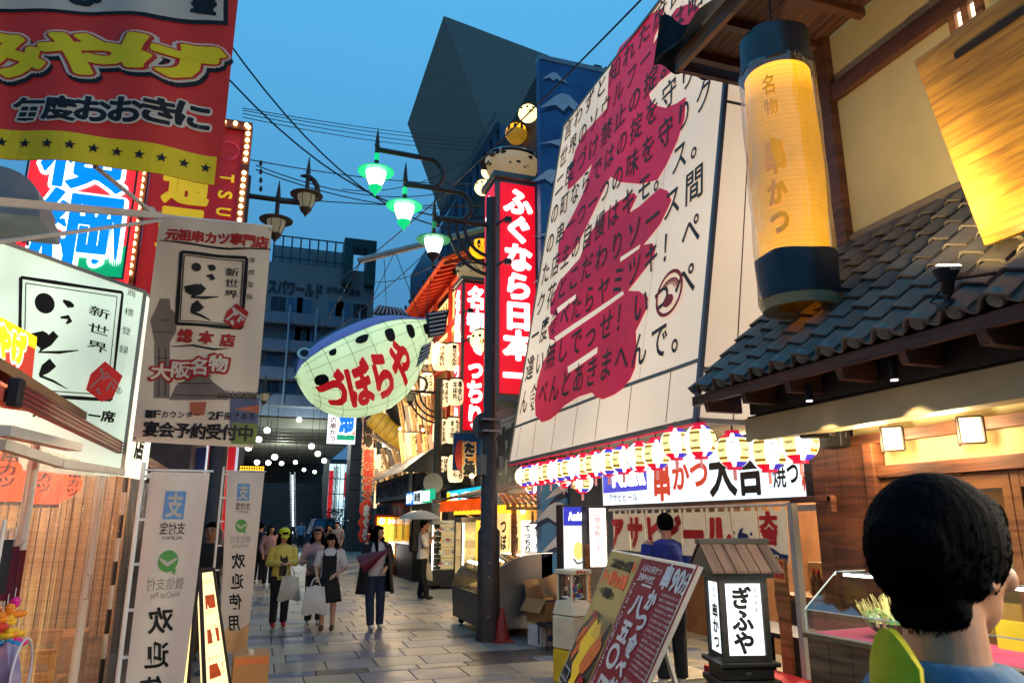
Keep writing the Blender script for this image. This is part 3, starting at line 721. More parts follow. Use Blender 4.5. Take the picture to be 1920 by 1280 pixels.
def Lk(px,py,hpx,X): a = SX(px,py,X); k = SX(px,py + hpx,X); return a,a.z - k.z
cols_ = [(832,852),]
specs = [(826,646,46,5.1,0),(849,646,46,4.9,1),(831,714,46,5.1,2),(855,712,46,4.9,3),(826,786,46,5.1,4),(850,784,46,4.9,5),(829,856,46,5.1,6),(855,853,50,4.85,8),
         (768,876,48,5.1,9),(776,762,48,5.15,10),(776,812,60,5.1,11),(720,760,40,5.2,6),(716,852,40,5.2,0),(700,906,42,5.2,2),(770,708,40,5.2,4),(711,912,40,5.0,5),(801,700,40,5.15,7),(802,640,40,5.15,10)]
places = ['top lantern of the left column beside the farther red pillar','top lantern right of it, under the red eave by the pillar','second lantern of the left column by the pillar','second lantern nearest to the farther red pillar','third lantern of the left column, partly behind the thin post','third lantern nearest to the farther red pillar','lowest lantern behind the thin lamp post','lowest lantern right of the thin post, above the blue shop sign',
          'lantern hanging right of the black awning roof','lantern above the stack of book-shaped boards','long lantern beside the dark net figure','lantern left of the dark net figure','lantern above the black awning roof','low lantern at the far left of the building','small lantern at the tail of the puffer fish lantern','low lantern left of the black awning','middle lantern between tail fin and thin post','high lantern right under the puffer tail']
for i,(px,py,hp,X,k) in enumerate(specs):
 p,h = Lk(px,py,hp,X); r = h*.31
 paper_lantern(p,r,h,PHR[k],'white paper lantern: ' + places[i])

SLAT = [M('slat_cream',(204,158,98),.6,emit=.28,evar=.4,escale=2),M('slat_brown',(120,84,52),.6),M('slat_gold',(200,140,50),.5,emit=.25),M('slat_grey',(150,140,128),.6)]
def slats(px,py,w,h,n,X,tilt,label):
 p = SX(px,py,X); s = (SX(px,py,X) - SX(px,py + h,X)).z; t = thing('hanging_menu_boards',label,'sign',p,group='slanted wooden menu boards')
 ww = s*w/h
 for i in range(n):
  f = i/max(1,n - 1); b = B(); x = (f - .5)*ww
  a = V((X - .15,p.y,p.z)) + V((x - tilt*s*.5,-.1*i,-.02*i)); k = a + V((tilt*s,0,-s))
  b.bar(a,k,ww/n*.8,.12,up=(0,1,0)); b.obj('menu_board',SLAT[(i*3) % 4 if i % 2 else 0],t)
 b = B()
 for i in range(0,n,2):
  f = i/max(1,n - 1); x = (f - .5)*ww; a = V((X - .15,p.y - .1*i,p.z - .02*i)) + V((x - tilt*s*.5,0,0)); k = a + V((tilt*s,0,-s)); wd = V((ww/n*.3,0,0)); o = V((0,-.075,0))
  pn = Pan(a - wd + o,a + wd + o,k + wd + o,k - wd + o); column(b,pn,(PHR[(i + n) % 12] + 'や串かつ')[:7],.1,.04,.8,.9,bold=.02)
 b.obj('lettering',BRUSH,t,kind='stuff')
 for i in range(2):
  c = V((X - .45,p.y,p.z + .12)) + V(((i - .5)*ww*.7,0,0)); lb = B(); lb.ell(c,.06,8,6); lb.obj('lamp_bulb',M('warm_bulb',(255,215,150),emit=6),t)
 return t
slats(792,690,60,70,6,5.3,.28,'upper fan of slanted lit boards beneath the puffer tail')
slats(788,752,50,75,6,5.3,.2,'middle fan of slanted lit boards right of the dark net figure')
slats(795,812,62,90,7,5.3,.15,'largest fan of slanted lit boards above the tricolour sign')
slats(740,880,60,55,5,5.6,.6,'low fan of strongly slanted boards above the black awning')
slats(703,780,22,60,4,5.9,.25,'small far fan of boards beside the 天閣場 banner')
slats(775,905,26,50,3,5.3,.1,'narrow fan of boards at the left end, low above the awning')
slats(758,842,50,60,6,5.2,.35,'fan of slanted boards below the yellow bundle')
slats(806,650,26,54,4,5.35,.2,'small fan of boards high beside the tail fin')
slats(806,735,24,60,4,5.3,.12,'narrow fan of boards left of the thin lamp post')

df = thing('draped_figure','big dark draped figure leaning over a yellow bundle on the lantern building','statue',SX(745,800,5.0))
c = SX(745,760,4.9); b = B(); R = Matrix.Rotation(rad(-28),3,'Y')
b.lathe([(.03,.95),(.28,.8),(.42,.45),(.52,.05),(.5,-.35),(.36,-.7),(.12,-.95)],c,16,ax=R @ V((0,0,1)),sy=.8)
b.obj('cloak',M('black_green_cloth',(34,36,34),.5,var=.3,bump=.3),df,smooth=True)
c2 = SX(731,806,4.7); b = B(); d = V((.8,.0,-.55)).normalized()
b.lathe([(.1,-.95),(.38,-.9),(.45,0),(.4,.95),(.1,1.0)],c2,10,ax=d,sy=.6); b.obj('bundle',M('yellow_bundle',(190,165,70),.5,var=.35,scale=3,emit=.15,ec=(255,190,60)),df,smooth=True)
b = B()
for i in range(7):
 z_ = c2 + d*(-.8 + i*.27); nrm = d.orthogonal().normalized()
 b.tube([z_ + (Matrix.Rotation(k*math.pi/6,3,d) @ nrm)*.47 for k in range(13)],.012,4)
b.obj('rope',M('rope_tan',(150,120,80),.8),df)
b = B(); b.bar(c2 + V((-.6,0,.1)),c2 + V((1.3,0,-1.1)),.2,.12); b.bar(c2 + V((-.75,0,-.2)),c2 + V((1.0,0,-1.3)),.14,.1); b.obj('plank',SLAT[3],df)
b = B(); b.tube([c + V((.25,-.1,-.4)),c + V((.7,-.2,-.5)),c + V((1.1,-.3,-.2)),c + V((1.35,-.3,.05))],[.16,.14,.12,.1],8); b.obj('sleeve',M('check_red',(120,50,40),.7,c2=(190,160,140),scale=14),df)

aw = thing('awning_roof','rounded dark grey awning with white striped lettering over a black shop','awning',SX(740,900,4.9))
a0 = SX(708,905,4.2); a1 = SX(772,880,4.2)
b = B(); zA = a0.z
b.grid(lambda u,v: V((3.9 + 1.7*v,a0.y + (a1.y - a0.y)*u,zA + 1.0*math.sin(v*1.45))),6,6); b.obj('canopy',M('awning_grey',(78,76,72),.6,var=.1),aw,smooth=True)
b = B(); yE = a1.y; b.add([V((3.9 + 1.7*i/6,yE,zA + math.sin(i/6*1.45))) for i in range(7)] + [V((5.6,yE,zA))],[tuple(range(8))]); b.obj('canopy_end',M('awning_grey'),aw)
q = FX(a0.y,a1.y + .02,zA - .75,zA - .02,4.15); panel(q,'board',M('board_dim',(110,110,108),.6),aw,th=.08)
b = B(); row(b,q,'串カツの店新世界',.02,.15,.96,.7,d=.01,bold=.06); b.obj('lettering',BRUSH,aw)
q2 = FX(a0.y,a1.y + .02,zA - 2.1,zA - .8,4.2); panel(q2,'dark_glass',M('dark_glass'),aw,th=.05)
b = B(); random.seed(2)
for i in range(5): rect(b,q2,.08 + i*.19,.1,.1 + i*.19,.9,.02)
b.obj('mullion',IRON,aw)
B().box(4.3,a1.y,0,6,a0.y,zA - .02).obj('wall',M('black_wall',(20,19,20),.6),aw)

tri = thing('tricolour_lightbox','lit shop sign in blue, white and green panels behind the umbrella','sign',SX(785,935,4.0))
q = FX(SX(761,935,4.0).y,SX(808,935,4.0).y,SX(785,943,4.0).z,SX(785,920,4.0).z,4.0)
for i,(c_,tx) in enumerate([((20,110,200),'生中'),((225,235,235),'串焼'),((0,150,110),'丼飯')]):
 qq = Pan(q(i/3 + .01,0),q((i + 1)/3 - .01,0),q((i + 1)/3 - .01,1),q(i/3 + .01,1))
 panel(qq,'lit_panel',M('tri_%d' % i,c_,emit=1.0),tri,th=.12); b = B(); row(b,qq,tx,.1,.1,.8,.8,d=.01,bold=.05); b.obj('lettering',WHITEGLOW if i != 1 else BRUSH,tri)
bs = thing('blue_shop_sign','lit turquoise sign with 日本一 lettering above the orange awning','sign',SX(870,930,4.9))
q = FX(SX(838,930,4.9).y,SX(908,930,4.9).y,SX(870,940,4.9).z,SX(870,916,4.9).z,4.9); panel(q,'lit_panel',M('turq_glow',(0,165,200),emit=.9),bs,th=.12)
b = B(); row(b,q,'日本一の串かつ',.16,.28,.62,.5,d=.02,bold=.04); b.obj('lettering',M('orange_ink',(230,110,20),emit=.5),bs)
b = B(); row(b,q,'日本一の串かつ',.155,.26,.63,.54,d=.01,bold=.11); b.obj('lettering_outline',WHITEGLOW,bs)
b = B(); rect(b,q,.02,.1,.12,.9,.02); b.obj('beer_mug',M('yellow_glow',(245,215,30),emit=1),bs)

tk = thing('takoyaki_sign','orange wooden sign たこ焼 lit by a small spotlight left of the lamp post','sign',SY(878,890,16.8))
q = QY(866,893,828,892,16.8); panel(q,'board',M('orange_board',(190,120,40),.6,emit=.25),tk,th=.1)
b = B(); column(b,q,'たこ焼',.12,.02,.76,.94,d=.02,bold=.08); b.obj('lettering',BRUSH,tk)
b = B(); column(b,q,'たこ焼',.08,.0,.84,.98,d=.01,bold=.15); b.obj('lettering_outline',M('pale_ink',(220,200,160)),tk)
b = B(); disc(b,q,-.1,.4,.38,-.02,ry=.45); b.obj('red_disc',M('paint_red',(180,50,35)),tk)
b = B(); sp = q(.5,1.02,.25); b.tube([sp,sp + V((.05,.1,-.2))],.05,8); b.obj('spotlight',IRON,tk); b = B(); b.ell(sp,.06,8,6); b.obj('spotlight_lens',M('warm_bulb'),tk)
pl = bpy.data.lights.new('takoyaki_spot','POINT'); pl.energy = 14; pl.color = (1,.8,.5); pl.shadow_soft_size = .05; plo = bpy.data.objects.new('takoyaki_spot',pl); col.objects.link(plo); plo.location = sp + V((0,-.1,0))
bw = B(); bw.box(SY(850,880,17.2).x,17.2,2.9,SY(925,880,17.2).x,17.3,SY(880,812,17.2).z); bw.obj('blue_painted_board',BLUEP,label='blue painted wall board behind the たこ焼 sign',cat='wall')

vb = thing('vertical_shop_banner','tall pale and blue vertical signboard with black 天閣場 characters','sign',SY(690,1000,30))
q = QY(680,701,764,840,30); panel(q,'upper_board',M('pink_beige',(205,170,150),.6,emit=.15),vb,th=.1)
b = B(); column(b,q,'天閣場',.05,.02,.9,.96,d=.01,bold=.06); b.obj('lettering',BRUSH,vb)
q = QY(677,703,841,950,30); panel(q,'lower_board',M('dull_blue',(60,110,140),.6),vb,th=.1)
b = B(); column(b,q,'創業元祖のまぐろ',.1,.0,.8,.98,d=.02,bold=.06); b.obj('red_lettering',M('ink_red',(190,50,35),.6,emit=.2),vb)
b = B(); column(b,q,'創業元祖のまぐろ',.05,-.01,.9,1.0,d=.01,bold=.14); b.obj('lettering_outline',M('pale_ink'),vb)
fb = thing('red_fan_banner','red and white fish shaped upright banner beyond the girl with dark hair','banner',SY(690,1010,27))
q = QY(672,697,942,1016,27); b = B(); random.seed(4)
pts = [(0.1,0),(.9,0),(1,.1),(.8,.2),(1,.35),(.75,.5),(.95,.65),(.7,.8),(.85,1),(0.2,1),(0,.8),(.2,.65),(-.05,.5),(.2,.35),(0,.2)]
b.prism([q(x,y) for x,y in pts],(0,.05,0)); b.obj('board',M('paint_red'),fb)
b = B(); column(b,q,'まぐろ',.3,.05,.5,.9,d=.02,bold=.1); b.obj('lettering',SNOW,fb)
b = B(); b.tube([q(.5,1,-.03),V((q(.5,1).x,27.05,0))],.04,6); b.obj('post',IRON,fb)
wr = thing('red_shop_wall','red lacquered shop front with small lettering behind the lit menu board','shop',(6.4,29,0))
B().box(5.2,28.6,0,6.6,34,3.3).obj('wall',REDLAC,wr)
q = QY(700,722,905,1000,28.5); b = B(); column(b,q,'串カツ新世界',.2,0,.6,1,d=.02,bold=.03); b.obj('lettering',SNOW,wr)
B().box(5.15,28.4,2.75,6.2,28.5,2.85).obj('lamp_tube',WHITEGLOW,wr)
mb = thing('menu_lightbox','tall glowing orange and white menu board marked 24 behind the girl','sign',SY(723,1050,24.5))
q = QY(706,741,969,1046,24.5); B().box(q.c[0].x - .06,24.55,0.0,q.c[1].x + .06,24.85,q.c[0].z + .08).obj('cabinet',REDLAC,mb)
panel(q,'lit_panel',M('menu_orange',(255,175,40),emit=1.5),mb,th=.04)
b = B(); rect(b,q,.04,.6,.96,.99,.01); disc(b,q,.25,.1,.16,.01); b.obj('white_field',WHITEGLOW,mb)
b = B()
for i in range(2):
 for j in range(3): rect(b,q,.3 + .34*i,.22 + .13*j,.56 + .34*i,.33 + .13*j,.01)
b.obj('menu_photo',M('menu_yellow',(255,235,90),emit=1.2),mb)
b = B(); ink(b,q,'24',.55,.05,.35,.11,d=.015,bold=.03); b.obj('number',WHITEGLOW,mb)
b = B(); row(b,q,'時間',.12,.06,.26,.09,d=.02,bold=.03); row(b,q,'定食',.2,.84,.5,.08,d=.02,bold=.03); b.obj('lettering',M('print_navy'),mb)

# ---- giant puffer fish lantern
FH,FT = SY(553,706,18.0),SY(806,606,18.4)
fa = (FT - FH); FL = fa.length; fa.normalize()
fs_ = V((0,-1,0)); fs_ = (fs_ - fa*fs_.dot(fa)).normalized(); fu = fs_.cross(fa)*-1
if fu.z < 0: fu = -fu
fish = thing('puffer_fish_lantern','giant glowing puffer fish lantern with red づぼらや lettering over the street','lantern',(FH + FT)/2)
PR = [(0,.02),(.008,.24),(.03,.44),(.08,.64),(.16,.82),(.26,.93),(.38,.99),(.5,1.0),(.6,.95),(.7,.82),(.8,.62),(.88,.42),(.95,.28),(1.0,.2)]
def prr(s):
 for i in range(len(PR) - 1):
  if PR[i][0] <= s <= PR[i + 1][0]:
   a,b_ = PR[i],PR[i + 1]; f = (s - a[0])/(b_[0] - a[0]); return a[1] + (b_[1] - a[1])*f
 return .12
FR = 1.42
def FS(s,th,d=0.0):
 """s along the body, th: 0 = towards the viewer, + up"""
 r = prr(max(0,min(1,s)))*FR
 up = math.sin(th); sd = math.cos(th)
 ru = r*(.5 if up > 0 else 1.16); c0 = FH + fa*(FL*s) + fu*(.12*math.sin(math.pi*min(1,s))*0)
 n_ = fs_*sd + fu*up
 return c0 + fs_*sd*(r*.95 + d) + fu*up*(ru + d)
def fgrid(t0,t1,s0=0,s1=1,nu=28,nv=14,d=0):
 b = B(); b.grid(lambda u,v: FS(s0 + (s1 - s0)*u,t0 + (t1 - t0)*v,d),nu,nv); return b
HULL = M('fish_glow',(200,226,176),rough=.5,emit=.62,evar=.16,escale=.7)
fgrid(-math.pi*1.18,rad(22)).obj('belly',HULL,fish,smooth='all')
fgrid(rad(22),rad(50),d=.0,nv=5).obj('side_band',M('fish_blue',(96,108,165),.5,emit=.25),fish,smooth='all')
fgrid(rad(50),rad(148),nv=10).obj('back',M('fish_back',(20,26,42),.6,var=.6,scale=1.2,c2=(44,56,74)),fish,smooth='all')
b = B()
for k in range(-8,2): b.tube([FS(s/24,rad(k*15 + 8 if k < 1 else 21),.008) for s in range(25)],.005,4)
for s in (.06,.16,.3,.44,.58,.72,.86): b.tube([FS(s,rad(-170 + i*200/20),.012) for i in range(21)],.006,4)
b.obj('wire_seam',M('seam_olive',(120,130,90),.6),fish,kind='stuff')
def fpan(u,v,d=0): return FS(u,v,d)
for (s,th,rs,rt) in ((.09,-24,.035,9),(.2,3,.024,6),(.39,4,.045,7),(.57,-3,.034,8),(.74,-7,.036,10),(.9,-16,.028,14)):
 q_ = [(s + rs*math.cos(k*math.pi/8)*(1 + .12*math.sin(k*math.pi/4)),rad(th + rt*math.sin(k*math.pi/8)*(1 + .12*math.cos(k*math.pi/4)))) for k in range(16)]
 vs,f_ = dice(q_,[tuple(range(16))],.05); B().add([FS(x,y,.025) for x,y in vs],f_).obj('black_spot',BRUSH,fish)
b = B(); chars = 'づぼらや'
spots = [(.14,.12),(.345,.045),(.53,.0),(.72,-.02)]
class FP:
 w = 1.0; h = 1.0
 def __call__(s,u,v,d=0): return FS(.05 + .6*u,rad(-42) - rad(52)*(v - .5) + rad(10)*u,.03 + d)
fp = FP()
for i,ch in enumerate(chars): ink(b,fp,ch,i*.25,.02,.26,.94,d=0,bold=.055,L=.06)
b.obj('lettering',M('fish_red',(205,28,38),.5,emit=.35),fish)
e = FS(.075,rad(44),.03); b = B(); b.lathe([(.17,0),(.17,.03)],e,16,ax=(fs_ + fu*.5)); b.obj('eye',M('eye_white'),fish)
b = B(); b.lathe([(.1,0.03),(.1,.05)],e,14,ax=(fs_ + fu*.5)); b.obj('pupil',BRUSH,fish)
FIN = M('fin_navy',(24,28,40),.5); FRAY = M('fin_ray',(150,160,175),.5,emit=.1)
def fin(pts,nray,name='fin'):
 f_ = B(); f_.prism(pts,fs_*.08); o = f_.obj(name,FIN,fish); b = B(); a,b_,c_,d_ = [V(p) for p in pts[:4]]
 for i in range(nray):
  f1 = (i + .5)/nray; b.tube([(a.lerp(d_,f1)).lerp(b_.lerp(c_,f1),.08) + fs_*.1,(a.lerp(d_,f1)).lerp(b_.lerp(c_,f1),.92) + fs_*.1],.022,5)
 b.obj('fin_ray',FRAY,fish,kind='stuff')
fin([SY(798,588,17.9),SY(840,581,18.0),SY(832,628,18.0),SY(802,634,17.9)],6,'tail_fin')
fin([SY(790,650,17.6),SY(808,642,17.7),SY(801,672,17.7),SY(778,690,17.6)],5,'side_fin')
fin([SY(693,590,18.2),SY(708,573,18.2),SY(752,580,18.2),SY(768,594,18.2)],9,'dorsal_fin')
arm = thing('support_arm','pale steel arm that holds the puffer fish lantern by cables','bracket',SX(905,440,5.9))
a1_ = SY(672,489,18.4); a2_ = SY(905,430,18.5)
b = B(); b.tube([a1_,a1_.lerp(a2_,.5),a2_,a2_ + V((1.2,0,.1))],.09,8); b.obj('boom',M('pale_boom',(170,168,160),.5),arm)
b = B()
for (f,p_) in ((.02,FS(.2,rad(90))),(.28,FS(.55,rad(90))),(.28,FS(.95,rad(90))),(.6,FS(.98,rad(80))),(.02,FS(.35,rad(90))),(.7,a2_ + V((.8,0,-2)))): b.tube([a1_.lerp(a2_,f),p_],.012,4)
b.obj('cable',IRON,arm)

# ---- street lamp with three green lanterns, and its unlit twin
LGLOW = M('lamp_mint_glow',(225,255,235),emit=4.5); LGRN = M('lamp_green',(20,150,110),.4,emit=.5,ec=(0,255,150)); LGRN2 = M('lamp_green_dim',(40,110,80),.4,emit=.12,ec=(60,255,150))
def hang_lantern(T,p,s,lit,mat,idx):
 L = B(); L.lathe([(s*.42,-.02*s),(s*.36,-.35*s),(s*.22,-.68*s)],p,12,cap=True); gl_ = L.obj('lamp_glass',LGLOW if lit else M('lamp_glass_off',(120,122,100),.3,emit=.08,ec=(255,240,190)),T,smooth=True)
 b = B(); b.lathe([(s*.72,-.04*s),(s*.74,0),(s*.5,.08*s),(s*.2,.14*s),(s*.05,.2*s)],p,20); b.obj('lamp_brim',mat,T,smooth=True)
 b = B()
 for k in range(6):
  a = k*math.pi/3; b.tube([p + V((math.cos(a)*r_*s,math.sin(a)*r_*s,z_*s)) for r_,z_ in ((.43,0),(.37,-.35),(.23,-.7))],.02*s,4)
 b.obj('lamp_rib',IRON,T)
 b = B(); b.lathe([(.28*s,-.66*s),(.24*s,-.78*s),(.08*s,-.95*s),(.02*s,-1.08*s)],p,12); b.obj('lamp_tip',mat if lit == 2 else IRON,T,smooth=True)
 b = B(); b.lathe([(.06*s,.16*s),(.1*s,.2*s),(.085*s,1.1*s),(.12*s,1.15*s),(.1*s,1.2*s),(.06*s,1.6*s),(.005,1.95*s)],p,8); b.obj('lamp_spike',mat if False else IRON,T)
 b = B(); b.lathe([(.09*s,.17*s),(.1*s,.8*s)],p,8); b.obj('spike_sleeve',mat,T)
def lampost(base,items,label,arm_x,top,lit,withpole=True):
 t = thing('street_lamp',label,'street lamp',base,group='wrought iron street lamps with hanging lanterns'); x,y = base[0],base[1]
 if withpole:
  B().lathe([(.17,0),(.17,1.55),(.13,1.6),(.125,2.9),(.1,2.95),(.085,top)],(x,y,0),16).obj('pole',IRON,t,smooth=True)
  B().lathe([(.19,.0),(.19,.1)],(x,y,0),14).obj('base_plate',IRON,t)
  b = B()
  for z in (.9,1.1,.35): b.ell((x - .05,y - .17,z),.018,6,4)
  b.obj('bolt',STEEL,t)
 for i,(p,s,m) in enumerate(items):
  hang_lantern(t,p,s,lit and (2 if i < 2 else 1),m,i)
  zz = p.z + 1.0*s; L_ = abs(x - p.x); r_ = .3
  sx = 1 if x > p.x else -1
  if i < len(items) - 1:
   nx = items[i + 1][0]; xe = nx.x + .45; zn = nx.z + .95*s
   pts = [V((p.x,p.y,zz)),V((xe - .1,p.y,zz - .02))] + [V((xe - .1 + (zz - zn)/2*math.sin(a),p.y,(zz + zn)/2 + (zz - zn)/2*math.cos(a))) for a in [k*math.pi/8 for k in range(1,8)]] + [V((nx.x,p.y,zn))]
  else:
   pts = [V((p.x,p.y,zz)),V((x,y,zz))]
  b = B(); b.tube(pts,.045,8); b.obj('arm',IRON,t,smooth=True)
 lp = items[-1][0]
 if lit:
  for k in range(3):
   R_ = .75 - k*.14; cx_ = x; cz = lp.z + .95*items[-1][1]
   b = B(); b.tube([V((cx_ - R_*math.cos(a),y,cz - R_*math.sin(a)*1.15)) for a in [j*math.pi/2/8 for j in range(9)]],.03,6); b.obj('scroll',IRON,t,smooth=True)
 return t
pb = SZ(915,1200); Yp = pb.y
its = [(SY(705,322,Yp),.4,LGRN),(SY(758,386,Yp),.4,LGRN),(SY(813,449,Yp),.38,LGRN2)]
lampost((pb.x,pb.y,0),its,'near lamp post with three glowing green lanterns on curled arms',pb.x,SY(920,372,Yp).z,True)
lt = thing('round_road_sign','back of a grey round road sign clamped to the lamp post','sign',(pb.x,Yp,SY(915,850,Yp).z - .3))
c = SY(915,797,Yp); b = B(); b.lathe([(.24,-.01),(.24,.01)],(pb.x - .0,Yp + .16,c.z),24,ax=(0,1,0)); b.obj('disc',M('sign_back_grey',(120,116,110),.5),lt)
b = B(); b.cbox((pb.x,Yp + .02,c.z + .08),(.3,.34,.03)); b.cbox((pb.x,Yp + .02,c.z - .1),(.3,.34,.03)); b.obj('clamp',STEEL,lt)
b = B(); zz_ = SY(915,872,Yp).z; b.cbox((pb.x - .12,Yp,zz_),(.1,.2,.3)); b.cbox((pb.x + .17,Yp - .02,zz_ + .05),(.07,.1,.18)); b.obj('junction_box',M('sign_back_grey'),lt)

b2 = SZ(819,1078); Y2 = 19.6
p2 = SY(819,900,Y2)
t = thing('street_lamp','farther thin lamp post with curled arms in front of the paper lanterns','street lamp',(p2.x,Y2,0),group='wrought iron street lamps with hanging lanterns')
topz = SY(826,712,Y2).z
B().lathe([(.16,0),(.16,1.4),(.12,1.45),(.11,topz)],(p2.x,Y2,0),12).obj('pole',IRON,t,smooth=True)
B().lathe([(.18,0),(.18,.08)],(p2.x,Y2,0),12).obj('base_plate',IRON,t)
b = B(); zA_ = SY(819,736,Y2).z; b.tube([(p2.x,Y2,zA_),(p2.x - 1.0,Y2,zA_)],.04,6); b.obj('arm',IRON,t)
b = B()
for k in range(3):
 R_ = .85 - k*.15; b.tube([V((p2.x - R_*math.cos(a),Y2,zA_ - R_*math.sin(a))) for a in [j*math.pi/16 for j in range(9)]],.028,5)
b.obj('scroll',IRON,t)
b = B(); xa = p2.x - .55; b.tube([V((xa - .25,Y2,zA_)),V((xa - .25,Y2,zA_ + .42)),V((xa,Y2,zA_ + .42))] + [V((xa + .21*math.sin(a),Y2,zA_ + .21 + .21*math.cos(a))) for a in [j*math.pi/6 for j in range(1,6)]] + [V((xa,Y2,zA_))],.035,6); b.obj('letter_arm',IRON,t)
hang_lantern(t,SY(769,738,Y2),.32,0,IRON,0)
c = SY(812,905,Y2 - .2); b = B(); b.lathe([(.27,-.01),(.27,.01)],c,20,ax=(0,1,0)); b.obj('sign_disc',M('sign_back_grey'),t)
yl_ = 11.5
its = [(SY(575,366,yl_),.36,IRON),(SY(518,413,yl_),.36,IRON)]
lampost((SY(459,690,yl_).x - .25,yl_,0),its,'unlit iron street lamp reaching out from behind the red bulb-framed sign',0,SY(459,330,yl_).z,False)
def smalllamp(px,py,Y,label):
 p = SY(px,py,Y); t = thing('hanging_lantern_lamp',label,'lamp',p); hang_lantern(t,p,.5,0,IRON,0)
smalllamp(496,738,34,'tiny unlit iron lantern right of the white hanging banner, before the far balconies')

# ---- overhead wires
WIRE = M('wire_black',(20,22,26),.6)
def wire(pts3,sag,label,r=.012,clips=0):
 b = B(); a,c_ = pts3; P = [a.lerp(c_,i/14) + V((0,0,-sag*4*(i/14)*(1 - i/14))) for i in range(15)]
 b.tube(P,r,5); o = b.obj('overhead_wire',WIRE,label=label,cat='wire',group='overhead wires')
for (x0,y0,Y0,x1,y1,Y1,sg,L,r) in [
 (420,68,13,860,430,17,.9,'long wire sagging from the red banner corner down behind the green lanterns',.018),(430,150,13,935,402,16,1.0,'lower long wire sagging across the sky to the lamp post',.018),
 (455,203,15,905,262,21,.1,'highest thin wire crossing the sky right of the bulb sign',.01),(455,207,15,905,268,21,.12,'second of the bundle of thin wires across the sky',.01),(455,213,15,905,275,21,.14,'third of the bundle of thin wires across the sky',.01),(455,220,15,905,282,21,.16,'lowest of the bundle of thin wires across the sky',.01),
 (470,300,15,890,345,20,.15,'wire passing above the unlit lanterns',.013),(480,310,15,870,352,20,.5,'drooping wire behind the unlit lanterns',.013),(455,365,15,890,385,20,.1,'horizontal wire below the first green lantern',.014),(480,318,15,920,382,20,.45,'black wire hanging beneath the second green lantern',.014),
 (640,355,18,905,280,20,.5,'wire rising behind the green lanterns to the roof edge',.012),(640,520,24,1210,-8,8,.3,'long wire running diagonally up over the tent banner',.016),(640,516,24,900,430,19,.8,'wire sagging over the puffer fish',.012),(720,480,20,725,590,21,.0,'vertical cable above the puffer fish tail',.01)]:
 wire((SY(x0,y0,Y0),SY(x1,y1,Y1)),sg,L,r)
for i,(a,c_) in enumerate([((818,455),(600,640))]):
 wire((SY(*a,18),SY(*c_,20)),.1,'thin guy wire of the steel arm')
ins = thing('insulator_string','small dark insulators hanging left of the unlit lanterns','insulator',SY(489,330,13))
for k in range(4): B().lathe([(.02,-.05),(.035,0),(.02,.05)],SY(489,306 + k*16,13),8).obj('insulator',M('insulator_dark',(60,60,62),.3),ins)
# ================================================================ TENT BANNER over the beer shop
TX0,TSL = 4.0,0.172
Yn,Yf = SX(1305,790,4.0).y,SX(955,865,4.0).y
ztop = 9.35
def tent(y,z): return V((TX0 + TSL*(z - 2.68),y,z))
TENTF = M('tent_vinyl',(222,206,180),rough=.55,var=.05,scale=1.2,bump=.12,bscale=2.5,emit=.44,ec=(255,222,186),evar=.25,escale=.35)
tn = thing('tent_banner','huge sloping cream tent front with dark text and big red brush characters','banner',(4.6,9,2.68))
wv = lambda u,v: .018*math.sin(v*9 + u*4)*math.sin(u*7)
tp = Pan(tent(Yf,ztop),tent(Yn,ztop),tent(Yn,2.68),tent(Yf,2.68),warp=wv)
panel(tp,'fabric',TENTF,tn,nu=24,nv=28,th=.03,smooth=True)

te = Pan(tent(Yn,ztop) + V((0,-.002,0)),(7.5,Yn,ztop),(7.5,Yn,2.68),tent(Yn,2.68) + V((0,-.002,0)))
panel(te,'side_fabric',TENTF,tn,nu=6,nv=10,th=.03)
b = B(); b.bar(tent(Yn,2.6) + V((-.01,-.02,0)),tent(Yn,ztop) + V((-.01,-.02,0)),.05); b.obj('corner_pole',M('pole_blue_grey',(110,112,118),.5),tn)
b = B(); b.bar(tent(Yf,2.6),tent(Yf,ztop),.04); b.bar(tent(Yf,ztop),tent(Yn,ztop),.05); b.bar(tent(Yf,2.66) + V((-.02,0,0)),tent(Yn,2.66) + V((-.02,0,0)),.05); b.bar(tent(Yn,2.66) + V((0,-.03,0)),V((5.4,Yn - .03,2.66)),.05); b.obj('edge_pole',M('pole_tan',(140,126,108),.5),tn)
SH = M('seam_shadow',(150,134,112),.7)
b = B()
rect(b,tp,0,.905,1,.912,.006,L=.05)
for u in (.06,.19,.33,.47,.6,.75,.9): rect(b,tp,u,.912,u + .003,.995,.006,L=.05)
for u in (.14,.3,.46,.62,.78): rect(b,tp,u,.0,u + .0012,.905,.003,L=.05)
b.obj('hem_seam',SH,tn,kind='stuff')
b = B()
for v in (.45,.92): rect(b,te,0,v,1,v + .006,.006)
rect(b,te,.12,.3,.125,1,.006); b.obj('side_seam',SH,tn,kind='stuff')

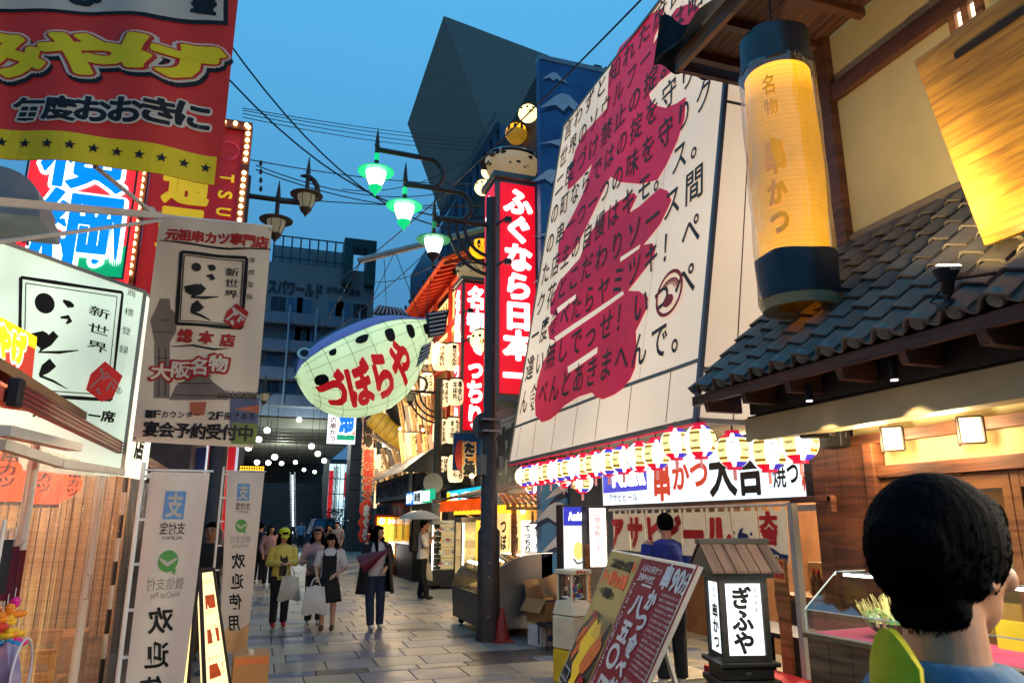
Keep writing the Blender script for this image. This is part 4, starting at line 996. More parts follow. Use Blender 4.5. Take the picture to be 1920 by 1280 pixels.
RB = M('banner_red',(190,16,50),rough=.5,emit=.26,ec=(235,10,60),evar=.3,escale=.5)
tN = (tp.c[1] - tp.c[0]).cross(tp.c[0] - tp.c[3]).normalized()
def TB(px,py): p = SP(px,py,tp.c[0],tN); return (Yf - p.y)/(Yf - Yn),(ztop - p.z)/(ztop - 2.68)
BIG = [[(1246,15),(1242,41),(1229,70),(1227,83),(1240,62),(1252,42),(1270,17),(1297,7),(1320,20),(1330,60),(1300,93),(1284,120),(1260,137),(1239,155),(1220,178),(1224,192),(1236,200),(1249,203),(1270,194),(1287,182),(1284,223),(1270,265),(1249,309),(1232,337),(1201,345),(1163,342),(1146,332),(1137,348),(1126,371),(1108,408),(1085,455),(1062,486),(1044,497),(1046,462),(1056,434),(1077,395),(1093,361),(1110,308),(1092,330),(1074,350),(1065,357),(1067,330),(1081,282),(1095,254),(1139,203),(1141,170),(1143,137),(1163,89),(1194,55),(1225,24)],
       [(1105,440),(1132,402),(1160,378),(1188,361),(1194,368),(1180,398),(1196,388),(1236,352),(1252,358),(1259,376),(1252,392),(1238,420),(1206,459),(1223,456),(1229,466),(1226,484),(1206,510),(1178,545),(1199,546),(1217,558),(1216,575),(1209,592),(1195,621),(1197,664),(1194,690),(1186,710),(1170,730),(1156,740),(1134,749),(1120,745),(1112,736),(1085,744),(1059,760),(1045,776),(1033,786),(1017,792),(1006,779),(1005,750),(1010,715),(1021,679),(1044,639),(1032,636),(1029,614),(1044,592),(1033,590),(1032,571),(1048,528),(1087,485)]]
b = B()
for pl_ in BIG: patch(b,tp,[TB(*p) for p in pl_],.008,.04)
b.obj('big_lettering',RB,tn)
b = B()
for pl_ in ([(1046,578),(1082,552),(1083,559),(1048,588)],[(1042,633),(1168,545),(1170,552),(1046,641)],[(1066,688),(1122,650),(1121,662),(1067,700)],[(1163,482),(1200,458),(1198,466),(1162,491)]): patch(b,tp,[TB(*p) for p in pl_],.011,.04)
b.obj('brush_gap',TENTF,tn)
INK = M('banner_ink',(92,74,60),.7,var=.1)
rows = ['言わずと知れた庶民の串','世界のソウルフードは昭和','二度づけ禁止の掟。阪い','の町ならではの掟を守りサ','の串一つ一つの味を守りク','た店主の自慢はキモ。ス。','ク花とこだわりソース間','一度食べたらヤミツキ！ぺ','違い無しでっせ！いっぺ','ん食べんとあきまへんで。']
b = B()
for i,s in enumerate(rows):
 v = .005 + i*.0895
 for j,ch in enumerate(s): ink(b,tp,ch,.025 + .945*j/len(s),v,.95/len(s)*.86,.074,d=.014,bold=.016,L=.06,slant=-.15)
b.obj('lettering',INK,tn)

b = B(); eu,ev = TB(1257,550); ring(b,tp,eu,ev,.05,.008,.018); b.add([tp(eu + .02*math.cos(a),ev + .012*math.sin(a) + .014,.018) for a in [k*.785 for k in range(8)]],[tuple(range(8))])
for k in range(3): b.add([tp(eu + (.02 + .008*k)*math.cos(a)*s_,ev - .006 - (.013 + .004*k)*math.sin(a)*s_,.018) for s_,rng in ((1,[i*.35 for i in range(8)]),(.82,[i*.35 for i in range(7,-1,-1)])) for a in rng],[(i,i + 1,14 - i,15 - i) for i in range(7)])
b.obj('emblem',M('emblem_red',(170,40,36),.6,emit=.1),tn)

sh = thing('beer_shop','open shop front under the tent with a long white lit signboard','shop',(5.3,8,0))
B().box(4.1,Yn + .02,2.72,8,Yf,2.78).obj('ceiling',M('tent_soffit',(150,130,100),.7),sh)
B().box(6.6,Yn,0,6.7,Yf,2.7).obj('back_wall',M('shop_back',(130,86,52),.7,var=.2),sh)
B().box(4.7,Yf - 1.0,0,6.6,Yf - .9,2.7).obj('side_wall',M('shop_side_wall',(60,70,84),.7),sh)
SG = FX(SX(1130,910,4.6).y,SX(1527,860,4.6).y,SX(1527,930,4.6).z,SX(1527,797,4.6).z,4.6)
sgn = thing('long_lightbox_sign','long white lit signboard with brush characters 串かつ大吉 under the tent','sign',(4.7,SG(.5,0).y,SG(0,1).z))
SIGNW = M('sign_white_bright',(225,240,250),emit=.8,evar=.1,escale=2)
panel(SG,'lit_panel',SIGNW,sgn,th=.14)
b = B(); frame_line(b,SG,-.008,-.05,1.008,1.05,.008,d=.004); b.obj('frame',IRON,sgn)
b = B(); rect(b,SG,.005,.02,.30,.72,.004); b.obj('blue_field',M('beer_blue',(58,62,190),emit=.6),sgn)
b = B(); ink(b,SG,'Asahi',.06,.12,.22,.5,d=.008,bold=.05,slant=-.15); b.obj('brand_lettering',WHITEGLOW,sgn)
b = B(); row(b,SG,'アサヒビール',.04,.74,.2,.2,d=.006,bold=.01); b.obj('small_lettering',M('print_navy'),sgn)
b = B(); ink(b,SG,'串',.335,.1,.1,.86,d=.006,bold=.05); ink(b,SG,'か',.44,.2,.09,.6,d=.006,bold=.04); ink(b,SG,'つ',.53,.2,.09,.6,d=.006,bold=.04); b.obj('red_lettering',M('vermilion_ink',(205,66,40),emit=.35),sgn)
b = B(); ink(b,SG,'大',.62,.1,.115,.84,d=.006,bold=.04); ink(b,SG,'吉',.735,.1,.1,.84,d=.006,bold=.04); ink(b,SG,'焼',.865,.44,.045,.42,d=.006,bold=.02); ink(b,SG,'つ',.912,.44,.04,.4,d=.006,bold=.03); b.obj('black_lettering',BRUSH,sgn)
b = B(); ink(b,SG,'竹',.957,.22,.034,.3,d=.006,bold=.03); ink(b,SG,'梅',.957,.56,.034,.36,d=.006,bold=.03); b.obj('side_lettering',M('vermilion_ink'),sgn)
b = B(); y0 = SG.c[1].y; b.box(4.45,y0 - .28,SG.c[2].z - .05,4.9,y0 - .03,2.62); b.obj('dark_end_panel',M('dark_panel',(30,24,24),.5),sgn)


def beer_lantern(p,r,label,rz,bright=1):
 t = thing('beer_lantern',label,'lantern',p,rz,group='striped beer lanterns under the tent')
 N,K = 15,32; b = B(); h = r*.98
 mats = [M('bl_yellow',(255,236,150),emit=.95,evar=.3,escale=5),M('bl_white',(255,252,245),emit=1.5,evar=.2,escale=5),M('bl_red',(225,20,50),emit=.7),M('bl_blue',(70,60,190),emit=.7),M('bl_gold',(170,120,30),emit=.4)]
 vs = []; zs = []
 for i in range(N + 1):
  f = i/N; a = (f - .5)*2.35; vs += [V((r*math.cos(a)*math.cos(2*math.pi*j/K),r*math.cos(a)*math.sin(2*math.pi*j/K),h*math.sin(a)/math.sin(1.175))) for j in range(K)]
 fs = []; mi = []
 for i in range(N):
  f = (i + .5)/N
  for j in range(K):
   fs.append((i*K + j,i*K + (j + 1) % K,(i + 1)*K + (j + 1) % K,(i + 1)*K + j))
   ph = ((j + .5)/K*4) % 1.0; sec = int((j + .5)/K*4); wd = .21*math.sqrt(max(0,1 - ((f - .5)/.5) ** 2)) + .02
   if abs(ph - .5) < wd: mi.append(1)
   elif i < 3 or i > 11: mi.append(2 if ((sec + (1 if ph > .5 else 0)) % 2 == 0) else 3)
   elif i in (4,10): mi.append(4)
   else: mi.append(0)
 b.v = vs; b.f = fs; b.mi = mi; b.obj('paper_body',mats,t,world=False,smooth='all')
 for nm,z0,z1 in (('top_cap',h*.97,h*1.16),('bottom_cap',-h*1.12,-h*.97)):
  B().lathe([(r*.42,z0),(r*.42,z1)],n=16).obj(nm,M('bl_cap',(215,20,60),.5,emit=.5),t,world=False)
 def lp(c0):
  def f(u,v,d=0):
   a = c0 + (u - .5)*.62; e = (0.5 - v)*1.5; return V((math.cos(e)*math.cos(a),math.cos(e)*math.sin(a),0))*(r*1.012) + V((0,0,h*math.sin(e)/math.sin(1.175)))
  return f
 b = B(); g_ = B()
 for s_ in range(4):
  c0 = (s_ + .5)*math.pi/2; column(b,lp(c0),'アサヒビール',.28,.04,.44,.92,bold=.03)
  c1 = s_*math.pi/2; f1 = lp(c1); ink(g_,f1,'Asahi',.12,.44,.8,.13,bold=.03)
 b.obj('lettering',M('print_navy'),t,world=False); g_.obj('brand_lettering',M('brown_print',(110,80,60)),t,world=False)
 B().tube([(0,0,h*1.15),(0,0,h*1.5)],.008,4).obj('hook',IRON,t,world=False)
 b = B(); b.cbox((0,0,-h*1.45),(r*.22,.01,r*.6)); b.obj('paper_tag',M('tag_pink',(225,150,140),emit=.3),t,world=False)
 return t
bl = None
nearl = [(1498,829,4.15,'rightmost beer lantern, half hidden by the black loudspeaker'),(1440,847,4.05,'second beer lantern from the right end, over the 焼 character'),(1375,844,4.0,'beer lantern in front of the black 吉 character'),(1313,827,4.0,'beer lantern at the tent corner over the 大 character'),(1267,831,4.0,'beer lantern directly left of the tent corner one')]
for (px,py,X,L) in nearl:
 p = SX(px,py,X)
 if bl is None: bl = beer_lantern(p,.155,L,.3)
 else: dup(bl,p,rz=random.uniform(0,1.5),label=L)
ords = ['third','fourth','fifth','sixth','seventh','eighth','ninth','tenth','eleventh','twelfth','thirteenth','fourteenth']
yy = SX(1267,831,4.0).y; zz = SX(1267,831,4.0).z
yend = SX(984,893,4.0).y
NL = 12
for i in range(NL):
 f = (i + 1)/NL; y = yy + (yend - yy)*f
 dup(bl,V((3.99,y,2.40)),rz=.35 + i*.8,label='striped beer lantern, %s to the left from the tent corner in the front row' % ords[i])
for i,(px,py) in enumerate([(1092,902),(1057,893),(1000,908)]):
 p = SX(px,py,4.35); dup(bl,p,rz=1.1*i,label='beer lantern of the second row, ' + ['hanging low over the blue Fuji screen','hanging just left of the low one','hanging at the far left over the slatted stall'][i])
pr_ = thing('lantern_rail','thin red cord rail from which the beer lanterns hang','rail',(4,8,2.6))
b = B(); b.bar((3.99,Yn,2.63),(3.99,Yf,2.63),.02); b.obj('cord',M('bl_cap'),pr_)

# ---- noren curtain
nq = FX(SX(1150,1000,4.45).y,SX(1480,1000,4.45).y,1.34,SX(1480,945,4.45).z,4.45)
nr = thing('shop_curtain','cream split curtain with red サヒビール lettering beneath the lit signboard','curtain',(4.45,nq(.5,0).y,1.4))
NORN = M('noren_cotton',(206,192,158),.85,var=.06,scale=8,bump=.1,emit=.12,ec=(255,225,180))
npan = 8
def nwarp(u,v): return .03*math.sin(u*40)*v
nq.warp = nwarp
for i in range(npan):
 u0,u1 = i/npan + .003,(i + 1)/npan - .003; sk = .0
 def fn(u,v,d,u0=u0,u1=u1): return nq(u0 + (u1 - u0)*u,.1 + .9*v,d)
 B().sheet(fn,6,4,.006).obj('curtain_panel',NORN,nr)
 for k in range(3):
  uu = u0 + (u1 - u0)*(.1 + .4*k); bb = B(); bb.add([nq(uu - .008,-.02,.003),nq(uu + .008,-.02,.003),nq(uu + .008,.11,.003),nq(uu - .008,.11,.003)],[(0,1,2,3)]); bb.obj('hanging_loop',NORN,nr)
b = B(); b.tube([nq(-.03,0,0),nq(1.02,0,0)],.014,8); b.obj('rod',M('pale_rod',(200,190,170),.5),nr)
REDT = M('textile_red',(196,34,34),.8)
b = B()
for ch,u,w in (('ア',-.01,.1),('サ',.115,.12),('ヒ',.245,.12),('ビ',.375,.12),('ー',.505,.11),('ル',.63,.12)): ink(b,nq,ch,u,.16,w,.8,d=.008,bold=.07,L=.05)
ink(b,nq,'大',.885,.12,.075,.3,d=.008,bold=.09,L=.05); ink(b,nq,'吉',.885,.4,.075,.3,d=.008,bold=.09,L=.05)
b.obj('red_lettering',REDT,nr)
NAVYT = M('textile_navy',(40,44,96),.8)
b = B(); patch(b,nq,[(.775,.8),(.785,.55),(.8,.44),(.82,.4),(.81,.5),(.835,.52),(.845,.64),(.838,.72),(.85,.82),(.85,.99),(.77,.99)],.008,L=.06); patch(b,nq,[(.86,.8),(.89,.74),(.93,.76),(.97,.84),(1.0,.86),(.995,1),(.86,1)],.01,L=.06)
for u,v in ((.765,.5),(.76,.62),(.85,.52)): disc(b,nq,u,v,.005,.008,8)
b.obj('wave_print',NAVYT,nr)
b = B(); row(b,nq,'串つ',.895,.84,.07,.13,d=.014,bold=.05,L=.05); b.obj('pale_lettering',NORN,nr)

lt_ = bpy.data.lights.new('shop_lamp','AREA'); lt_.energy = 130; lt_.size = .6; lt_.color = (1,.82,.58); lo = bpy.data.objects.new('shop_lamp',lt_); col.objects.link(lo); lo.location = (5.6,7.2,2.6)
B().box(5.3,6.9,2.64,5.9,7.5,2.7).obj('ceiling_light',M('lamp_panel',(255,240,210),emit=3),sh)
gf = thing('glass_door','white framed glass door between the cream curtain and the cedar wall','door',(4.5,5.4,0))
dq = FX(SX(1487,1000,4.5).y,SX(1572,1000,4.5).y,0.0,SX(1530,947,4.5).z,4.5)
b = B()
for u in (0,.94): b.add([dq(u,0,.02),dq(u + .06,0,.02),dq(u + .06,1,.02),dq(u,1,.02),dq(u,0,-.02),dq(u + .06,0,-.02),dq(u + .06,1,-.02),dq(u,1,-.02)],[(0,1,2,3),(7,6,5,4),(0,4,5,1),(3,2,6,7),(0,3,7,4),(1,5,6,2)])
b.bar(dq(0,.01),dq(1,.01),.05); b.bar(dq(0,.97),dq(1,.97),.05); b.obj('frame',M('alu_frame',(165,160,150),.4),gf)
B().quad(dq(.06,.02),dq(.94,.02),dq(.94,.97),dq(.06,.97)).obj('pane',glassmat('door_glass',(225,215,200),.06),gf)
ib = thing('inner_counter','dim wooden counter with cartons behind the glass door','counter',(5.4,5.9,0))
B().box(5.0,5.35,0,6.3,6.4,.95).obj('body',DKWOOD,ib); B().box(4.98,5.3,.951,6.32,6.42,1.0).obj('top',WOOD,ib)
for i,(x,y,w_,h_) in enumerate([(5.2,5.55,.3,.34),(5.25,5.95,.26,.3),(5.7,5.6,.35,.5)]):
 o = B().box(x,y,1.003,x + .3,y + w_,1.003 + h_).obj('carton',M('cardboard',(168,126,80),.8,var=.1),label=['brown carton on the inner counter near the glass door','brown carton deeper on the inner counter','tall carton at the back of the inner counter'][i],cat='box',group='cartons on the inner counter')
bt = None
for i in range(6):
 p = V((5.08 + .06*(i % 2),5.35 + i*.13,1.003)); L = 'dark sauce bottle number %s along the inner counter edge' % ['one','two','three','four','five','six'][i]
 L = 'dark sauce bottle on the inner counter, %s from the door side' % ['first','second','third','fourth','fifth','sixth'][i]
 if bt is None:
  bt = thing('sauce_bottle',L,'bottle',p,group='sauce bottles on the inner counter'); B().lathe([(.035,0),(.035,.14),(.014,.19),(.014,.22)],n=10).obj('bottle_body',M('sauce_glass',(40,20,14),.15),bt,world=False); B().lathe([(.017,.22),(.017,.25)],n=8).obj('bottle_cap',M('cap_red',(190,30,30),.4),bt,world=False)
 else: dup(bt,p,label=L)

# ================================================================ TILED HOUSE on the right
EX,WX = 3.6,5.2
EZ = 2.78; WZ = CAMH + .487*WX
YA = 5.46; YB = 1.55
hs = thing('tiled_house','traditional house with cream walls and a grey tiled eave roof','building',(6,3.5,0))
PLAST = M('house_plaster',(212,192,140),.9,var=.07,scale=2,bump=.12,bscale=80)
B().box(WX,.2,WZ - .9,WX + .2,YA - .1,9.5).obj('upper_wall',PLAST,hs)
BEAM = woodmat('brown_beam',(104,62,42),(70,40,28),.55)
def beamX(px0,py0,px1,py1,w,X=WX - .03,name='beam'):
 B().bar(SX(px0,py0,X),SX(px1,py1,X),.08,w,up=(1,0,0)) if False else None
 b = B(); a,c_ = SX(px0,py0,X),SX(px1,py1,X); b.bar(a,c_,.06,w,up=(0,0,1) if abs((c_ - a).normalized().z) < .9 else (0,1,0)); return b.obj(name,BEAM,hs,bevel=.006)
a,c_ = SX(1546,120,WX - .04),SX(1583,480,WX - .04); yp = (a.y + c_.y)/2
B().box(WX - .1,yp - .09,WZ - .5,WX - .002,yp + .09,9).obj('post',BEAM,hs,bevel=.006)
zb_ = SX(1650,117,WX).z; B().box(WX - .08,.2,zb_ - .09,WX - .003,yp - .092,zb_ + .09).obj('beam',BEAM,hs,bevel=.006)
B().box(WX - .06,.2,WZ - .02,WX - .003,yp - .092,WZ + .12).obj('flashing_board',M('grey_board',(130,112,90),.7),hs)
b = B(); z0 = SX(1800,58,WX).z
b.box(WX - .02,SX(1845,20,WX).y,z0,WX - .005,SX(1790,20,WX).y,z0 + 1.0); b.obj('paper_window',M('shoji_glow',(255,240,200),emit=1.5),hs)
for k in range(3):
 ya,yb2 = SX(1790,20,WX).y,SX(1845,20,WX).y; y_ = ya + (yb2 - ya)*k/2; B().box(WX - .06,y_ - .03,z0 - .06,WX - .022,y_ + .03,z0 + 1.0).obj('window_bar',WOOD,hs)
B().box(WX - .05,yb2,z0 - .06,WX - .024,ya,z0).obj('window_sill',WOOD,hs)

ue = thing('upper_eave','wooden plank underside of the upper eave above the paper lantern','eave',(4.6,4.8,6))
ez = 6.5
ec = SZ(1312,92,ez); y1_ = ec.y + .25; x0_ = ec.x
PLK = woodmat('eave_plank',(112,70,44),(74,44,28),.7,(12,1,1))
for i in range(9):
 x = x0_ + i*.2
 if x > WX - .05: break
 B().box(x + .004,1.4,ez + .05,min(x + .196,WX),y1_,ez + .07).obj('plank',PLK,ue)
for i in range(5):
 y = y1_ - .12 - i*.55; B().box(x0_ - .02,y - .04,ez - .04,WX - .01,y + .04,ez + .045).obj('rafter',BEAM,ue)
B().box(x0_ - .08,1.4,ez - .06,x0_ - .021,y1_ + .05,ez + .12).obj('fascia',WOOD,ue); B().box(x0_ - .08,y1_ + .052,ez - .06,WX,y1_ + .11,ez + .12).obj('end_fascia',BEAM,ue)
b = B(); b.grid(lambda u,v: V((x0_ - .22 + .5*v,1.2 + (y1_ + .3 - 1.2)*u,ez + .12 + .45*v + .05*math.sin(u*40)*(1 - v))),60,4)
b.grid(lambda u,v: V((x0_ - .22 + (WX - x0_ + .2)*u,y1_ + .32 - .2*v,ez + .12 + .5*v + .045*math.sin(u*24))),30,4); b.obj('sheet_roof',M('roof_tarpaulin',(58,60,64),.5,bump=.3),ue)


TILE = [M('tile_grey',(106,98,90),.58,var=.2,scale=5,bump=.1),M('tile_grey_dark',(92,86,80),.55,var=.2,scale=5,bump=.1),M('tile_grey_warm',(118,106,94),.6,var=.2,scale=5,bump=.1)]
slope = V((WX - EX,0,WZ - EZ)); SLn = slope.length; sd = slope.normalized(); sn = V((-sd.z,0,sd.x))
NR = 9; tw_ = .245; tl_ = SLn/NR
def tile_mesh(mat,capend=False):
 prof = []
 for i in range(13):
  f = i/12
  z = .045*math.sin((f*1.0)*2*math.pi*.5) if f < .5 else .045*math.cos((f - .5)*2*math.pi*.75)*(1 if f < .83 else .9)
  z = .04*math.sin(2*math.pi*f - .6) + .012*math.cos(4*math.pi*f)
  prof.append((f*(tw_ + .03) - .015,z))
 vs = []; n = len(prof)
 for s_,lift in ((-.02,.035),(tl_ + .03,.0)):
  for th in (0,.018):
   for y,z in prof: vs.append((s_,y,z + lift + th))
 fs = []
 for i in range(n - 1):
  fs += [(n + i,n + i + 1,3*n + i + 1,3*n + i),(i,2*n + i,2*n + i + 1,i + 1),(i,i + 1,n + i + 1,n + i)]
 me = bpy.data.meshes.new('roof_tile'); me.from_pydata(vs,[],fs); me.materials.append(mat); me.polygons.foreach_set('use_smooth',[True]*len(fs)); me.set_sharp_from_angle(angle=rad(50)); return me
tms = [tile_mesh(m) for m in TILE]
NC = int((YA - YB)/tw_) + 1
random.seed(9)
for r in range(NR):
 for c in range(NC):
  o = bpy.data.objects.new('roof_tile',random.choice(tms)); col.objects.link(o); o.parent = hs
  y = YA - (c + 1)*tw_; p = V((EX,y,EZ)) + sd*(r*tl_) + sn*.03
  Rm = Matrix((sd,V((0,1,0)),sn)).transposed().to_4x4()
  o.matrix_local = WM[hs].inverted() @ Matrix.Translation(p + V((0,0,random.uniform(-.003,.003)))) @ Rm @ Matrix.Rotation(random.uniform(-.012,.012),4,'Z')
B().hexa([V((EX + .05,YB,EZ - .03)),V((WX,YB,WZ - .03)),V((WX,YA,WZ - .03)),V((EX + .05,YA,EZ - .03)),V((EX + .05,YB,EZ)),V((WX,YB,WZ)),V((WX,YA,WZ)),V((EX + .05,YA,EZ))]).obj('roof_deck',DKWOOD,hs)
for c in range(NC):
 y = YA - (c + 1)*tw_ + .075; b = B(); p = V((EX - .03,y,EZ + .055)); b.lathe([(.005,-.035),(.04,-.03),(.052,-.012),(.055,.02)],p,14,ax=sd); b.obj('eave_cap',M('tile_cap',(96,104,98),.35,var=.2,scale=8),hs,smooth=True)
for r in range(NR):
 p = V((EX,YA,EZ)) + sd*(r*tl_); q_ = p + sd*(tl_ + .03); b = B(); b.hexa([p + V((0,-.02,.02)),q_ + V((0,-.02,0)),q_ + V((0,.05,0)),p + V((0,.05,.02)),p + sn*.1 + V((0,-.02,0)),q_ + sn*.07 + V((0,-.02,0)),q_ + sn*.07 + V((0,.05,0)),p + sn*.1 + V((0,.05,0))]); b.obj('verge_tile',TILE[0],hs)
b = B(); b.bar((EX + .02,YB,EZ - .04),(EX + .02,YA + .08,EZ - .04),.05,.08); b.obj('fascia',BEAM,hs)
for i in range(8):
 y = YA - .12 - i*.52; B().hexa([(EX + .02,y - .03,EZ - .16),(EX + .35,y - .03,EZ - .16),(EX + .35,y + .03,EZ - .16),(EX + .02,y + .03,EZ - .16),(EX + .0,y - .03,EZ - .082),(EX + .35,y - .03,EZ + .1),(EX + .35,y + .03,EZ + .1),(EX + .0,y + .03,EZ - .082)]).obj('rafter_end',BEAM,hs)

FXW = 4.45
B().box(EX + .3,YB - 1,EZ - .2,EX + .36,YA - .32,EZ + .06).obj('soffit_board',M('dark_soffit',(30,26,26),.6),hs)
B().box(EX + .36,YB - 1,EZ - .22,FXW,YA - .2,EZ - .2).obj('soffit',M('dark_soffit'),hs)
B().box(EX + .33,YB - 1,EZ - .42,EX + .5,YA - .2,EZ - .221).obj('cream_beam',M('cream_beam',(196,178,130),.6,var=.08),hs)
for (px,py,L) in ((1517,745,''),(1676,705,'')):
 p = SX(px,py,EX + .17); b = B(); b.tube([p + V((0,0,-.02)),p + V((0,0,.1))],.026,12); o = b.obj('downlight',BLACK,hs)
 b = B(); b.lathe([(.022,0),(.022,.004)],p + V((0,0,-.028)),12); b.obj('downlight_lens',M('lens_glow',(255,240,220),emit=6),hs)
 l_ = bpy.data.lights.new('eave_downlight','SPOT'); l_.energy = 18; l_.spot_size = rad(90); l_.color = (1,.8,.55); l_.shadow_soft_size = .03; lo = bpy.data.objects.new('eave_downlight',l_); col.objects.link(lo); lo.location = p + V((0,0,-.05))
ztl = SX(1700,855,FXW).z
for i in range(6):  # unseen downlights added along the eave to brighten near banners and posters
 y_ = 2.2 - i*.95; p = V((EX + .12,y_,EZ - .12)); B().tube([p,p + V((0,0,.1))],.026,10).obj('downlight',BLACK,hs); B().lathe([(.022,0),(.022,.004)],p + V((0,0,-.008)),12).obj('downlight_lens',M('lens_glow'),hs)
 l_ = bpy.data.lights.new('eave_downlight','SPOT'); l_.energy = 140; l_.spot_size = rad(172); l_.spot_blend = .3; l_.color = (1,.84,.64); l_.shadow_soft_size = .04; lo = bpy.data.objects.new('eave_downlight',l_); col.objects.link(lo); lo.location = p + V((0,0,-.03)); lo.rotation_euler = (0,rad(48),0)
B().box(FXW + .06,YB - 1.2,1.2,FXW + .12,SX(1655,900,FXW).y + .3,EZ - .23).obj('plaster_band',PLAST,hs)
B().box(FXW - .02,YB - 1.2,EZ - .5,FXW + .05,YA - .3,EZ - .421).obj('head_beam',REDW,hs)

yl2,yr2 = SX(1540,1000,FXW).y,SX(1650,1000,FXW).y
n = 4
for i in range(n):
 y0 = yr2 + (yl2 - yr2)*i/n; y1 = yr2 + (yl2 - yr2)*(i + 1)/n; B().box(FXW - .03 - .004*(i % 2),y0 + .002,0,FXW + .04,y1 - .002,EZ - .5).obj('cedar_board',REDW,hs,bevel=.004)
B().box(FXW - .08,yr2 - .09,0,FXW + .04,yr2,EZ - .5).obj('corner_post',REDW,hs,bevel=.005)

zd = SX(1900,880,FXW).z
zd = SX(1700,893,FXW).z
B().box(FXW - .05,YB - 1.2,zd,FXW + .05,yr2 - .092,zd + .09).obj('lintel',REDW,hs,bevel=.004)
DOORW = woodmat('door_wood',(150,98,52),(108,66,34),.5)
dg = glassmat('pane_glass',(235,230,215),.1)
for i,(pa,pb_) in enumerate([(1650,1712),(1714,1800),(1802,1905),(1907,2060)]):
 ya = SX(pa,950,FXW).y; yb_ = SX(pb_,950,FXW).y; dr = B(); t_ = .055
 dr.box(FXW - .02,yb_,0,FXW + .03,yb_ + t_,zd - .003); dr.box(FXW - .02,ya - t_,0,FXW + .03,ya,zd - .003)
 for z in (zd - .11,.9,.02): dr.box(FXW - .018,yb_ + t_ + .001,z,FXW + .028,ya - t_ - .001,z + .1)
 d_ = dr.obj('door',DOORW,hs); B().box(FXW,yb_ + t_,1.0,FXW + .004,ya - t_,zd - .11).obj('pane',dg,d_)
 B().box(FXW - .01,yb_ + t_,.12,FXW + .01,ya - t_,.9).obj('kick_panel',DOORW,d_)
B().box(6.1,YB - 1.2,0,6.2,yr2,EZ).obj('inner_wall',M('inner_wall',(190,165,110),.8,var=.1),hs)
B().box(FXW + .2,yr2 - .05,0,6.1,yr2,EZ).obj('inner_partition',M('inner_wall'),hs)
random.seed(12)
for i in range(12):
 y = yr2 - .3 - i*.24; z = random.uniform(1.5,2.05); B().box(6.07,y,z,6.095,y + .16,z + .24).obj('paper_notice',M('notice_paper',(225,215,180),.8,emit=.1),hs)
il = bpy.data.lights.new('inn_lamp','AREA'); il.energy = 80; il.size = .8; il.color = (1,.82,.5); io = bpy.data.objects.new('inn_lamp',il); col.objects.link(io); io.location = (5.3,3.4,2.45)

def sconce(px,py,s,label):
 p = SX(px,py,FXW - .02); t = thing('wall_sconce',label,'lamp',p,group='paper wall lamps above the sliding doors')
 G_ = M('sconce_glow',(255,226,160),emit=3.2,evar=.25,escale=9)
 w,h,d = s*.5,s*.5,s*.55
 P = [V((0,w,0)),V((-d,.0,0)),V((0,-w,0))]
 for a,c_ in ((P[0],P[1]),(P[1],P[2])):
  B().quad(a + V((0,0,-h*.82)),c_ + V((0,0,-h*.82)),c_ + V((0,0,h)),a + V((0,0,h))).obj('paper_side',G_,t,world=False)
 B().add([P[0]*.9 + V((0,0,h*.93)),P[1]*.9 + V((0,0,h*.93)),P[2]*.9 + V((0,0,h*.93))],[(0,1,2)]).obj('paper_top',G_,t,world=False)
 b = B()
 for q in P: b.bar(q + V((-.004,0,-h*.82)),q + V((-.004,0,h)),.014)
 for z in (-h*.82,h):
  for a,c_ in ((P[0],P[1]),(P[1],P[2])): b.bar(a + V((-.004,0,z)),c_ + V((-.004,0,z)),.014)
 b.obj('frame',DKWOOD,t,world=False)
 l_ = bpy.data.lights.new('sconce_light','POINT'); l_.energy = 14; l_.color = (1,.78,.46); l_.shadow_soft_size = .1; lo = bpy.data.objects.new('sconce_light',l_); col.objects.link(lo); lo.location = p + V((-.2,0,-.02)); return t
sconce(1675,826,.19,'left paper wall lamp above the sliding doors'); sconce(1821,810,.19,'right paper wall lamp above the sliding doors')

def speaker(px,py,X,d,rz,label):
 p = SX(px,py,X); t = thing('loudspeaker',label,'loudspeaker',p,rz,group='black loudspeakers under the eave'); B().cbox((0,0,0),d).obj('cabinet',M('speaker_black',(26,22,22),.5),t,world=False,bevel=.012)
 B().cbox((-d[0]/2 - .004,0,0),(.006,d[1]*.86,d[2]*.86)).obj('grille',M('grille_black',(40,34,32),.8,bump=.4,bscale=200),t,world=False); b = B(); b.tube([(0,d[1]*.52,0),(0,d[1]*.55,d[2]*.7),(0,-d[1]*.55,d[2]*.7),(0,-d[1]*.52,0)],.007,5); b.obj('bracket',IRON,t,world=False); return t
speaker(1531,800,4.1,(.13,.24,.17),.5,'larger black loudspeaker hanging under the eave'); speaker(1566,822,4.36,(.12,.2,.15),.1,'smaller black loudspeaker on the cedar wall')
br = B(); p = SX(1560,935,4.3); br.bar((4.2,p.y + .35,p.z),(4.2,p.y - .12,p.z),.05); br.bar((4.2,p.y - .1,p.z + .02),(4.2,p.y - .1,p.z - .1),.05); br.bar((4.2,p.y + .1,p.z),(4.46,p.y + .1,p.z),.05); br.obj('curtain_bracket',REDW,label='brown wooden bracket sticking out at the end of the lit signboard',cat='bracket',bevel=.004)

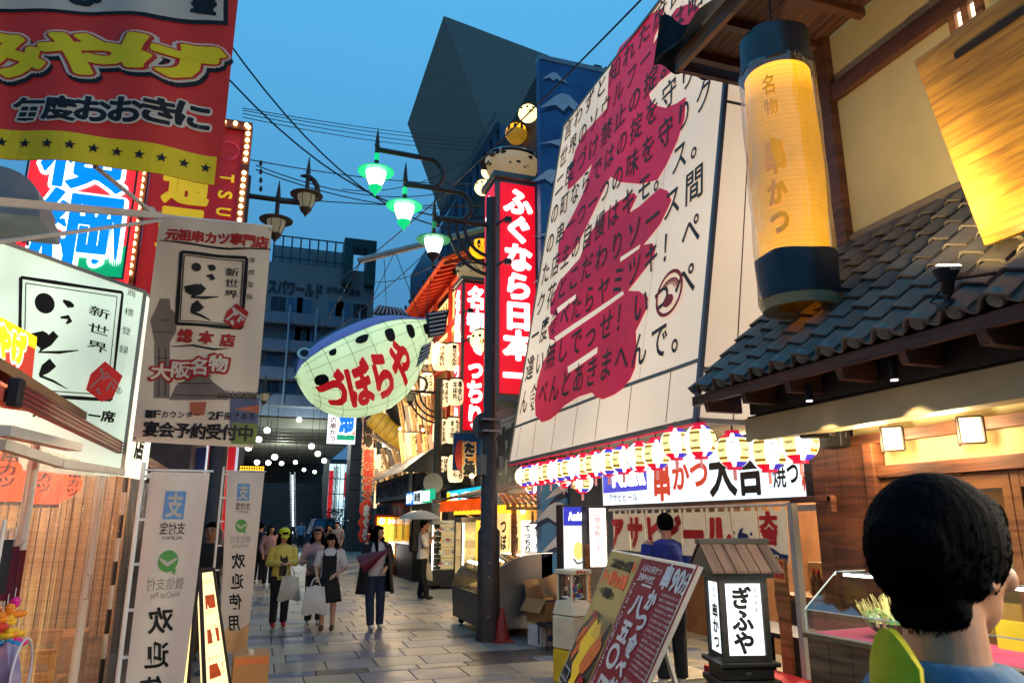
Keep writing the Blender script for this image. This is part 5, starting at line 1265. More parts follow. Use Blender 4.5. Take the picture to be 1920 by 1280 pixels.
# ---- hanging long paper lantern in plastic
lp_ = SX(1468,60,3.95); zt_ = lp_.z; zb2 = SX(1480,590,3.95).z; cxp = (lp_ + SX(1480,590,3.95))/2
cx3,cy3 = 3.95,(lp_.y + SX(1480,590,3.95).y)/2; R3 = .315; H3 = zt_ - zb2
hl3 = thing('long_paper_lantern','tall amber ribbed paper lantern wrapped in clear plastic under the eave','lantern',(cx3,cy3,zb2))
def amber():
 m = M('amber_lantern',(214,156,50),rough=.6,emit=.5,ec=(255,176,22)); n = m.node_tree.nodes; l = m.node_tree.links; p = n['Principled BSDF']
 tc = n.new('ShaderNodeTexCoord'); sx = n.new('ShaderNodeSeparateXYZ'); l.new(tc.outputs['Object'],sx.inputs[0])

 cr = n.new('ShaderNodeValToRGB'); mr = n.new('ShaderNodeMapRange'); mr.inputs[1].default_value = 0; mr.inputs[2].default_value = H3; l.new(sx.outputs[2],mr.inputs[0]); l.new(mr.outputs[0],cr.inputs[0])
 e = cr.color_ramp.elements; e[0].position = .14; e[0].color = (.9,.9,.9,1); e[1].position = .9; e[1].color = (1.9,1.9,1.9,1)
 for ps,v in ((.3,.5),(.5,.3),(.74,.5)): k = cr.color_ramp.elements.new(ps); k.color = (v,v,v,1)
 wvn = n.new('ShaderNodeMath'); wvn.operation = 'SINE'; mu = n.new('ShaderNodeMath'); mu.operation = 'MULTIPLY'; mu.inputs[1].default_value = 2*math.pi/.042; l.new(sx.outputs[2],mu.inputs[0]); l.new(mu.outputs[0],wvn.inputs[0])
 ma = n.new('ShaderNodeMath'); ma.operation = 'MULTIPLY_ADD'; ma.inputs[1].default_value = .12; ma.inputs[2].default_value = 1; l.new(wvn.outputs[0],ma.inputs[0])
 m2 = n.new('ShaderNodeMath'); m2.operation = 'MULTIPLY'; l.new(cr.outputs[0],m2.inputs[0]); l.new(ma.outputs[0],m2.inputs[1]); l.new(m2.outputs[0],p.inputs['Emission Strength']); return m
Rr = R3*.88
b = B(); K = 64; prof = []
for i in range(K*2 + 1):
 f = i/(2*K); prof.append((Rr*(1 - .05*math.cos(f*6.28)) + (.006 if i % 2 else 0),.15*H3 + f*.7*H3))
b.v = []; b.lathe([(r_,z_) for r_,z_ in prof],(0,0,0),32,cap=False); b.obj('ribbed_paper',amber(),hl3,world=False,smooth='all')
BPL = M('black_plastic_band',(38,42,48),.35,var=.3,scale=4,bump=.5,bscale=5)
def band(z0,z1,r0,r1,name):
 b = B(); b.grid(lambda u,v: V(((r0 + (r1 - r0)*v + .008*math.sin(u*40 + v*3))*math.cos(u*6.2832),(r0 + (r1 - r0)*v + .008*math.sin(u*31))*math.sin(u*6.2832),z0 + (z1 - z0)*v + .012*math.sin(u*25)*v)),64,6); b.obj(name,BPL,hl3,world=False,smooth='all')
band(.86*H3,1.0*H3,R3*.98,R3*.9,'top_band'); band(.03*H3,.175*H3,R3*1.0,R3*1.0,'bottom_band')
b = B(); b.lathe([(R3*.9,H3),(.01,H3 + .01)],n=32); b.obj('top_lid',BLACK,hl3,world=False)
b = B(); b.lathe([(R3*1.0,.03*H3),(R3*.9,0),(R3*.5,.03)],n=32,cap=False); b.obj('bottom_skirt',M('crinkled_plastic',(190,175,130),.3,bump=.6,bscale=10),hl3,world=False,smooth=True)
b = B(); b.grid(lambda u,v: V(((R3*.97 + .01*math.sin(u*38) + .006*math.sin(v*20))*math.cos(u*6.2832),(R3*.97 + .01*math.sin(u*38))*math.sin(u*6.2832),.17*H3 + v*.7*H3)),80,12); b.obj('plastic_wrap',glassmat('clear_wrap',(255,250,235),.08,.15,wave=.5,haze=.05),hl3,world=False,smooth='all')
class CP:
 w = 1; h = 3
 def __call__(s,u,v,d=0): a = -2.45 + (u - .5)*1.3; return V((cx3 + (Rr*1.045 + .012)*math.cos(a),cy3 + (Rr*1.045 + .012)*math.sin(a),zb2 + H3*(.83 - .64*v)))
b = B(); cp = CP(); ink(b,cp,'名',.3,.05,.3,.12,bold=.02,L=.08); ink(b,cp,'物',.3,.19,.3,.1,bold=.02,L=.08); ink(b,cp,'串',.2,.42,.45,.2,bold=.06,L=.08); ink(b,cp,'か',.2,.64,.4,.15,bold=.06,L=.08); ink(b,cp,'つ',.2,.8,.4,.15,bold=.06,L=.08); b.obj('lettering',M('faded_ink',(186,134,48),.7,emit=.26,ec=(250,165,25)),hl3)
b = B(); b.tube([(0,0,H3),(0,0,ez - zb2)],.008,5); b.obj('cord',BLACK,hl3,world=False)
# ---- big wooden hanging sign with clamp spotlight
kb2 = thing('wooden_signboard','large varnished wooden signboard with bold grain leaning over the tiles','sign',SX(1845,462,3.95))
Yk = SX(1845,462,3.95).y
BLk = SX(1845,462,3.95); TLk = SY(1712,115,Yk); BRk = V((3.95,.9,BLk.z + .02)); TRk = V((TLk.x,.9,TLk.z + .02))
kq = Pan(TLk,TRk,BRk,BLk)
def kanban():
 m = woodmat('kanban_wood',(190,138,52),(136,94,36),.32,(2,.8,13),2.4,.3,coat=.4); return m
panel(kq,'board',kanban(),kb2,th=.12,bevel=.01)
b = B(); row(b,kq,'一力',.12,.0,.5,.22,d=.006,bold=.04); b.obj('lettering',M('carved_dark',(44,28,16),.6),kb2)
cl = thing('clamp_spotlight','black clamp spotlight with a bright white ring standing on the tiles','lamp',SX(1775,575,4.0))
pb0 = SP(1775,574,V((EX,0,EZ)) + sn*.1,sn); pt = SX(1778,505,pb0.x - .03)
b = B(); b.lathe([(.05,0),(.055,.02),(.03,.03)],pb0,14,ax=sn); b.obj('foot',BLACK,cl)
b = B(); b.tube([pb0 + sn*.02,pb0 + V((-.0,-.05,.08)),pt + V((0,.02,-.09))],.012,6); b.tube([pb0 + V((0,.06,.03)),pb0 + V((0,.1,.05)),pt + V((0,.06,-.1))],.006,5); b.obj('arm',BLACK,cl)
ax_ = V((-.15,-.35,1)).normalized(); b = B(); b.lathe([(.02,-.14),(.035,-.12),(.035,-.05),(.06,0)],pt,16,ax=ax_); b.obj('housing',BLACK,cl,smooth=True)
b = B(); b.lathe([(.06,0),(.064,.02)],pt,20,ax=ax_,cap=False); b.obj('collar',M('collar_grey',(170,165,150),.3),cl)
b = B(); b.lathe([(.064,.02),(.05,.03)],pt,20,ax=ax_,cap=False); b.obj('light_ring',M('ring_glow',(255,235,190),emit=6),cl)
b = B(); b.lathe([(.05,.03),(.01,.026)],pt,20,ax=ax_,cap=True); b.obj('lens',M('lens_dim',(220,220,200),.2),cl)
kl = bpy.data.lights.new('signboard_spot','SPOT'); kl.energy = 130; kl.spot_size = rad(120); kl.spot_blend = .8; kl.color = (1,.74,.28); kl.shadow_soft_size = .05
ko = bpy.data.objects.new('signboard_spot',kl); col.objects.link(ko); kn = (kq.c[1] - kq.c[0]).cross(kq.c[0] - kq.c[3]).normalized(); tgt = SP(1884,372,kq.c[0],kn)
ko.location = tgt + V((-.42,.12,-.42)); ko.rotation_euler = (tgt + V((0,0,.12)) - ko.location).to_track_quat('-Z','Y').to_euler()
lmp = thing('sign_lamp','small lamp on an arm lighting the wooden signboard from below','lamp',ko.location); b = B(); b.lathe([(.03,0),(.05,.06)],ko.location + V((0,0,-.08)),12); b.obj('housing',BLACK,lmp); b = B(); b.tube([ko.location + V((0,0,-.08)),V((EX + .15,ko.location.y - .1,EZ + .25))],.01,5); b.obj('arm',BLACK,lmp)
hwl = bpy.data.lights.new('house_wall_wash','SPOT'); hwl.energy = 150; hwl.spot_size = rad(84); hwl.spot_blend = 1; hwl.color = (1,.78,.45); hwl.shadow_soft_size = .08
hwo = bpy.data.objects.new('house_wall_wash',hwl); col.objects.link(hwo); hwo.location = pt + ax_*.08; hwo.rotation_euler = (V((WX,4.5,6.0)) - hwo.location).to_track_quat('-Z','Y').to_euler()
# ================================================================ RIGHT SIDE street-level stalls and props
def lamp(name,p,e,c=(1,.8,.5),size=.1,kind='POINT'):
 l_ = bpy.data.lights.new(name,kind); l_.energy = e; l_.color = c
 if kind == 'AREA': l_.size = size
 else: l_.shadow_soft_size = size
 o = bpy.data.objects.new(name,l_); col.objects.link(o); o.location = p; return o
TUBE = M('tube_glow',(255,250,235),emit=7)
GLS = glassmat('case_glass',(240,245,240),.05)
stl = thing('food_stall','wooden food stall with slatted roof and lit name boards beside the tent','stall',(4.5,12.5,0))
aY0,aY1 = 11.3,15.6
b = B(); b.grid(lambda u,v: V((3.45 + 1.5*v,aY0 + (aY1 - aY0)*u,2.12 + .38*v - .03*math.sin(u*9))),20,5)
b.grid(lambda u,v: V((3.45 + 1.5*v,aY0 + (aY1 - aY0)*u,2.10 + .38*v - .03*math.sin(u*9))),20,5); b.obj('awning_cloth',M('awning_tan',(176,110,60),.7,var=.15,bump=.1),stl,smooth=True)
b = B(); b.grid(lambda u,v: V((3.62 - .04*v,aY0 + .2 + (aY1 - aY0 - .5)*u,2.1 - .2*v - .02*abs(math.sin(u*40))*v)),60,2); b.obj('valance',M('valance_orange',(225,90,25),.7,emit=.55,ec=(255,90,20),evar=.3,escale=6),stl)
b = B(); b.grid(lambda u,v: V((3.9,aY0 + .2 + (aY1 - aY0 - .5)*u,1.97 - .14*v)),10,1); b.obj('yellow_strip',M('strip_yellow',(250,190,40),emit=1.2),stl)
b = B(); b.bar((3.5,aY0,2.14),(4.95,aY0,2.52),.04); b.bar((3.5,aY0,2.14),(3.5,aY1,2.14),.03); b.bar((3.5,aY1,2.14),(4.6,aY1,1.7),.03); b.bar((3.7,aY0,2.16),(4.9,aY0 + .1,1.85),.03); b.obj('awning_frame',M('frame_pale_brown',(190,160,120),.5),stl)
SLW = woodmat('slat_wood',(190,150,90),(130,92,50),.6)
for i in range(13): x = 3.75 + i*.1; B().hexa([(x,11.25,1.92),(x + .04,11.25,1.92),(x + .24,12.3,2.14),(x + .2,12.3,2.14),(x,11.25,1.95),(x + .04,11.25,1.95),(x + .24,12.3,2.17),(x + .2,12.3,2.17)]).obj('roof_slat',SLW,stl)
for i in range(9): x = 4.15 + i*.09; B().box(x,11.2,1.68,x + .035,11.23,1.86).obj('lattice_bar',SLW,stl)
b = B(); b.bar((3.72,11.2,1.9),(5.1,11.2,1.9),.05); b.bar((4.12,11.21,1.67),(5.0,11.21,1.67),.03); b.obj('front_rail',SLW,stl)
for x in (4.98,4.05): B().lathe([(.05,0),(.05,2.0)],(x,11.3 + (.5 if x < 4.5 else 0),0),10).obj('post',DKWOOD if x > 4.5 else WOOD,stl)
B().box(4.3,12.9,0,5.0,13.0,2.0).obj('back_board',M('stall_back',(190,130,60),.7,emit=.2),stl)
for i,(x0,x1,yt,yb,tx,m,Y) in enumerate([(934,953,962,1036,'つぼ','cream',12.3),(956,975,964,1036,'名物','cream',12.2),(978,1000,975,1040,'てっちり','white',11.9),(1001,1013,976,1042,'なべ','white',11.6)]):
 q = QY(x0,x1,yt,yb,Y); bd = panel(q,'name_board',M('board_cream_lit',(245,215,150),emit=.5) if m == 'cream' else M('board_white_lit',(255,250,240),emit=.8),stl,th=.05)
 b = B(); column(b,q,tx,.2,.12,.6,.82,d=.008,bold=.04); b.obj('lettering',BRUSH,stl)
q = QY(893,918,975,1058,12.6); panel(q,'yellow_board',M('yellow_board_lit',(255,200,60),emit=.9),stl,th=.04); b = B(); column(b,q,'あうらき',.15,.03,.7,.9,d=.01,bold=.04); b.obj('lettering',M('brown_print'),stl)
lamp('stall_lamp',(4.3,12.6,1.85),45,(1,.72,.35),.15); lamp('stall_lamp',(4.1,14.4,1.9),45,(1,.75,.4),.15)
b = B(); b.ell((4.05,11.35,1.86),.045,8,6); b.obj('bulb',M('warm_bulb'),stl)

cc = thing('curved_display_counter','stainless display counter with curved glass front behind the lamp post','counter',(3.9,11.6,0))
Yc0,Yc1 = 11.0,12.9
def prof_c(n=10): return [(3.32,.12),(3.28,.55)] + [(3.28 + .98*(1 - math.cos(a)) ,.55 + .66*math.sin(a)) for a in [i*math.pi/2/n for i in range(1,n + 1)]] + [(4.42,1.21),(4.42,.12)]
pf = prof_c()
SST = M('stainless',(178,176,170),.28,metal=.85,var=.05,scale=1)
B().prism([(x,Yc0,z) for x,z in pf],(0,.03,0)).obj('end_panel',SST,cc,bevel=.004)
B().prism([(x,Yc1,z) for x,z in pf],(0,.03,0)).obj('end_panel',SST,cc)
B().box(3.3,Yc0 + .031,.12,4.42,Yc1,.6).obj('base',M('base_dark_grey',(64,62,60),.4,metal=.4),cc)
b = B(); b.grid(lambda u,v: V((3.28 + .98*(1 - math.cos(v*1.57)),Yc0 + .04 + (Yc1 - Yc0 - .05)*u,.62 + .59*math.sin(v*1.57))),1,10); b.obj('curved_glass',GLS,cc,smooth=True)
b = B(); b.tube([(x,Yc0 + .0,z) for x,z in pf[1:-1]],.014,6); b.obj('edge_trim',STEEL,cc)
B().box(4.2,Yc0 + .04,1.19,4.4,Yc1 - .01,1.21).obj('top',SST,cc)
B().box(3.45,Yc0 + .05,.9,4.3,Yc1 - .02,.91).obj('shelf',GLS,cc)
B().box(3.5,Yc0 + .05,1.14,3.53,Yc1 - .02,1.15).obj('tube',TUBE,cc) if False else B().box(4.1,Yc0 + .05,1.15,4.14,Yc1 - .02,1.17).obj('light_tube',TUBE,cc)
fd = B(); random.seed(21)
for i in range(60):
 x = random.uniform(3.45,4.2); y = random.uniform(Yc0 + .1,Yc1 - .1); z = .64 if i % 2 else .94; fd.ell((x,y,z),(random.uniform(.03,.06),random.uniform(.03,.06),.03),6,4)
fd.obj('packed_food',M('food_gold',(220,170,80),.5,c2=(240,225,180),scale=20,emit=.25,ec=(255,200,100)),cc,kind='stuff')
for y in (Yc0 + .15,Yc1 - .15): B().lathe([(.05,-.02),(.05,.02)],(3.42,y,.05),10,ax=(0,1,0)).obj('castor',RUBBER,cc)

def glass_case(name,label,cat,x0,x1,y0,y1,h,ns,zb=.25,base=M('case_black',(24,24,26),.4)):
 t = thing(name,label,cat,((x0 + x1)/2,(y0 + y1)/2,0)); B().box(x0,y0,.08,x1,y1,zb).obj('base',base,t,bevel=.01)
 B().box(x0,y0,h - .1,x1,y1,h).obj('top',base,t)
 for x in (x0,x1 - .03):
  for y in (y0,y1 - .03): B().box(x,y,zb,x + .03,y + .03,h - .101).obj('upright',base,t)
 B().quad((x0 + .03,y0 + .01,zb),(x1 - .03,y0 + .01,zb),(x1 - .03,y0 + .01,h - .1),(x0 + .03,y0 + .01,h - .1)).obj('front_glass',GLS,t)
 B().quad((x0 + .01,y0 + .03,zb),(x0 + .01,y1 - .03,zb),(x0 + .01,y1 - .03,h - .1),(x0 + .01,y0 + .03,h - .1)).obj('side_glass',GLS,t)
 B().box(x0 + .03,y1 - .02,zb,x1 - .03,y1,h - .1).obj('back',M('case_back',(235,215,170),.6,emit=.35,ec=(255,215,150)),t)
 for i in range(ns): z = zb + .02 + (h - zb - .15)*i/ns; B().box(x0 + .03,y0 + .05,z,x1 - .03,y1 - .03,z + .012).obj('shelf',M('shelf_glass',(220,225,220),.1),t)
 B().box(x0 + .04,y0 + .04,zb + .02,x0 + .07,y0 + .07,h - .12).obj('light_tube',TUBE,t)
 for x in (x0 + .08,x1 - .08): B().lathe([(.045,-.02),(.045,.02)],(x,y0 + .08,.045),10,ax=(1,0,0)).obj('castor',RUBBER,t)
 return t
xa,xb_ = SY(864,1050,15.2).x,SY(926,1050,15.2).x
gc = glass_case('glass_fridge','tall black framed glass fridge with a white light strip under the orange awning','fridge',xa,xb_,15.2,15.8,1.78,4)
random.seed(8); fd = B()
for i in range(4):
 z = .28 + .345*i
 for k in range(6): fd.cbox((xa + .12 + k*.11,15.45,z + .06),(.09,.12,.08 + .14*(i > 1)),random.uniform(-.3,.3))
fd.obj('packed_food',M('food_pack',(235,215,160),.5,c2=(200,150,90),scale=9,emit=.3,ec=(255,220,160)),gc,kind='stuff')
ya = 19.2; xa,xb_ = SY(808,1020,ya).x,SY(862,1020,ya).x
sc_ = glass_case('plate_showcase','lit showcase with shelves of sample food plates behind the man with the umbrella','showcase',xa,xb_ + .1,ya,ya + .6,1.72,4,.45,M('case_grey',(80,78,76),.4))
pl0 = None; FOODM = [M('food_amber',(225,150,50),.5,var=.3,scale=30,emit=.4,ec=(255,170,60)),M('food_red',(200,80,50),.5,var=.3,scale=30,emit=.25),M('food_cream',(240,220,160),.5,var=.2,scale=30,emit=.35)]
for i in range(4):
 for k in range(4):
  p = V((xa + .14 + k*(xb_ - xa - .1)/3.6,ya + .3,.5 + .295*i)); m = FOODM[(i + k) % 3]
  t = thing('sample_plate','sample food plate, %s shelf from the bottom, %s from the left, in the lit showcase' % (['lowest','second','third','top'][i],['first','second','third','fourth'][k]),'plate',p,group='sample food plates in the showcase')
  ax = V((0,-.7,.7)); B().lathe([(.02,0),(.085,.01),(.1,.03),(.08,.02),(.0,.015)],(0,0,.09),14,ax=ax).obj('dish',M('plate_white',(235,230,215),.3,emit=.15),t,world=False)
  b = B(); random.seed(i*4 + k)
  for _ in range(5): b.ell((random.uniform(-.04,.04),-.02 + random.uniform(-.01,.01),.09 + random.uniform(-.04,.04) + .02),.025,6,4)
  b.obj('food',m,t,world=False,kind='stuff')
lamp('showcase_lamp',(xa + .5,ya - .3,1.9),25,(1,.8,.5),.1)

bsh = thing('dark_shop','dark timber shop front with warm light behind the umbrella man','shop',(5.4,21,0))
B().box(5.0,20.2,0,5.2,27,3.1).obj('wall',M('shop_dark_timber',(60,42,30),.6),bsh); B().box(4.4,20.0,2.55,5.6,27,2.7).obj('canopy',M('black_wall'),bsh)
B().box(4.99,21,1.0,4.995,23,2.2).obj('lit_window',WARMPANEL,bsh)
lamp('shop_lamp',(4.4,22,2.4),40,(1,.7,.4),.2)
lamp('facade_light',(4.2,24,4.5),260,(1,.75,.45),.4); lamp('facade_light',(4.7,22,7.4),200,(1,.72,.4),.3); lamp('facade_light',(4.6,30,4.5),300,(1,.75,.45),.4)


p = SZ(941,1202); cn = thing('traffic_cone','red traffic cone standing at the foot of the lamp post','cone',p)
B().lathe([(.115,.02),(.03,.46),(.022,.47)],n=20).obj('cone_body',M('cone_red',(150,38,26),.5,var=.15),cn,world=False,smooth=True); B().cbox((0,0,.012),(.3,.3,.024)).obj('cone_base',M('cone_red'),cn,world=False,bevel=.008)
p = SZ(1017,1207); CARD = M('cardboard',(168,126,80),.8,var=.1)
wb = thing('white_carton','small white carton with a blue mark under the open brown carton','box',p); B().cbox((0,0,.13),(.3,.3,.26),.3).obj('body',M('carton_white',(205,200,195),.7),wb,world=False,bevel=.004)
b = B(); b.cbox((.07,-.156,.1),(.1,.006,.08),.3); b.obj('blue_mark',M('print_blue',(50,70,130)),wb,world=False)
ob = thing('open_carton','large open brown carton with raised flaps beside the capsule machine','box',p + V((.22,.25,.262)),.25)
w_,h_ = .5,.34
for s_,nm in (((0,-w_/2 + .004,h_/2),'side'),((0,w_/2 - .004,h_/2),'side')): B().cbox(s_,(w_,.008,h_)).obj(nm,CARD,ob,world=False)
for s_ in (-1,1): B().cbox((s_*(w_/2 - .004),0,h_/2),(.008,w_ - .02,h_)).obj('side',CARD,ob,world=False)
B().cbox((0,0,.006),(w_ - .02,w_ - .02,.01)).obj('bottom',CARD,ob,world=False)
b = B(); b.quad((-w_/2,-w_/2,h_),(-w_/2,w_/2,h_),(-w_/2 - .12,w_/2,h_ - .18),(-w_/2 - .12,-w_/2,h_ - .18)); b.obj('flap',CARD,ob,world=False)
b = B(); b.quad((-w_/2,w_/2,h_),(w_/2,w_/2,h_),(w_/2 - .02,w_/2 + .08,h_ + .24),(-w_/2,w_/2 + .08,h_ + .24)); b.obj('flap',CARD,ob,world=False)
b = B(); b.quad((-w_/2 + .02,-w_/2 - .003,h_ + .02),(w_/2 - .12,-w_/2 - .003,h_ + .1),(w_/2 - .1,-w_/2 + .2,h_ + .36),(-w_/2,-w_/2 + .2,h_ + .26)); b.obj('flap',CARD,ob,world=False)
b = B(); b.cbox((0,-w_/2 - .003,h_ - .02),(w_,.004,.025)); b.obj('tape',M('tape_violet',(70,60,110),.4),ob,world=False)
b = B(); pn = Pan((-.1,-w_/2 - .006,.1),(.2,-w_/2 - .006,.1),(.2,-w_/2 - .006,.03),(-.1,-w_/2 - .006,.03)); row(b,pn,'天然果汁',0,0,1,1,d=.002,bold=.02); b.obj('lettering',M('brown_print'),ob,world=False)
hd_ = thing('hand_cart','low black metal stand between the cartons and the capsule machine','cart',SZ(1036,1216)); b = B(); b.cbox((.05,.1,.3),(.34,.4,.03)); b.obj('deck',BLACK,hd_,world=False)
for x in (-.1,.2): b = B(); b.tube([(x,-.06,.29),(x,-.06,.03)],.014,6); b.obj('leg',IRON,hd_,world=False); b = B(); b.tube([(x,.26,.29),(x,.26,.03)],.014,6); b.obj('leg',IRON,hd_,world=False)
for x in (-.1,.2): B().lathe([(.03,-.012),(.03,.012)],(x,-.06,.03),10,ax=(1,0,0)).obj('wheel',RUBBER,hd_,world=False)
cmX = SZ(1078,1278)
cm = thing('capsule_machine','cream and yellow capsule vending machine left of the poster board','vending machine',cmX,.35)
CRM = M('toy_cream',(226,214,178),.4); YLW = M('toy_yellow',(230,190,40),.4)
B().cbox((0,0,.17),(.34,.34,.34)).obj('lower_body',YLW,cm,world=False,bevel=.015); B().cbox((0,0,.52),(.34,.34,.34)).obj('middle_body',CRM,cm,world=False,bevel=.015)
B().hexa([V(q) for q in [(-.17,-.2,.7),(.17,-.2,.7),(.17,.17,.7),(-.17,.17,.7),(-.13,-.1,.84),(.13,-.1,.84),(.13,.15,.84),(-.13,.15,.84)]]).obj('shoulder',CRM,cm,world=False,bevel=.01)
b = B()
for x in (-.12,.12):
 for y in (-.1,.12): b.bar((x,y,.84),(x,y,1.12),.02)
b.obj('cage_post',CRM,cm,world=False)
B().cbox((0,.0,1.15),(.3,.3,.05)).obj('lid',CRM,cm,world=False,bevel=.01)
b = B(); b.lathe([(.02,.85),(.14,.88),(.15,.98),(.13,1.1),(.02,1.12)],n=18); b.obj('clear_drum',glassmat('clear_plastic',(245,245,245),.08),cm,world=False,smooth=True)
random.seed(5); cps = [M('caps_' + n_,c_,.3) for n_,c_ in (('red',(200,40,40)),('white',(230,230,230)),('blue',(60,90,180)),('green',(60,160,90)))]
for i in range(16):
 a = random.uniform(0,6.28); r_ = random.uniform(.02,.1); B().ell((r_*math.cos(a),r_*math.sin(a),.9 + .03*(i // 4)),.026,8,6).obj('capsule',cps[i % 4],cm,world=False,smooth=True)
b = B(); b.lathe([(.055,0),(.06,.015)],(0,-.172,.56),18,ax=(0,-1,0)); b.obj('dial',M('dial_white',(235,235,230),.3),cm,world=False); b = B(); b.cbox((0,-.195,.56),(.09,.02,.02)); b.obj('dial_handle',BLACK,cm,world=False)
b = B(); b.cbox((0,-.173,.42),(.1,.006,.07)); b.obj('outlet',M('outlet_dark',(60,50,44),.5),cm,world=False)
b = B(); b.cbox((-.02,-.172,.18),(.12,.006,.14)); b.obj('outlet',M('outlet_dark'),cm,world=False)
pn = Pan((-.13,-.155,1.175),(.13,-.155,1.175),(.13,-.155,1.128),(-.13,-.155,1.128)); b = B(); row(b,pn,'ガチャ・',.1,.05,.8,.9,d=.002,bold=.06); b.obj('lettering',M('letter_red',(200,50,30)),cm,world=False)
pn = Pan((-.15,-.171,.33),(.0,-.171,.33),(.0,-.171,.26),(-.15,-.171,.26)); b = B(); row(b,pn,'ガチャ',0,0,1,1,d=.002,bold=.05); b.obj('lettering',M('letter_red'),cm,world=False)
def lightbox(name,label,x0,x1,yt,yb,Y,zb=None):
 q = QY(x0,x1,yt,yb,Y)
 t = thing(name,label,'sign',((q.c[0].x + q.c[1].x)/2,Y + .1,0)); a,c_ = q.c[0],q.c[2]
 B().box(a.x - .03,Y + .006,0.02,c_.x + .03,Y + .2,a.z + .03).obj('cabinet',IRON,t,bevel=.006); return t,q
t,q = lightbox('beer_lightbox','standing white lightbox with a blue top before the Fuji screen',1057,1100,950,1068,9.6)
panel(q,'lit_panel',M('lb_white',(245,245,235),emit=.72),t,th=.004); b = B(); rect(b,q,0,0,1,.3,.004); b.obj('blue_field',M('beer_blue'),t); b = B(); ink(b,q,'Asahi',.2,.08,.6,.14,d=.008,bold=.06); b.obj('brand_lettering',WHITEGLOW,t)
b = B(); disc(b,q,.62,.7,.22,.006,ry=.14); b.obj('yellow_blot',M('print_pale_yellow',(240,215,120),emit=.8),t); b = B(); stroke(b,q,[(.4,.82),(.55,.9),(.8,.88),(.95,.8)],.012,.008); stroke(b,q,[(.85,.5),(.98,.58),(.9,.66)],.008,.008); b.obj('brush_line',BRUSH,t)
t,q = lightbox('thin_lightbox','narrow white lightbox with pink and grey script right of the blue-topped one',1106,1137,952,1062,9.2)
panel(q,'lit_panel',M('lb_white2',(255,252,245),emit=.75),t,th=.004); b = B(); column(b,q,'二階座敷きまぐれ',.25,.03,.45,.94,d=.006,bold=.0); b.obj('lettering',M('pink_print',(210,90,120),emit=.2),t); b = B(); column(b,q,'おこのみ焼',.74,.2,.2,.5,d=.006); b.obj('grey_lettering',M('grey_print',(120,120,130)),t)
wp_ = thing('wooden_post','thin pale wooden post in front of the lightboxes','post',SY(1100,1100,9.1).xy.to_3d()); pz = SY(1100,1020,9.1); B().box(pz.x - .03,9.08,0,pz.x + .03,9.14,pz.z).obj('shaft',WOOD,wp_); B().cbox((pz.x,9.11,.02),(.2,.2,.04)).obj('foot',WOOD,wp_)


pTL,pTR = SZ(1150,1030,1.45),SZ(1310,1060,1.45); pBL = SZ(1049,1274,.25)
pBR = pBL + (pTR - pTL)
pq = Pan(pTL,pTR,pBR,pBL)
pb = thing('poster_stand','leaning double poster stand with a yellow fried skewer poster and a red price poster','sign',((pBL + pBR)/2).xy.to_3d())
panel(pq,'backing',M('alu_pale',(200,195,185),.4),pb,th=.03)
L_ = Pan(pq(0,0,.004),pq(.455,0,.004),pq(.455,1,.004),pq(0,1,.004)); Rq = Pan(pq(.465,0,.004),pq(1,0,.004),pq(1,1,.004),pq(.465,1,.004))
panel(L_,'yellow_poster',M('poster_yellow',(214,184,104),.75,var=.04),pb,th=.003); panel(Rq,'red_poster',M('poster_red',(150,16,36),.75,var=.04),pb,th=.003)
b = B(); frame_line(b,pq,0,0,1,1,.008,.012); b.obj('frame',M('alu_pale'),pb)
b = B(); row(b,L_,'こんなのなかった!!',.18,.05,.7,.07,d=.006,bold=.07); row(b,L_,'一人前',.1,.255,.2,.05,d=.006,bold=.03); ink(b,L_,'880',.32,.25,.26,.07,d=.006,bold=.05); ink(b,L_,'円',.6,.265,.08,.05,d=.006,bold=.03); b.obj('black_lettering',BRUSH,pb)
b = B(); row(b,L_,'チーズタッカ串',.06,.135,.84,.1,d=.006,bold=.07,slant=-.2); b.obj('orange_lettering',M('orange_print',(220,84,30),emit=.12),pb)
random.seed(31); SK = [M('cheese_yellow',(236,196,30),.5,var=.15,scale=30,emit=.12),M('fried_orange',(206,100,30),.5,var=.3,scale=40,emit=.1),M('sausage_brown',(170,90,50),.5,var=.2,scale=30,emit=.06),M('pan_black',(36,32,30),.4)]
b = B(); patch(b,L_,[(.02,.6),(.3,.42),(.98,.44),(.98,.99),(.02,.99)],.005); b.obj('pan_print',SK[3],pb)
for k,(pts,tk_,mi) in enumerate([([(.12,.8),(.3,.62),(.5,.46)],.05,1),([(.22,.6),(.34,.52),(.45,.45)],.04,2),([(.35,.86),(.5,.68),(.72,.5)],.1,0),([(.3,.7),(.45,.58),(.55,.48)],.06,0),([(.55,.86),(.7,.7),(.86,.54)],.07,1),([(.7,.8),(.82,.7),(.95,.58)],.05,1),([(.1,.68),(.2,.6),(.3,.55)],.035,1),([(.45,.96),(.55,.88),(.6,.8)],.06,0)]):
 b = B(); stroke(b,L_,pts,[tk_*.7,tk_,tk_*.6],.007 + k*.001); b.obj('food_print',SK[mi],pb)
b = B()
for k in range(7): stroke(b,L_,[(.55 + k*.05,.58),(.66 + k*.045,.46),(.72 + k*.04,.4)],.006,.017)
b.obj('skewer_print',M('skewer_tan',(214,180,110),.6),pb,kind='stuff')
b = B(); rect(b,L_,.06,.86,.36,.95,.02); b.obj('white_tag',SNOW,pb); b = B(); row(b,L_,'新世界限定',.08,.87,.26,.07,d=.022,bold=.05); b.obj('tag_lettering',BRUSH,pb)
b = B(); disc(b,L_,.93,.08,.04,.006,12); b.obj('poster_blot',M('orange_print'),pb)
b = B(); row(b,L_,'どぶり',.26,.42,.22,.05,d=.02,bold=.05); b.obj('pink_lettering',M('pink_print2',(215,60,90)),pb)
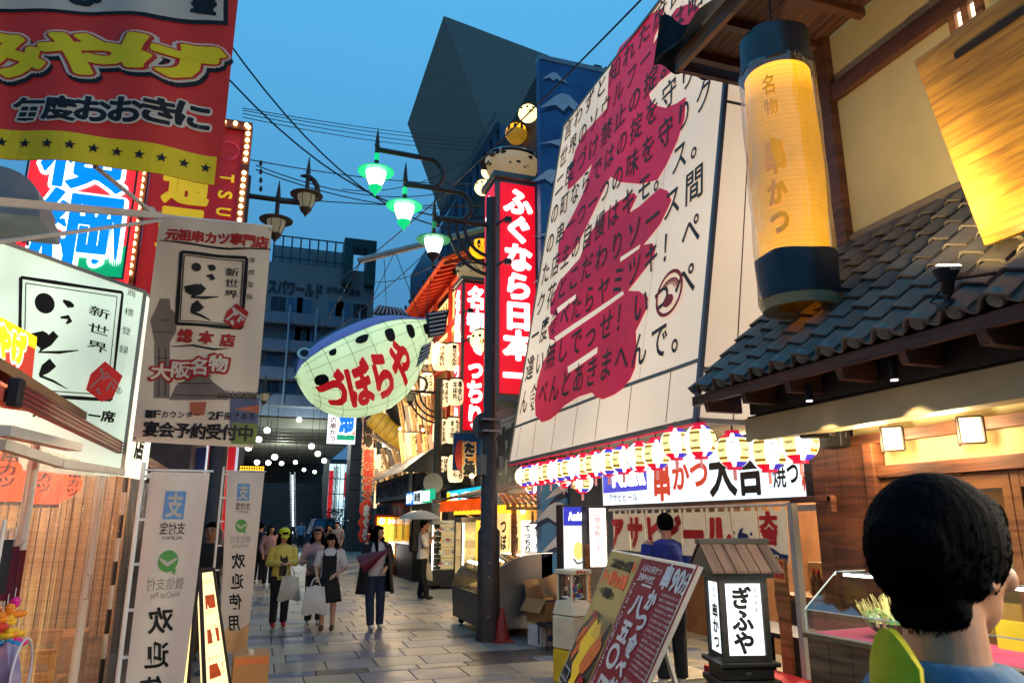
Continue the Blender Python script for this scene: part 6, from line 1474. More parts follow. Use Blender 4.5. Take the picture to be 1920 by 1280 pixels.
b = B(); disc(b,L_,.82,.92,.14,.019,20,ry=.1); b.obj('red_disc',REDT,pb); b = B(); row(b,L_,'大吉',.72,.87,.2,.09,d=.024,bold=.06); b.obj('disc_lettering',SNOW,pb)
WP = M('print_white',(232,226,220),.7); b = B()
ink(b,Rq,'串',.56,.02,.16,.13,d=.005,bold=.06); ink(b,Rq,'9',.73,.03,.09,.12,d=.005,bold=.05); ink(b,Rq,'0',.82,.03,.09,.12,d=.005,bold=.05); ink(b,Rq,'分',.9,.04,.1,.11,d=.005,bold=.04)
for ch,u,v,w,h in (('一',.24,.13,.2,.06),('か',.46,.16,.16,.12),('八',.2,.21,.24,.13),('つ',.44,.28,.18,.12),('五',.19,.36,.22,.14),('食',.44,.41,.18,.13),('〇',.15,.51,.25,.15),('べ',.42,.55,.18,.11),('円',.18,.7,.24,.15),('放',.43,.67,.19,.14),('題',.43,.82,.19,.14)): ink(b,Rq,ch,u,v,w,h,d=.005,bold=.06)
row(b,Rq,'人気の串かつ',.1,.045,.42,.045,d=.005,bold=.02); row(b,Rq,'39種を厳選',.1,.1,.34,.045,d=.005,bold=.02)
column(b,Rq,'プラス一〇〇〇円でアルコール飲み放題',.04,.16,.07,.8,d=.005,bold=.02)
random.seed(14)
for i in range(16):
 s_ = ''.join(random.choice(KANA + KANJI) for _ in range(9)); row(b,Rq,s_,.66,.165 + i*.027,.32,.016,d=.005,bold=.0)
row(b,Rq,'さらに平日限定',.64,.62,.34,.045,d=.005,bold=.03); row(b,Rq,'一品料理10種',.64,.675,.34,.045,d=.005,bold=.03); row(b,Rq,'食べ放題',.64,.735,.26,.045,d=.005,bold=.03)
for i in range(7): row(b,Rq,''.join(random.choice(KANA) for _ in range(6)),.66,.8 + i*.025,.18,.016,d=.005)
b.obj('white_lettering',WP,pb); b = B(); rect(b,Rq,.0,0,1,.018,.007); b.obj('top_strip',WP,pb)
b = B(); disc(b,Rq,.9,.87,.08,.006); b.obj('pale_disc',M('poster_yellow'),pb)
bk = V((.36,.1,0))
for u in (.03,.97): b = B(); b.bar(pq(u,.4,-.04),pq(u,.4,0).xy.to_3d() + bk + V((0,0,.01)),.025); b.obj('rear_leg',M('alu_frame'),pb)
for u in (.03,.97): b = B(); b.bar(pq(u,1,-.02),pq(u,1,-.02).xy.to_3d() + (pq(u,1,0) - pq(u,.8,0)).xy.to_3d()*.2,.03); b.obj('front_leg',M('alu_frame'),pb)


fl = thing('floor_lantern_sign','black floor lantern with plank roof and glowing panels reading ぎふや','sign',SY(1385,1200,4.25).xy.to_3d(),rad(-15))
fl.location = SY(1385,1200,4.95).xy.to_3d(); WM[fl] = Matrix.Translation(fl.location) @ Matrix.Rotation(rad(-15),4,'Z')
BL = woodmat('black_stained',(44,42,38),(22,22,20),.5); w = .27
B().hexa([V(q) for q in [(-.27,-.22,0),(.27,-.22,0),(.27,.22,0),(-.27,.22,0),(-.2,-.17,.54),(.2,-.17,.54),(.2,.17,.54),(-.2,.17,.54)]]).obj('base_body',BL,fl,world=False,bevel=.006)
B().cbox((0,0,.56),(.46,.4,.04)).obj('lower_board',BL,fl,world=False,bevel=.004); B().cbox((0,0,.63),(.38,.32,.09)).obj('drawer',BL,fl,world=False,bevel=.004); B().cbox((0,-.163,.63),(.04,.008,.015)).obj('handle',STEEL,fl,world=False); B().cbox((0,0,.69),(.46,.4,.03)).obj('upper_board',BL,fl,world=False,bevel=.004)
z0,z1 = .71,1.29; hw,hd_2 = .16,.15
for x in (-hw,hw):
 for y in (-hd_2,hd_2): B().cbox((x,y,(z0 + z1)/2),(.045,.045,z1 - z0)).obj('post',BL,fl,world=False)
B().cbox((0,0,z1 + .02),(.46,.4,.04)).obj('head_board',BL,fl,world=False)
for y in (-hd_2,hd_2): B().cbox((0,y,z0 + .02),(2*hw - .05,.04,.04)).obj('rail',BL,fl,world=False); B().cbox((0,y,z1 - .02),(2*hw - .05,.04,.04)).obj('rail',BL,fl,world=False)
LP = M('lantern_panel',(235,248,250),emit=.85,evar=.12,escale=4)
fq = Pan((-hw + .025,-hd_2 - .005,z1 - .04),(hw - .025,-hd_2 - .005,z1 - .04),(hw - .025,-hd_2 - .005,z0 + .04),(-hw + .025,-hd_2 - .005,z0 + .04)); sq = Pan((-hw - .005,hd_2 - .025,z1 - .04),(-hw - .005,-hd_2 + .025,z1 - .04),(-hw - .005,-hd_2 + .025,z0 + .04),(-hw - .005,hd_2 - .025,z0 + .04))
for q in (fq,sq): B().sheet(lambda u,v,d: q(u,v,d),1,1,.004).obj('lit_panel',LP,fl,world=False)
b = B()
for i,ch in enumerate('ぎふや'): ink(b,fq,ch,.14,.04 + i*.31,.6,.33,d=.003,bold=.045)
column(b,fq,'新世界串',.78,.06,.14,.36,d=.003); column(b,sq,'串かつ',.25,.3,.5,.66,d=.003,bold=.04); column(b,sq,'名代',.35,.06,.3,.2,d=.003); b.obj('lettering',BRUSH,fl,world=False)
RP = woodmat('weathered_plank',(112,88,74),(60,46,40),.7,(8,1,1)); rz0,rz1 = 1.33,1.53
for s_ in (-1,1):
 for k in range(6):
  x0 = -.27 + k*.09; b = B(); b.hexa([V(q) for q in [(x0 + .004,s_*.3,rz0),(x0 + .086,s_*.3,rz0),(x0 + .086,s_*.02,rz1),(x0 + .004,s_*.02,rz1),(x0 + .004,s_*.3,rz0 + .015),(x0 + .086,s_*.3,rz0 + .015),(x0 + .086,s_*.02,rz1 + .015),(x0 + .004,s_*.02,rz1 + .015)]]); fixnorm(b.obj('roof_plank',RP,fl,world=False))
B().cbox((0,0,rz1 + .02),(.56,.09,.04)).obj('ridge_board',BL,fl,world=False,bevel=.004)
for x in (-.26,.26): B().add([(x,-.27,rz0 - .002),(x,.27,rz0 - .002),(x,0,rz1 - .005)],[(0,1,2)]).obj('gable',BL,fl,world=False)


dcY = 3.0
A0 = SZ(1513,1185,1.02); A1 = A0 + V((.12,-1.4,0)); dirv = (A1 - A0).normalized()
dcx = V((dirv.y,-dirv.x,0))*-1
fc = thing('food_counter','rustic plank counter carrying the clear food case at the lower right','counter',(A0 + A1)/2 - V((-.25,0,1.02)))
n = 9
for i in range(n):
 a = A0 + dirv*(1.5*i/n); c_ = A0 + dirv*(1.5*(i + 1)/n - .005); b = B(); b.hexa([a.xy.to_3d(),c_.xy.to_3d(),c_.xy.to_3d() + dcx*.02,a.xy.to_3d() + dcx*.02,a - V((0,0,.03)),c_ - V((0,0,.03)),c_ - V((0,0,.03)) + dcx*.02,a - V((0,0,.03)) + dcx*.02]); b.obj('counter_plank',woodmat('rustic_plank',(150,112,76),(96,66,42),.65),fc)
dw = .62
b = B(); e0 = A0 + dcx*.021; b.hexa([e0.xy.to_3d(),(e0 + dcx*dw).xy.to_3d(),(e0 + dcx*dw + dirv*.02).xy.to_3d(),(e0 + dirv*.02).xy.to_3d(),e0 - V((0,0,.03)),e0 + dcx*dw - V((0,0,.03)),e0 + dcx*dw + dirv*.02 - V((0,0,.03)),e0 + dirv*.02 - V((0,0,.03))]); b.obj('end_board',woodmat('rustic_plank',0,0),fc)
b = B(); b.hexa([A0 - V((0,0,.028)) - dcx*.02 - dirv*.02,A0 + dirv*1.5 - V((0,0,.028)) - dcx*.02,A0 + dirv*1.5 + dcx*dw - V((0,0,.028)),A0 + dcx*dw - V((0,0,.028)) - dirv*.02,A0 - dcx*.02 - dirv*.02,A0 + dirv*1.5 - dcx*.02,A0 + dirv*1.5 + dcx*dw,A0 + dcx*dw - dirv*.02]); b.obj('counter_top',woodmat('rustic_edge',(176,140,92),(120,88,54),.6),fc)
cl_ = thing('pink_cloth','pink cloth lying inside the clear food case','cloth',A0 + dirv*.6); b = B(); b.sheet(lambda u,v,d: A0 + dirv*(.03 + 1.4*u) + dcx*(.03 + .55*v) + V((0,0,.006 + d)),4,2,.005); b.obj('fabric',M('pink_fabric',(200,60,110),.8,bump=.1,bscale=90),cl_)
ac = thing('acrylic_case','clear sloping acrylic case with a white light tube along its top edge','case',A0 + dirv*.7)
def cpt(s,t,z): return A0 + dirv*s + dcx*t + V((0,0,z))
cw,fh,th_,dd = 1.42,.14,.36,.3
for nm,q in (('front_pane',[(0,0,.004),(cw,0,.004),(cw,0,fh),(0,0,fh)]),('slope_pane',[(0,0,fh),(cw,0,fh),(cw,dd,th_),(0,dd,th_)]),('top_pane',[(0,dd,th_),(cw,dd,th_),(cw,.56,th_),(0,.56,th_)])): B().quad(*[cpt(*k) for k in q]).obj(nm,glassmat('acrylic',(240,245,240),.07),ac)
for s_ in (0,cw): B().add([cpt(s_,0,.004),cpt(s_,.56,.004),cpt(s_,.56,th_),cpt(s_,dd,th_),cpt(s_,0,fh)],[(0,1,2,3,4)]).obj('end_pane',glassmat('acrylic'),ac)
b = B()
for q in (((0,0,fh),(cw,0,fh)),((0,dd,th_),(cw,dd,th_)),((0,0,.005),(0,0,fh)),((0,0,fh),(0,dd,th_)),((0,dd,th_),(0,.56,th_)),((0,0,.006),(cw,0,.006))): b.bar(cpt(*q[0]),cpt(*q[1]),.006)
b.obj('edge',M('acrylic_edge',(190,200,195),.2,emit=.1),ac)
b = B(); b.bar(cpt(.04,dd + .03,th_ - .02),cpt(1.3,dd + .03,th_ - .02),.025,.015); b.obj('light_tube',TUBE,ac)
la = lamp('case_light',cpt(.55,.3,th_ - .05),5,(.95,1,.95),.05)
def basket(s,t,r,label):
 c = cpt(s,t,.012); T = thing('skewer_bowl',label,'bowl',c)
 B().lathe([(r*.5,0),(r*.85,.04),(r,.085),(r*.97,.085),(r*.8,.045),(r*.3,.015)],n=24).obj('bowl_body',M('bowl_dark',(60,48,36),.4),T,world=False,smooth=True); random.seed(44)
 st_ = B(); fdm = [B(),B(),B()]
 for i in range(170):
  a = random.uniform(0,6.28); q = math.sqrt(random.random())*r*.9; p0 = V((q*math.cos(a),q*math.sin(a),.05)); dr = V((math.cos(a)*q/r*.6 + random.uniform(-.1,.1),math.sin(a)*q/r*.6 + random.uniform(-.1,.1),1)).normalized(); L = random.uniform(.09,.16)*(1.15 - q/r*.5)
  st_.tube([p0,p0 + dr*(L + .05)],.0016,4,cap=False); bb = fdm[i % 3]
  for k in range(2): bb.ell(p0 + dr*(L*(.3 + .35*k)),(.012,.012,.014),6,4)
 st_.obj('skewer',M('bamboo_pale',(222,205,130),.6,emit=.1),T,world=False,kind='stuff')
 for bb,nm,c_ in zip(fdm,('pale_food','green_food','cream_food'),((216,216,150),(120,176,90),(226,200,150))): bb.obj(nm,M(nm + '_mat',c_,.5,var=.2,scale=60),T,world=False,kind='stuff')
 lf = B()
 for i in range(40): a = random.uniform(0,6.28); c2_ = V((r*math.cos(a)*.95,r*math.sin(a)*.95,.09 + random.uniform(0,.05))); t1 = V((random.uniform(-1,1),random.uniform(-1,1),random.uniform(-.5,1))).normalized()*.022; t2 = t1.orthogonal().normalized()*.014; lf.add([c2_ - t1,c2_ + t2,c2_ + t1,c2_ - t2],[(0,1,2,3)])
 lf.obj('lettuce',M('lettuce',(96,176,80),.5,var=.2),T,world=False,kind='stuff')
basket(.42,.3,.17,'round bowl of pale battered skewers inside the clear food case')
p = cpt(.84,.16,.012); t = thing('small_food_tray','small black tray with orange and green skewers beside the big skewer bowl','tray',p,.2); B().cbox((0,0,.02),(.16,.1,.04)).obj('tray_body',BLACK,t,world=False); b = B(); random.seed(3)
for i in range(22): b.ell((random.uniform(-.06,.06),random.uniform(-.035,.035),.05 + random.uniform(0,.015)),.014,6,4)
b.obj('food',M('tray_food',(230,150,60),.5,c2=(150,190,90),scale=30,emit=.08),t,world=False,kind='stuff')
t = thing('white_card_box','little white folded card in front of the black food tray','card',cpt(.68,.08,.012),.3); b = B(); b.hexa([V(q) for q in [(-.045,-.02,0),(.045,-.02,0),(.045,.03,0),(-.045,.03,0),(-.04,.0,.055),(.04,.0,.055),(.04,.008,.055),(-.04,.008,.055)]]); b.obj('card',SNOW,t,world=False); B().cbox((0,-.022,.02),(.05,.002,.01)).obj('print_line',BRUSH,t,world=False)
t = thing('red_ornament','small red and white ornament standing right in the food case','ornament',cpt(.92,.3,.012)); B().lathe([(.02,0),(.026,.03),(.012,.06),(.024,.085),(.018,.11),(.002,.12)],n=12).obj('figure_body',REDT,t,world=False,smooth=True); B().lathe([(.021,.055),(.024,.062),(.012,.066)],n=12).obj('ribbon',SNOW,t,world=False)

bn = thing('red_bench','red cloth covered bench behind the floor lantern sign','bench',(4.1,5.2,0)); B().box(3.85,4.9,.4,4.3,6.0,.46).obj('seat',REDT,bn); B().box(3.86,4.91,.1,3.88,5.99,.399).obj('cloth_drop',REDT,bn)
for x in (3.92,4.24):
 for y in (4.98,5.92): B().box(x - .025,y - .025,0,x + .025,y + .025,.398).obj('leg',DKWOOD,bn)
mn = thing('paper_menu_board','tall wooden board with an orange paper menu beside the hanging curtain','sign',(4.3,5.7,0)); q = FX(SX(1452,1100,4.3).y,SX(1476,1100,4.3).y,SX(1460,1145,4.3).z,SX(1460,1046,4.3).z,4.3)
panel(q,'board',WOOD,mn,th=.02); b = B(); rect(b,q,.08,.03,.92,.45,.003); b.obj('paper',M('orange_paper',(215,140,70),.7,emit=.06),mn); b = B(); row(b,q,'料理',.12,.05,.76,.16,d=.006,bold=.05); row(b,q,'串焼',.12,.23,.76,.16,d=.006,bold=.05); b.obj('lettering',M('letter_red'),mn); B().box(4.3,q.c[1].y + .02,0,4.33,q.c[0].y - .02,q.c[2].z).obj('stand',WOOD,mn)
gp = thing('frame_post','pale metal post of the shop front right behind the floor lantern sign','post',(4.2,5.2,0)); ya_ = SX(1497,1100,4.3).y; B().box(4.28,ya_ - .03,0,4.34,ya_ + .03,1.86).obj('shaft',M('alu_frame'),gp); B().box(4.25,ya_ - .05,0,4.37,ya_ + .05,.02).obj('foot_plate',M('alu_frame'),gp)
tb = thing('counter_stand','dark wooden side table with leaflets below the paper menu','table',(4.6,5.6,0)); B().box(4.4,5.3,.7,4.9,6.4,.74).obj('table_top',DKWOOD,tb)
for x in (4.44,4.86):
 for y in (5.34,6.36): B().box(x - .02,y - .02,0,x + .02,y + .02,.698).obj('leg',DKWOOD,tb)
# ================================================================ LEFT SIDE
NYL = lambda n,c,**k: cloth(n,c,rough=.6,var=.04,scale=3,bump=.1,**{a: b_ for a,b_ in k.items() if a not in ('emit','ec')})
# ---- big red cloth banner, nearest
q0 = QY(0,440,-60,345,4.1)
xr = SY(425,200,4.1).x; xl = xr - 1.75; zt_ = SY(200,-120,4.1).z; zb_l = SY(0,292,4.1).z; zb_r = SY(405,341,4.1).z
sl = (zb_r - zb_l)/(SY(405,341,4.1).x - SY(0,292,4.1).x)
rbn = thing('souvenir_banner','large red hanging banner with yellow みやげ lettering and a starry yellow hem','banner',(xl + .9,4.1,zb_r))
bw_ = lambda u,v: .035*math.sin(u*9 + v*2)*(.4 + .6*v) + .015*math.sin(u*23 - v*5)
BQ = Pan((xl,4.1,zb_r - sl*1.75 + 1.7),(xr,4.1,zb_r + 1.7),(xr,4.1,zb_r),(xl,4.1,zb_r - sl*1.75),warp=bw_)
panel(BQ,'cloth',NYL('banner_red_cloth',(208,58,50)),rbn,nu=60,nv=40,th=.004,smooth=True)
def LB(px,py):
 p = SP(px,py,BQ.c[0],(0,-1,0)); u = (p.x - xl)/1.75; zt2 = BQ.c[0].z + (BQ.c[1].z - BQ.c[0].z)*u; return u,(zt2 - p.z)/1.7
DL = .05
def prect(b,pan,f,pts,d): patch(b,pan,[f(*p) for p in pts],d,DL)
YEL = NYL('banner_yellow',(232,218,24),emit=.05); WHC = NYL('banner_white',(214,208,196)); BLC = NYL('banner_black',(24,24,30))
u0,v0 = LB(0,250); u1,v1 = LB(408,300)
b = B(); rect(b,BQ,0,LB(200,262)[1],.985,1.0,.004,DL); b.obj('yellow_hem',YEL,rbn)
b = B(); vv = (LB(200,262)[1] + 1)/2
for i in range(16): star(b,BQ,.955 - i*.0635,vv - .005,.017,.008)
b.obj('star',BLC,rbn,kind='stuff')
uu,v_ = LB(410,42)
b = B(); prect(b,BQ,LB,[(-400,-300),(-400,0),(0,18),(200,28),(300,44),(428,52),(428,-60)],.006); rect(b,BQ,0,0,.9,.2,.005,DL); b.obj('black_field',BLC,rbn)
b = B(); prect(b,BQ,LB,[(-400,-310),(-400,-12),(0,12),(200,22),(300,36),(419,44),(420,-70)],.009); b.obj('white_field',WHC,rbn)
b = B()
def pk(b,ch,x0,y0,x1,y1,d,bold,**k):
 a = LB(x0,y0); c_ = LB(x1,y1); ink(b,BQ,ch,a[0],a[1],c_[0] - a[0],c_[1] - a[1],d=d,bold=bold,L=DL,**k)
pk(b,'盛',362,-12,405,36,.012,.06); pk(b,'心',120,-50,185,14,.012,.08); b.obj('top_lettering',BLC,rbn)
cols = [(-55,82),(75,240),(232,420)]
for nm,bold,m,d,off in (('black_shadow',.15,BLC,.005,7),('white_outline',.145,WHC,.009,0),('red_outline',.1,NYL('banner_red2',(196,50,42)),.0125,0),('yellow_lettering',.062,YEL,.016,0)):
 b = B()
 for ch,(x0,x1),(y0,y1) in zip('みやげ',cols,((48,152),(48,158),(62,168))):
  e = .9*(bold - .062)*105; pk(b,ch,x0 - e + off*.6,y0 - e + off,x1 + e + off*.6,y1 + e + off,d,bold,tight=True)
 b.obj(nm,m,rbn)
for nm,bold,m,d in (('black_lettering_outline',.12,WHC,.006),('black_lettering',.04,BLC,.0095)):
 b = B()
 for i,ch in enumerate('毎度おおきに'): e = (bold - .04)*50; pk(b,ch,22 + i*62 - e,176 + i*2.5 - e,82 + i*62 + e,232 + i*2.5 + e,d,bold,tight=True)
 b.obj(nm,m,rbn)
b = B(); b.tube([BQ(-.05,-.005,0),BQ(1.02,-.005,0)],.02,8); b.obj('top_rod',WHITEP,rbn)

# ---- white hanging banner
WY = 5.6
wx0 = SY(300,410,WY).x; wx1 = SY(511,415,WY).x; wz1 = SY(300,405,WY).z; wz0 = SY(262,828,WY).z
whb = thing('white_hanging_banner','greyish white hanging banner with framed black brush logo and red lettering','banner',((wx0 + wx1)/2,WY,wz0))
ww_ = lambda u,v: .02*math.sin(v*6 + u*3) + .012*math.sin(u*11 - v*7)
WQ = Pan((wx0,WY,wz1),(wx1,WY,wz1 + .02),(wx1 + .0,WY,wz0 - .02),(wx0,WY,wz0),warp=ww_)
panel(WQ,'cloth',NYL('banner_ivory',(222,210,190)),whb,nu=24,nv=40,th=.004,smooth=True)
def WB(px,py): p = SP(px,py,WQ.c[0],(0,-1,0)); return (p.x - wx0)/(wx1 - wx0),(wz1 - p.z)/(wz1 - wz0)
def wk(b,ch,x0,y0,x1,y1,d=.006,bold=.0,pan=None,f=None,**k): a = WB(x0,y0); c_ = WB(x1,y1); ink(b,WQ,ch,a[0],a[1],c_[0] - a[0],c_[1] - a[1],d=d,bold=bold,L=.06,**k)
GREYP = NYL('banner_grey_print',(128,116,106)); GREYD = NYL('banner_dark_print',(84,64,52)); BNK = NYL('banner_black_ink',(22,20,20)); BNR = NYL('banner_red_ink',(184,42,36))
def wpoly(b,pts,d): patch(b,WQ,[WB(*p) for p in pts],d,.06)

b = B(); wpoly(b,[(300,560),(318,560),(320,578),(332,590),(330,620),(318,640),(318,745),(288,745),(290,640),(282,600),(290,585)],.005); wpoly(b,[(318,745),(330,720),(345,712),(355,700),(390,702),(400,715),(420,730),(430,748),(318,748)],.0055); b.obj('grey_print',GREYP,whb)
b = B()
for q_ in ([(300,600),(318,600)],[(288,622),(322,622)],[(298,650),(298,742)],[(310,650),(310,742)],[(332,716),(398,718)],[(345,706),(356,690),(386,692),(396,706)],[(322,738),(424,742)],[(292,670),(316,670)],[(292,700),(316,700)]): stroke(b,WQ,[WB(*p) for p in q_],.0022,.0085,.06)
b.obj('print_line',GREYD,whb,kind='stuff')
b = B(); wpoly(b,[(410,735),(482,735),(480,745),(408,745)],.007); b.obj('plinth_print',GREYD,whb)
b = B(); wpoly(b,[(432,745),(487,742),(484,800),(432,800)],.0062); b.obj('blue_print',NYL('banner_blue_print',(92,98,130)),whb)
b = B(); wpoly(b,[(436,790),(484,790),(480,828),(434,828)],.0075); b.obj('green_print',NYL('banner_green_print',(120,140,70)),whb)
b = B(); wpoly(b,[(440,764),(487,756),(486,772)],.0078); wpoly(b,[(356,752),(388,752),(384,776),(358,776)],.0078); b.obj('orange_print',NYL('banner_orange_print',(190,110,80)),whb)
def logo(pan,f,S,parts,d=.008,L=.06):
 """framed brush logo: four brush strokes ( い つ と く ), 新世界 and the frame"""
 K,T,s = parts
 b = B()
 def st(pts,ts): stroke(b,pan,[f(*p) for p in pts],[t*S for t in ts],d,L)
 fr = [(0,0),(1,.04),(.985,1.0),(-.02,.985)]
 for i in range(4):
  a,c_ = fr[i],fr[(i + 1) % 4]; st([a,((a[0]*2 + c_[0])/3,(a[1]*2 + c_[1])/3),((a[0] + 2*c_[0])/3,(a[1] + 2*c_[1])/3),c_],[.012,.016,.012,.014])
  a2 = (.05 + a[0]*.9,.045 + a[1]*.91); c2 = (.05 + c_[0]*.9,.045 + c_[1]*.91); st([a2,c2],[.004,.004])
 cx_ = f(.24,.2); disc(b,pan,cx_[0],cx_[1],.075*S,d,18,L=L); cx_ = f(.23,.5); disc(b,pan,cx_[0],cx_[1],.05*S,d + .001,14,L=L); st([(.42,.16),(.48,.19),(.53,.2)],[.01,.03,.012])
 st([(.4,.31),(.48,.3),(.5,.33),(.46,.36)],[.008,.018,.02,.006])
 st([(.17,.45),(.2,.53),(.22,.58)],[.05,.05,.015]); st([(.36,.45),(.28,.53),(.2,.61)],[.03,.035,.006]); st([(.18,.62),(.4,.61),(.6,.58)],[.006,.012,.004])
 st([(.34,.7),(.26,.76),(.2,.82)],[.04,.04,.01]); st([(.2,.82),(.35,.86),(.5,.92)],[.01,.01,.003])
 b.obj('brush_logo',K,T)
 b = B()
 for i,ch in enumerate('新世界'): u,v = f(.68,.17 + i*.15); u2,v2 = f(.9,.3 + i*.15); ink(b,pan,ch,u,v,u2 - u,v2 - v,d=d + .001,bold=.01,L=L)
 b.obj('lettering',K,T)
 b = B(); patch(b,pan,[f(*p) for p in [(.88,.66),(1.08,.78),(1.0,.98),(.88,1.02),(.7,.92),(.74,.78)]],d + .003,L); b.obj('red_seal',s,T)
 b = B(); st2 = [f(*p) for p in [(.74,.9),(.9,.76),(1.04,.86)]]; stroke(b,pan,st2,[.008*S]*3,d + .006,L)
 for p_ in ([(.84,.72),(.88,.82),(.94,.78)],[(.92,.92),(.96,.84),(1.0,.9)],[(.82,.9),(.84,.94),(.86,.95)]): stroke(b,pan,[f(*k) for k in p_],[.012*S]*3,d + .006,L)
 b.obj('seal_marks',WHC,T)
def fr_w(x,y): a = WB(341 + (x)*122 - y*8,476 + y*132 + x*6); return a
logo(WQ,fr_w,.55,(BNK,whb,BNR))
b = B()
for i,ch in enumerate('元祖串カツ専門店'): wk(b,ch,312 + i*24,430 + i*2.2,335 + i*24,455 + i*2.2,bold=.05)
for i,ch in enumerate('総本店'): wk(b,ch,334 + i*40,615 + i*4,360 + i*40,642 + i*4,d=.01,bold=.05)
b.obj('red_lettering',BNR,whb)
for nm,bold,m,d in (('red_outline',.1,BNR,.011),('white_lettering',.035,NYL('banner_ivory',0),.015)):
 b = B()
 for i,ch in enumerate('大阪名物'): e = bold*30; wk(b,ch,286 + i*36 - e,680 - i*5 - e,318 + i*36 + e,712 - i*5 + e,d=d,bold=bold)
 b.obj(nm,m,whb)
b = B(); stroke(b,WQ,[WB(300,452),WB(350,460),WB(430,470),WB(508,470)],[.002,.005,.005,.003],.007,.06); stroke(b,WQ,[WB(320,648),WB(360,646),WB(400,654),WB(430,652)],[.002,.004,.005,.001],.007,.06)
for i,ch in enumerate('商標登録'): wk(b,ch,467 - i*1.5,485 + i*22,478 - i*1.5,497 + i*22)
for i,ch in enumerate('1Fカウンター'): wk(b,ch,274 + i*15,768,286 + i*15,783,d=.01,bold=.02)
for i,ch in enumerate('2F座敷あり'): wk(b,ch,392 + i*15,770,404 + i*15,785,d=.01,bold=.02)
for i,ch in enumerate('宴会予約受付中'): wk(b,ch,270 + i*29.5,788 + i*.8,298 + i*29.5,819 + i*.8,d=.01,bold=.035)
b.obj('black_lettering',BNK,whb)
b = B(); ink(b,WQ,'BILLIKEN',*WB(412,730),.33,.022,d=.009,bold=.02,L=.06); b.obj('grey_lettering',GREYP,whb)
for u,v in ((.02,.01),(.98,.01),(.02,.985),(.98,.985)): b = B(); b.lathe([(.008,0),(.008,.004)],WQ(u,v,.003),10,ax=(0,-1,0)); b.obj('eyelet',STEEL,whb)
b = B(); b.tube([WQ(-.03,-.004,.0),WQ(1.0,-.004,.0)],.012,8); b.obj('top_rod',WHITEP,whb)

pf_ = thing('banner_pole_frame','off-white slanting poles holding the white hanging banner','pole',SY(0,385,4.4))
b = B(); b.bar(SY(-120,368,4.3),SY(300,404,WY - .05),.045); b.obj('upper_pole',M('pole_offwhite',(190,185,178),.5,var=.1),pf_)
b = B(); b.tube([SY(-60,462,4.4),SY(302,413,WY - .04)],.014,7); b.obj('lower_pole',M('pole_offwhite'),pf_)
b = B(); b.tube([SY(178,312,4.6),SY(290,402,WY - .06)],.015,7); b.ell(SY(283,396,WY - .06),.035,8,6); b.obj('diagonal_stay',M('pole_offwhite'),pf_)

# ---- lit corner sign box with the same logo
TRc = V((-1.02,7.1,0)); dv = V((.65,.76,0)); zt_s = SP(272,548,TRc,(dv.y,-dv.x,0)).z
nS = V((dv.y,-dv.x,0)).normalized()
c_TR = SP(272,548,TRc,nS); c_TL = SP(0,452,TRc,nS); ext = (c_TL - c_TR)*.35
zl = c_TL + ext; zbot = SP(240,870,TRc,nS).z - .1
LQ = Pan(V((zl.x,zl.y,zl.z)),c_TR,V((c_TR.x,c_TR.y,zbot)),V((zl.x,zl.y,zbot)))
lsb = thing('corner_sign_box','pale green-white glowing corner sign box with a framed black brush logo','sign',V((-1.2,7,zbot)))
SBW = M('signbox_glow',(208,228,206),emit=.6,evar=.25,escale=1.4)
panel(LQ,'lit_panel',SBW,lsb,th=.25)
sdq = Pan(c_TR + V((.01,.01,-.01)),c_TR + V((.11,.62,-.03)),V((c_TR.x + .11,c_TR.y + .62,zbot)),V((c_TR.x + .01,c_TR.y + .01,zbot)))
panel(sdq,'side_panel',M('signbox_side',(236,236,210),emit=.85,evar=.2),lsb,th=.05)
b = B(); b.bar(LQ.c[0],LQ.c[1],.03); b.bar(LQ.c[1],LQ.c[2],.03); b.bar(sdq.c[0],sdq.c[1],.025); b.obj('frame',M('alu_frame'),lsb)
LU,LVv = (LQ.c[1] - LQ.c[0]),0
def SB(px,py):
 p = SP(px,py,TRc,nS); u = (p - LQ.c[0]).xy.dot(LU.xy)/LU.xy.length_squared; zt2 = LQ.c[0].z + (LQ.c[1].z - LQ.c[0].z)*u; return u,(zt2 - p.z)/(zt2 - zbot)
def fr_s(x,y): return SB(38 + x*192 - y*14*(1 - x)*0 - 20*y*x,520 + x*20 + y*222 - 12*x*y)
logo(LQ,fr_s,.62,(BNK,lsb,M('seal_red',(205,40,36),emit=.2)),d=.006,L=0)
b = B()
for i,ch in enumerate('商標登録'):
 u,v = SB(238 - i*5,540 + i*35); u2,v2 = SB(254 - i*5,560 + i*35); ink(b,LQ,ch,u,v,u2 - u,v2 - v,d=.006)
for i,ch in enumerate('カウンター席'):
 u,v = SB(60 + i*26,760 + i*1.5); u2,v2 = SB(84 + i*26,786 + i*1.5); ink(b,LQ,ch,u,v,u2 - u,v2 - v,d=.006,bold=.04)
b.obj('small_lettering',BNK,lsb); u,v = SB(222,732); b = B(); ring(b,LQ,u,v,.017,.003,.007); ink(b,LQ,'R',u - .008,v - .012,.016,.024,d=.007,bold=.01); b.obj('ring_mark',BNK,lsb)
b = B(); column(b,sdq,'いっとく本店',.3,.1,.4,.8,d=.006,bold=.05); b.obj('side_lettering',BNK,lsb)

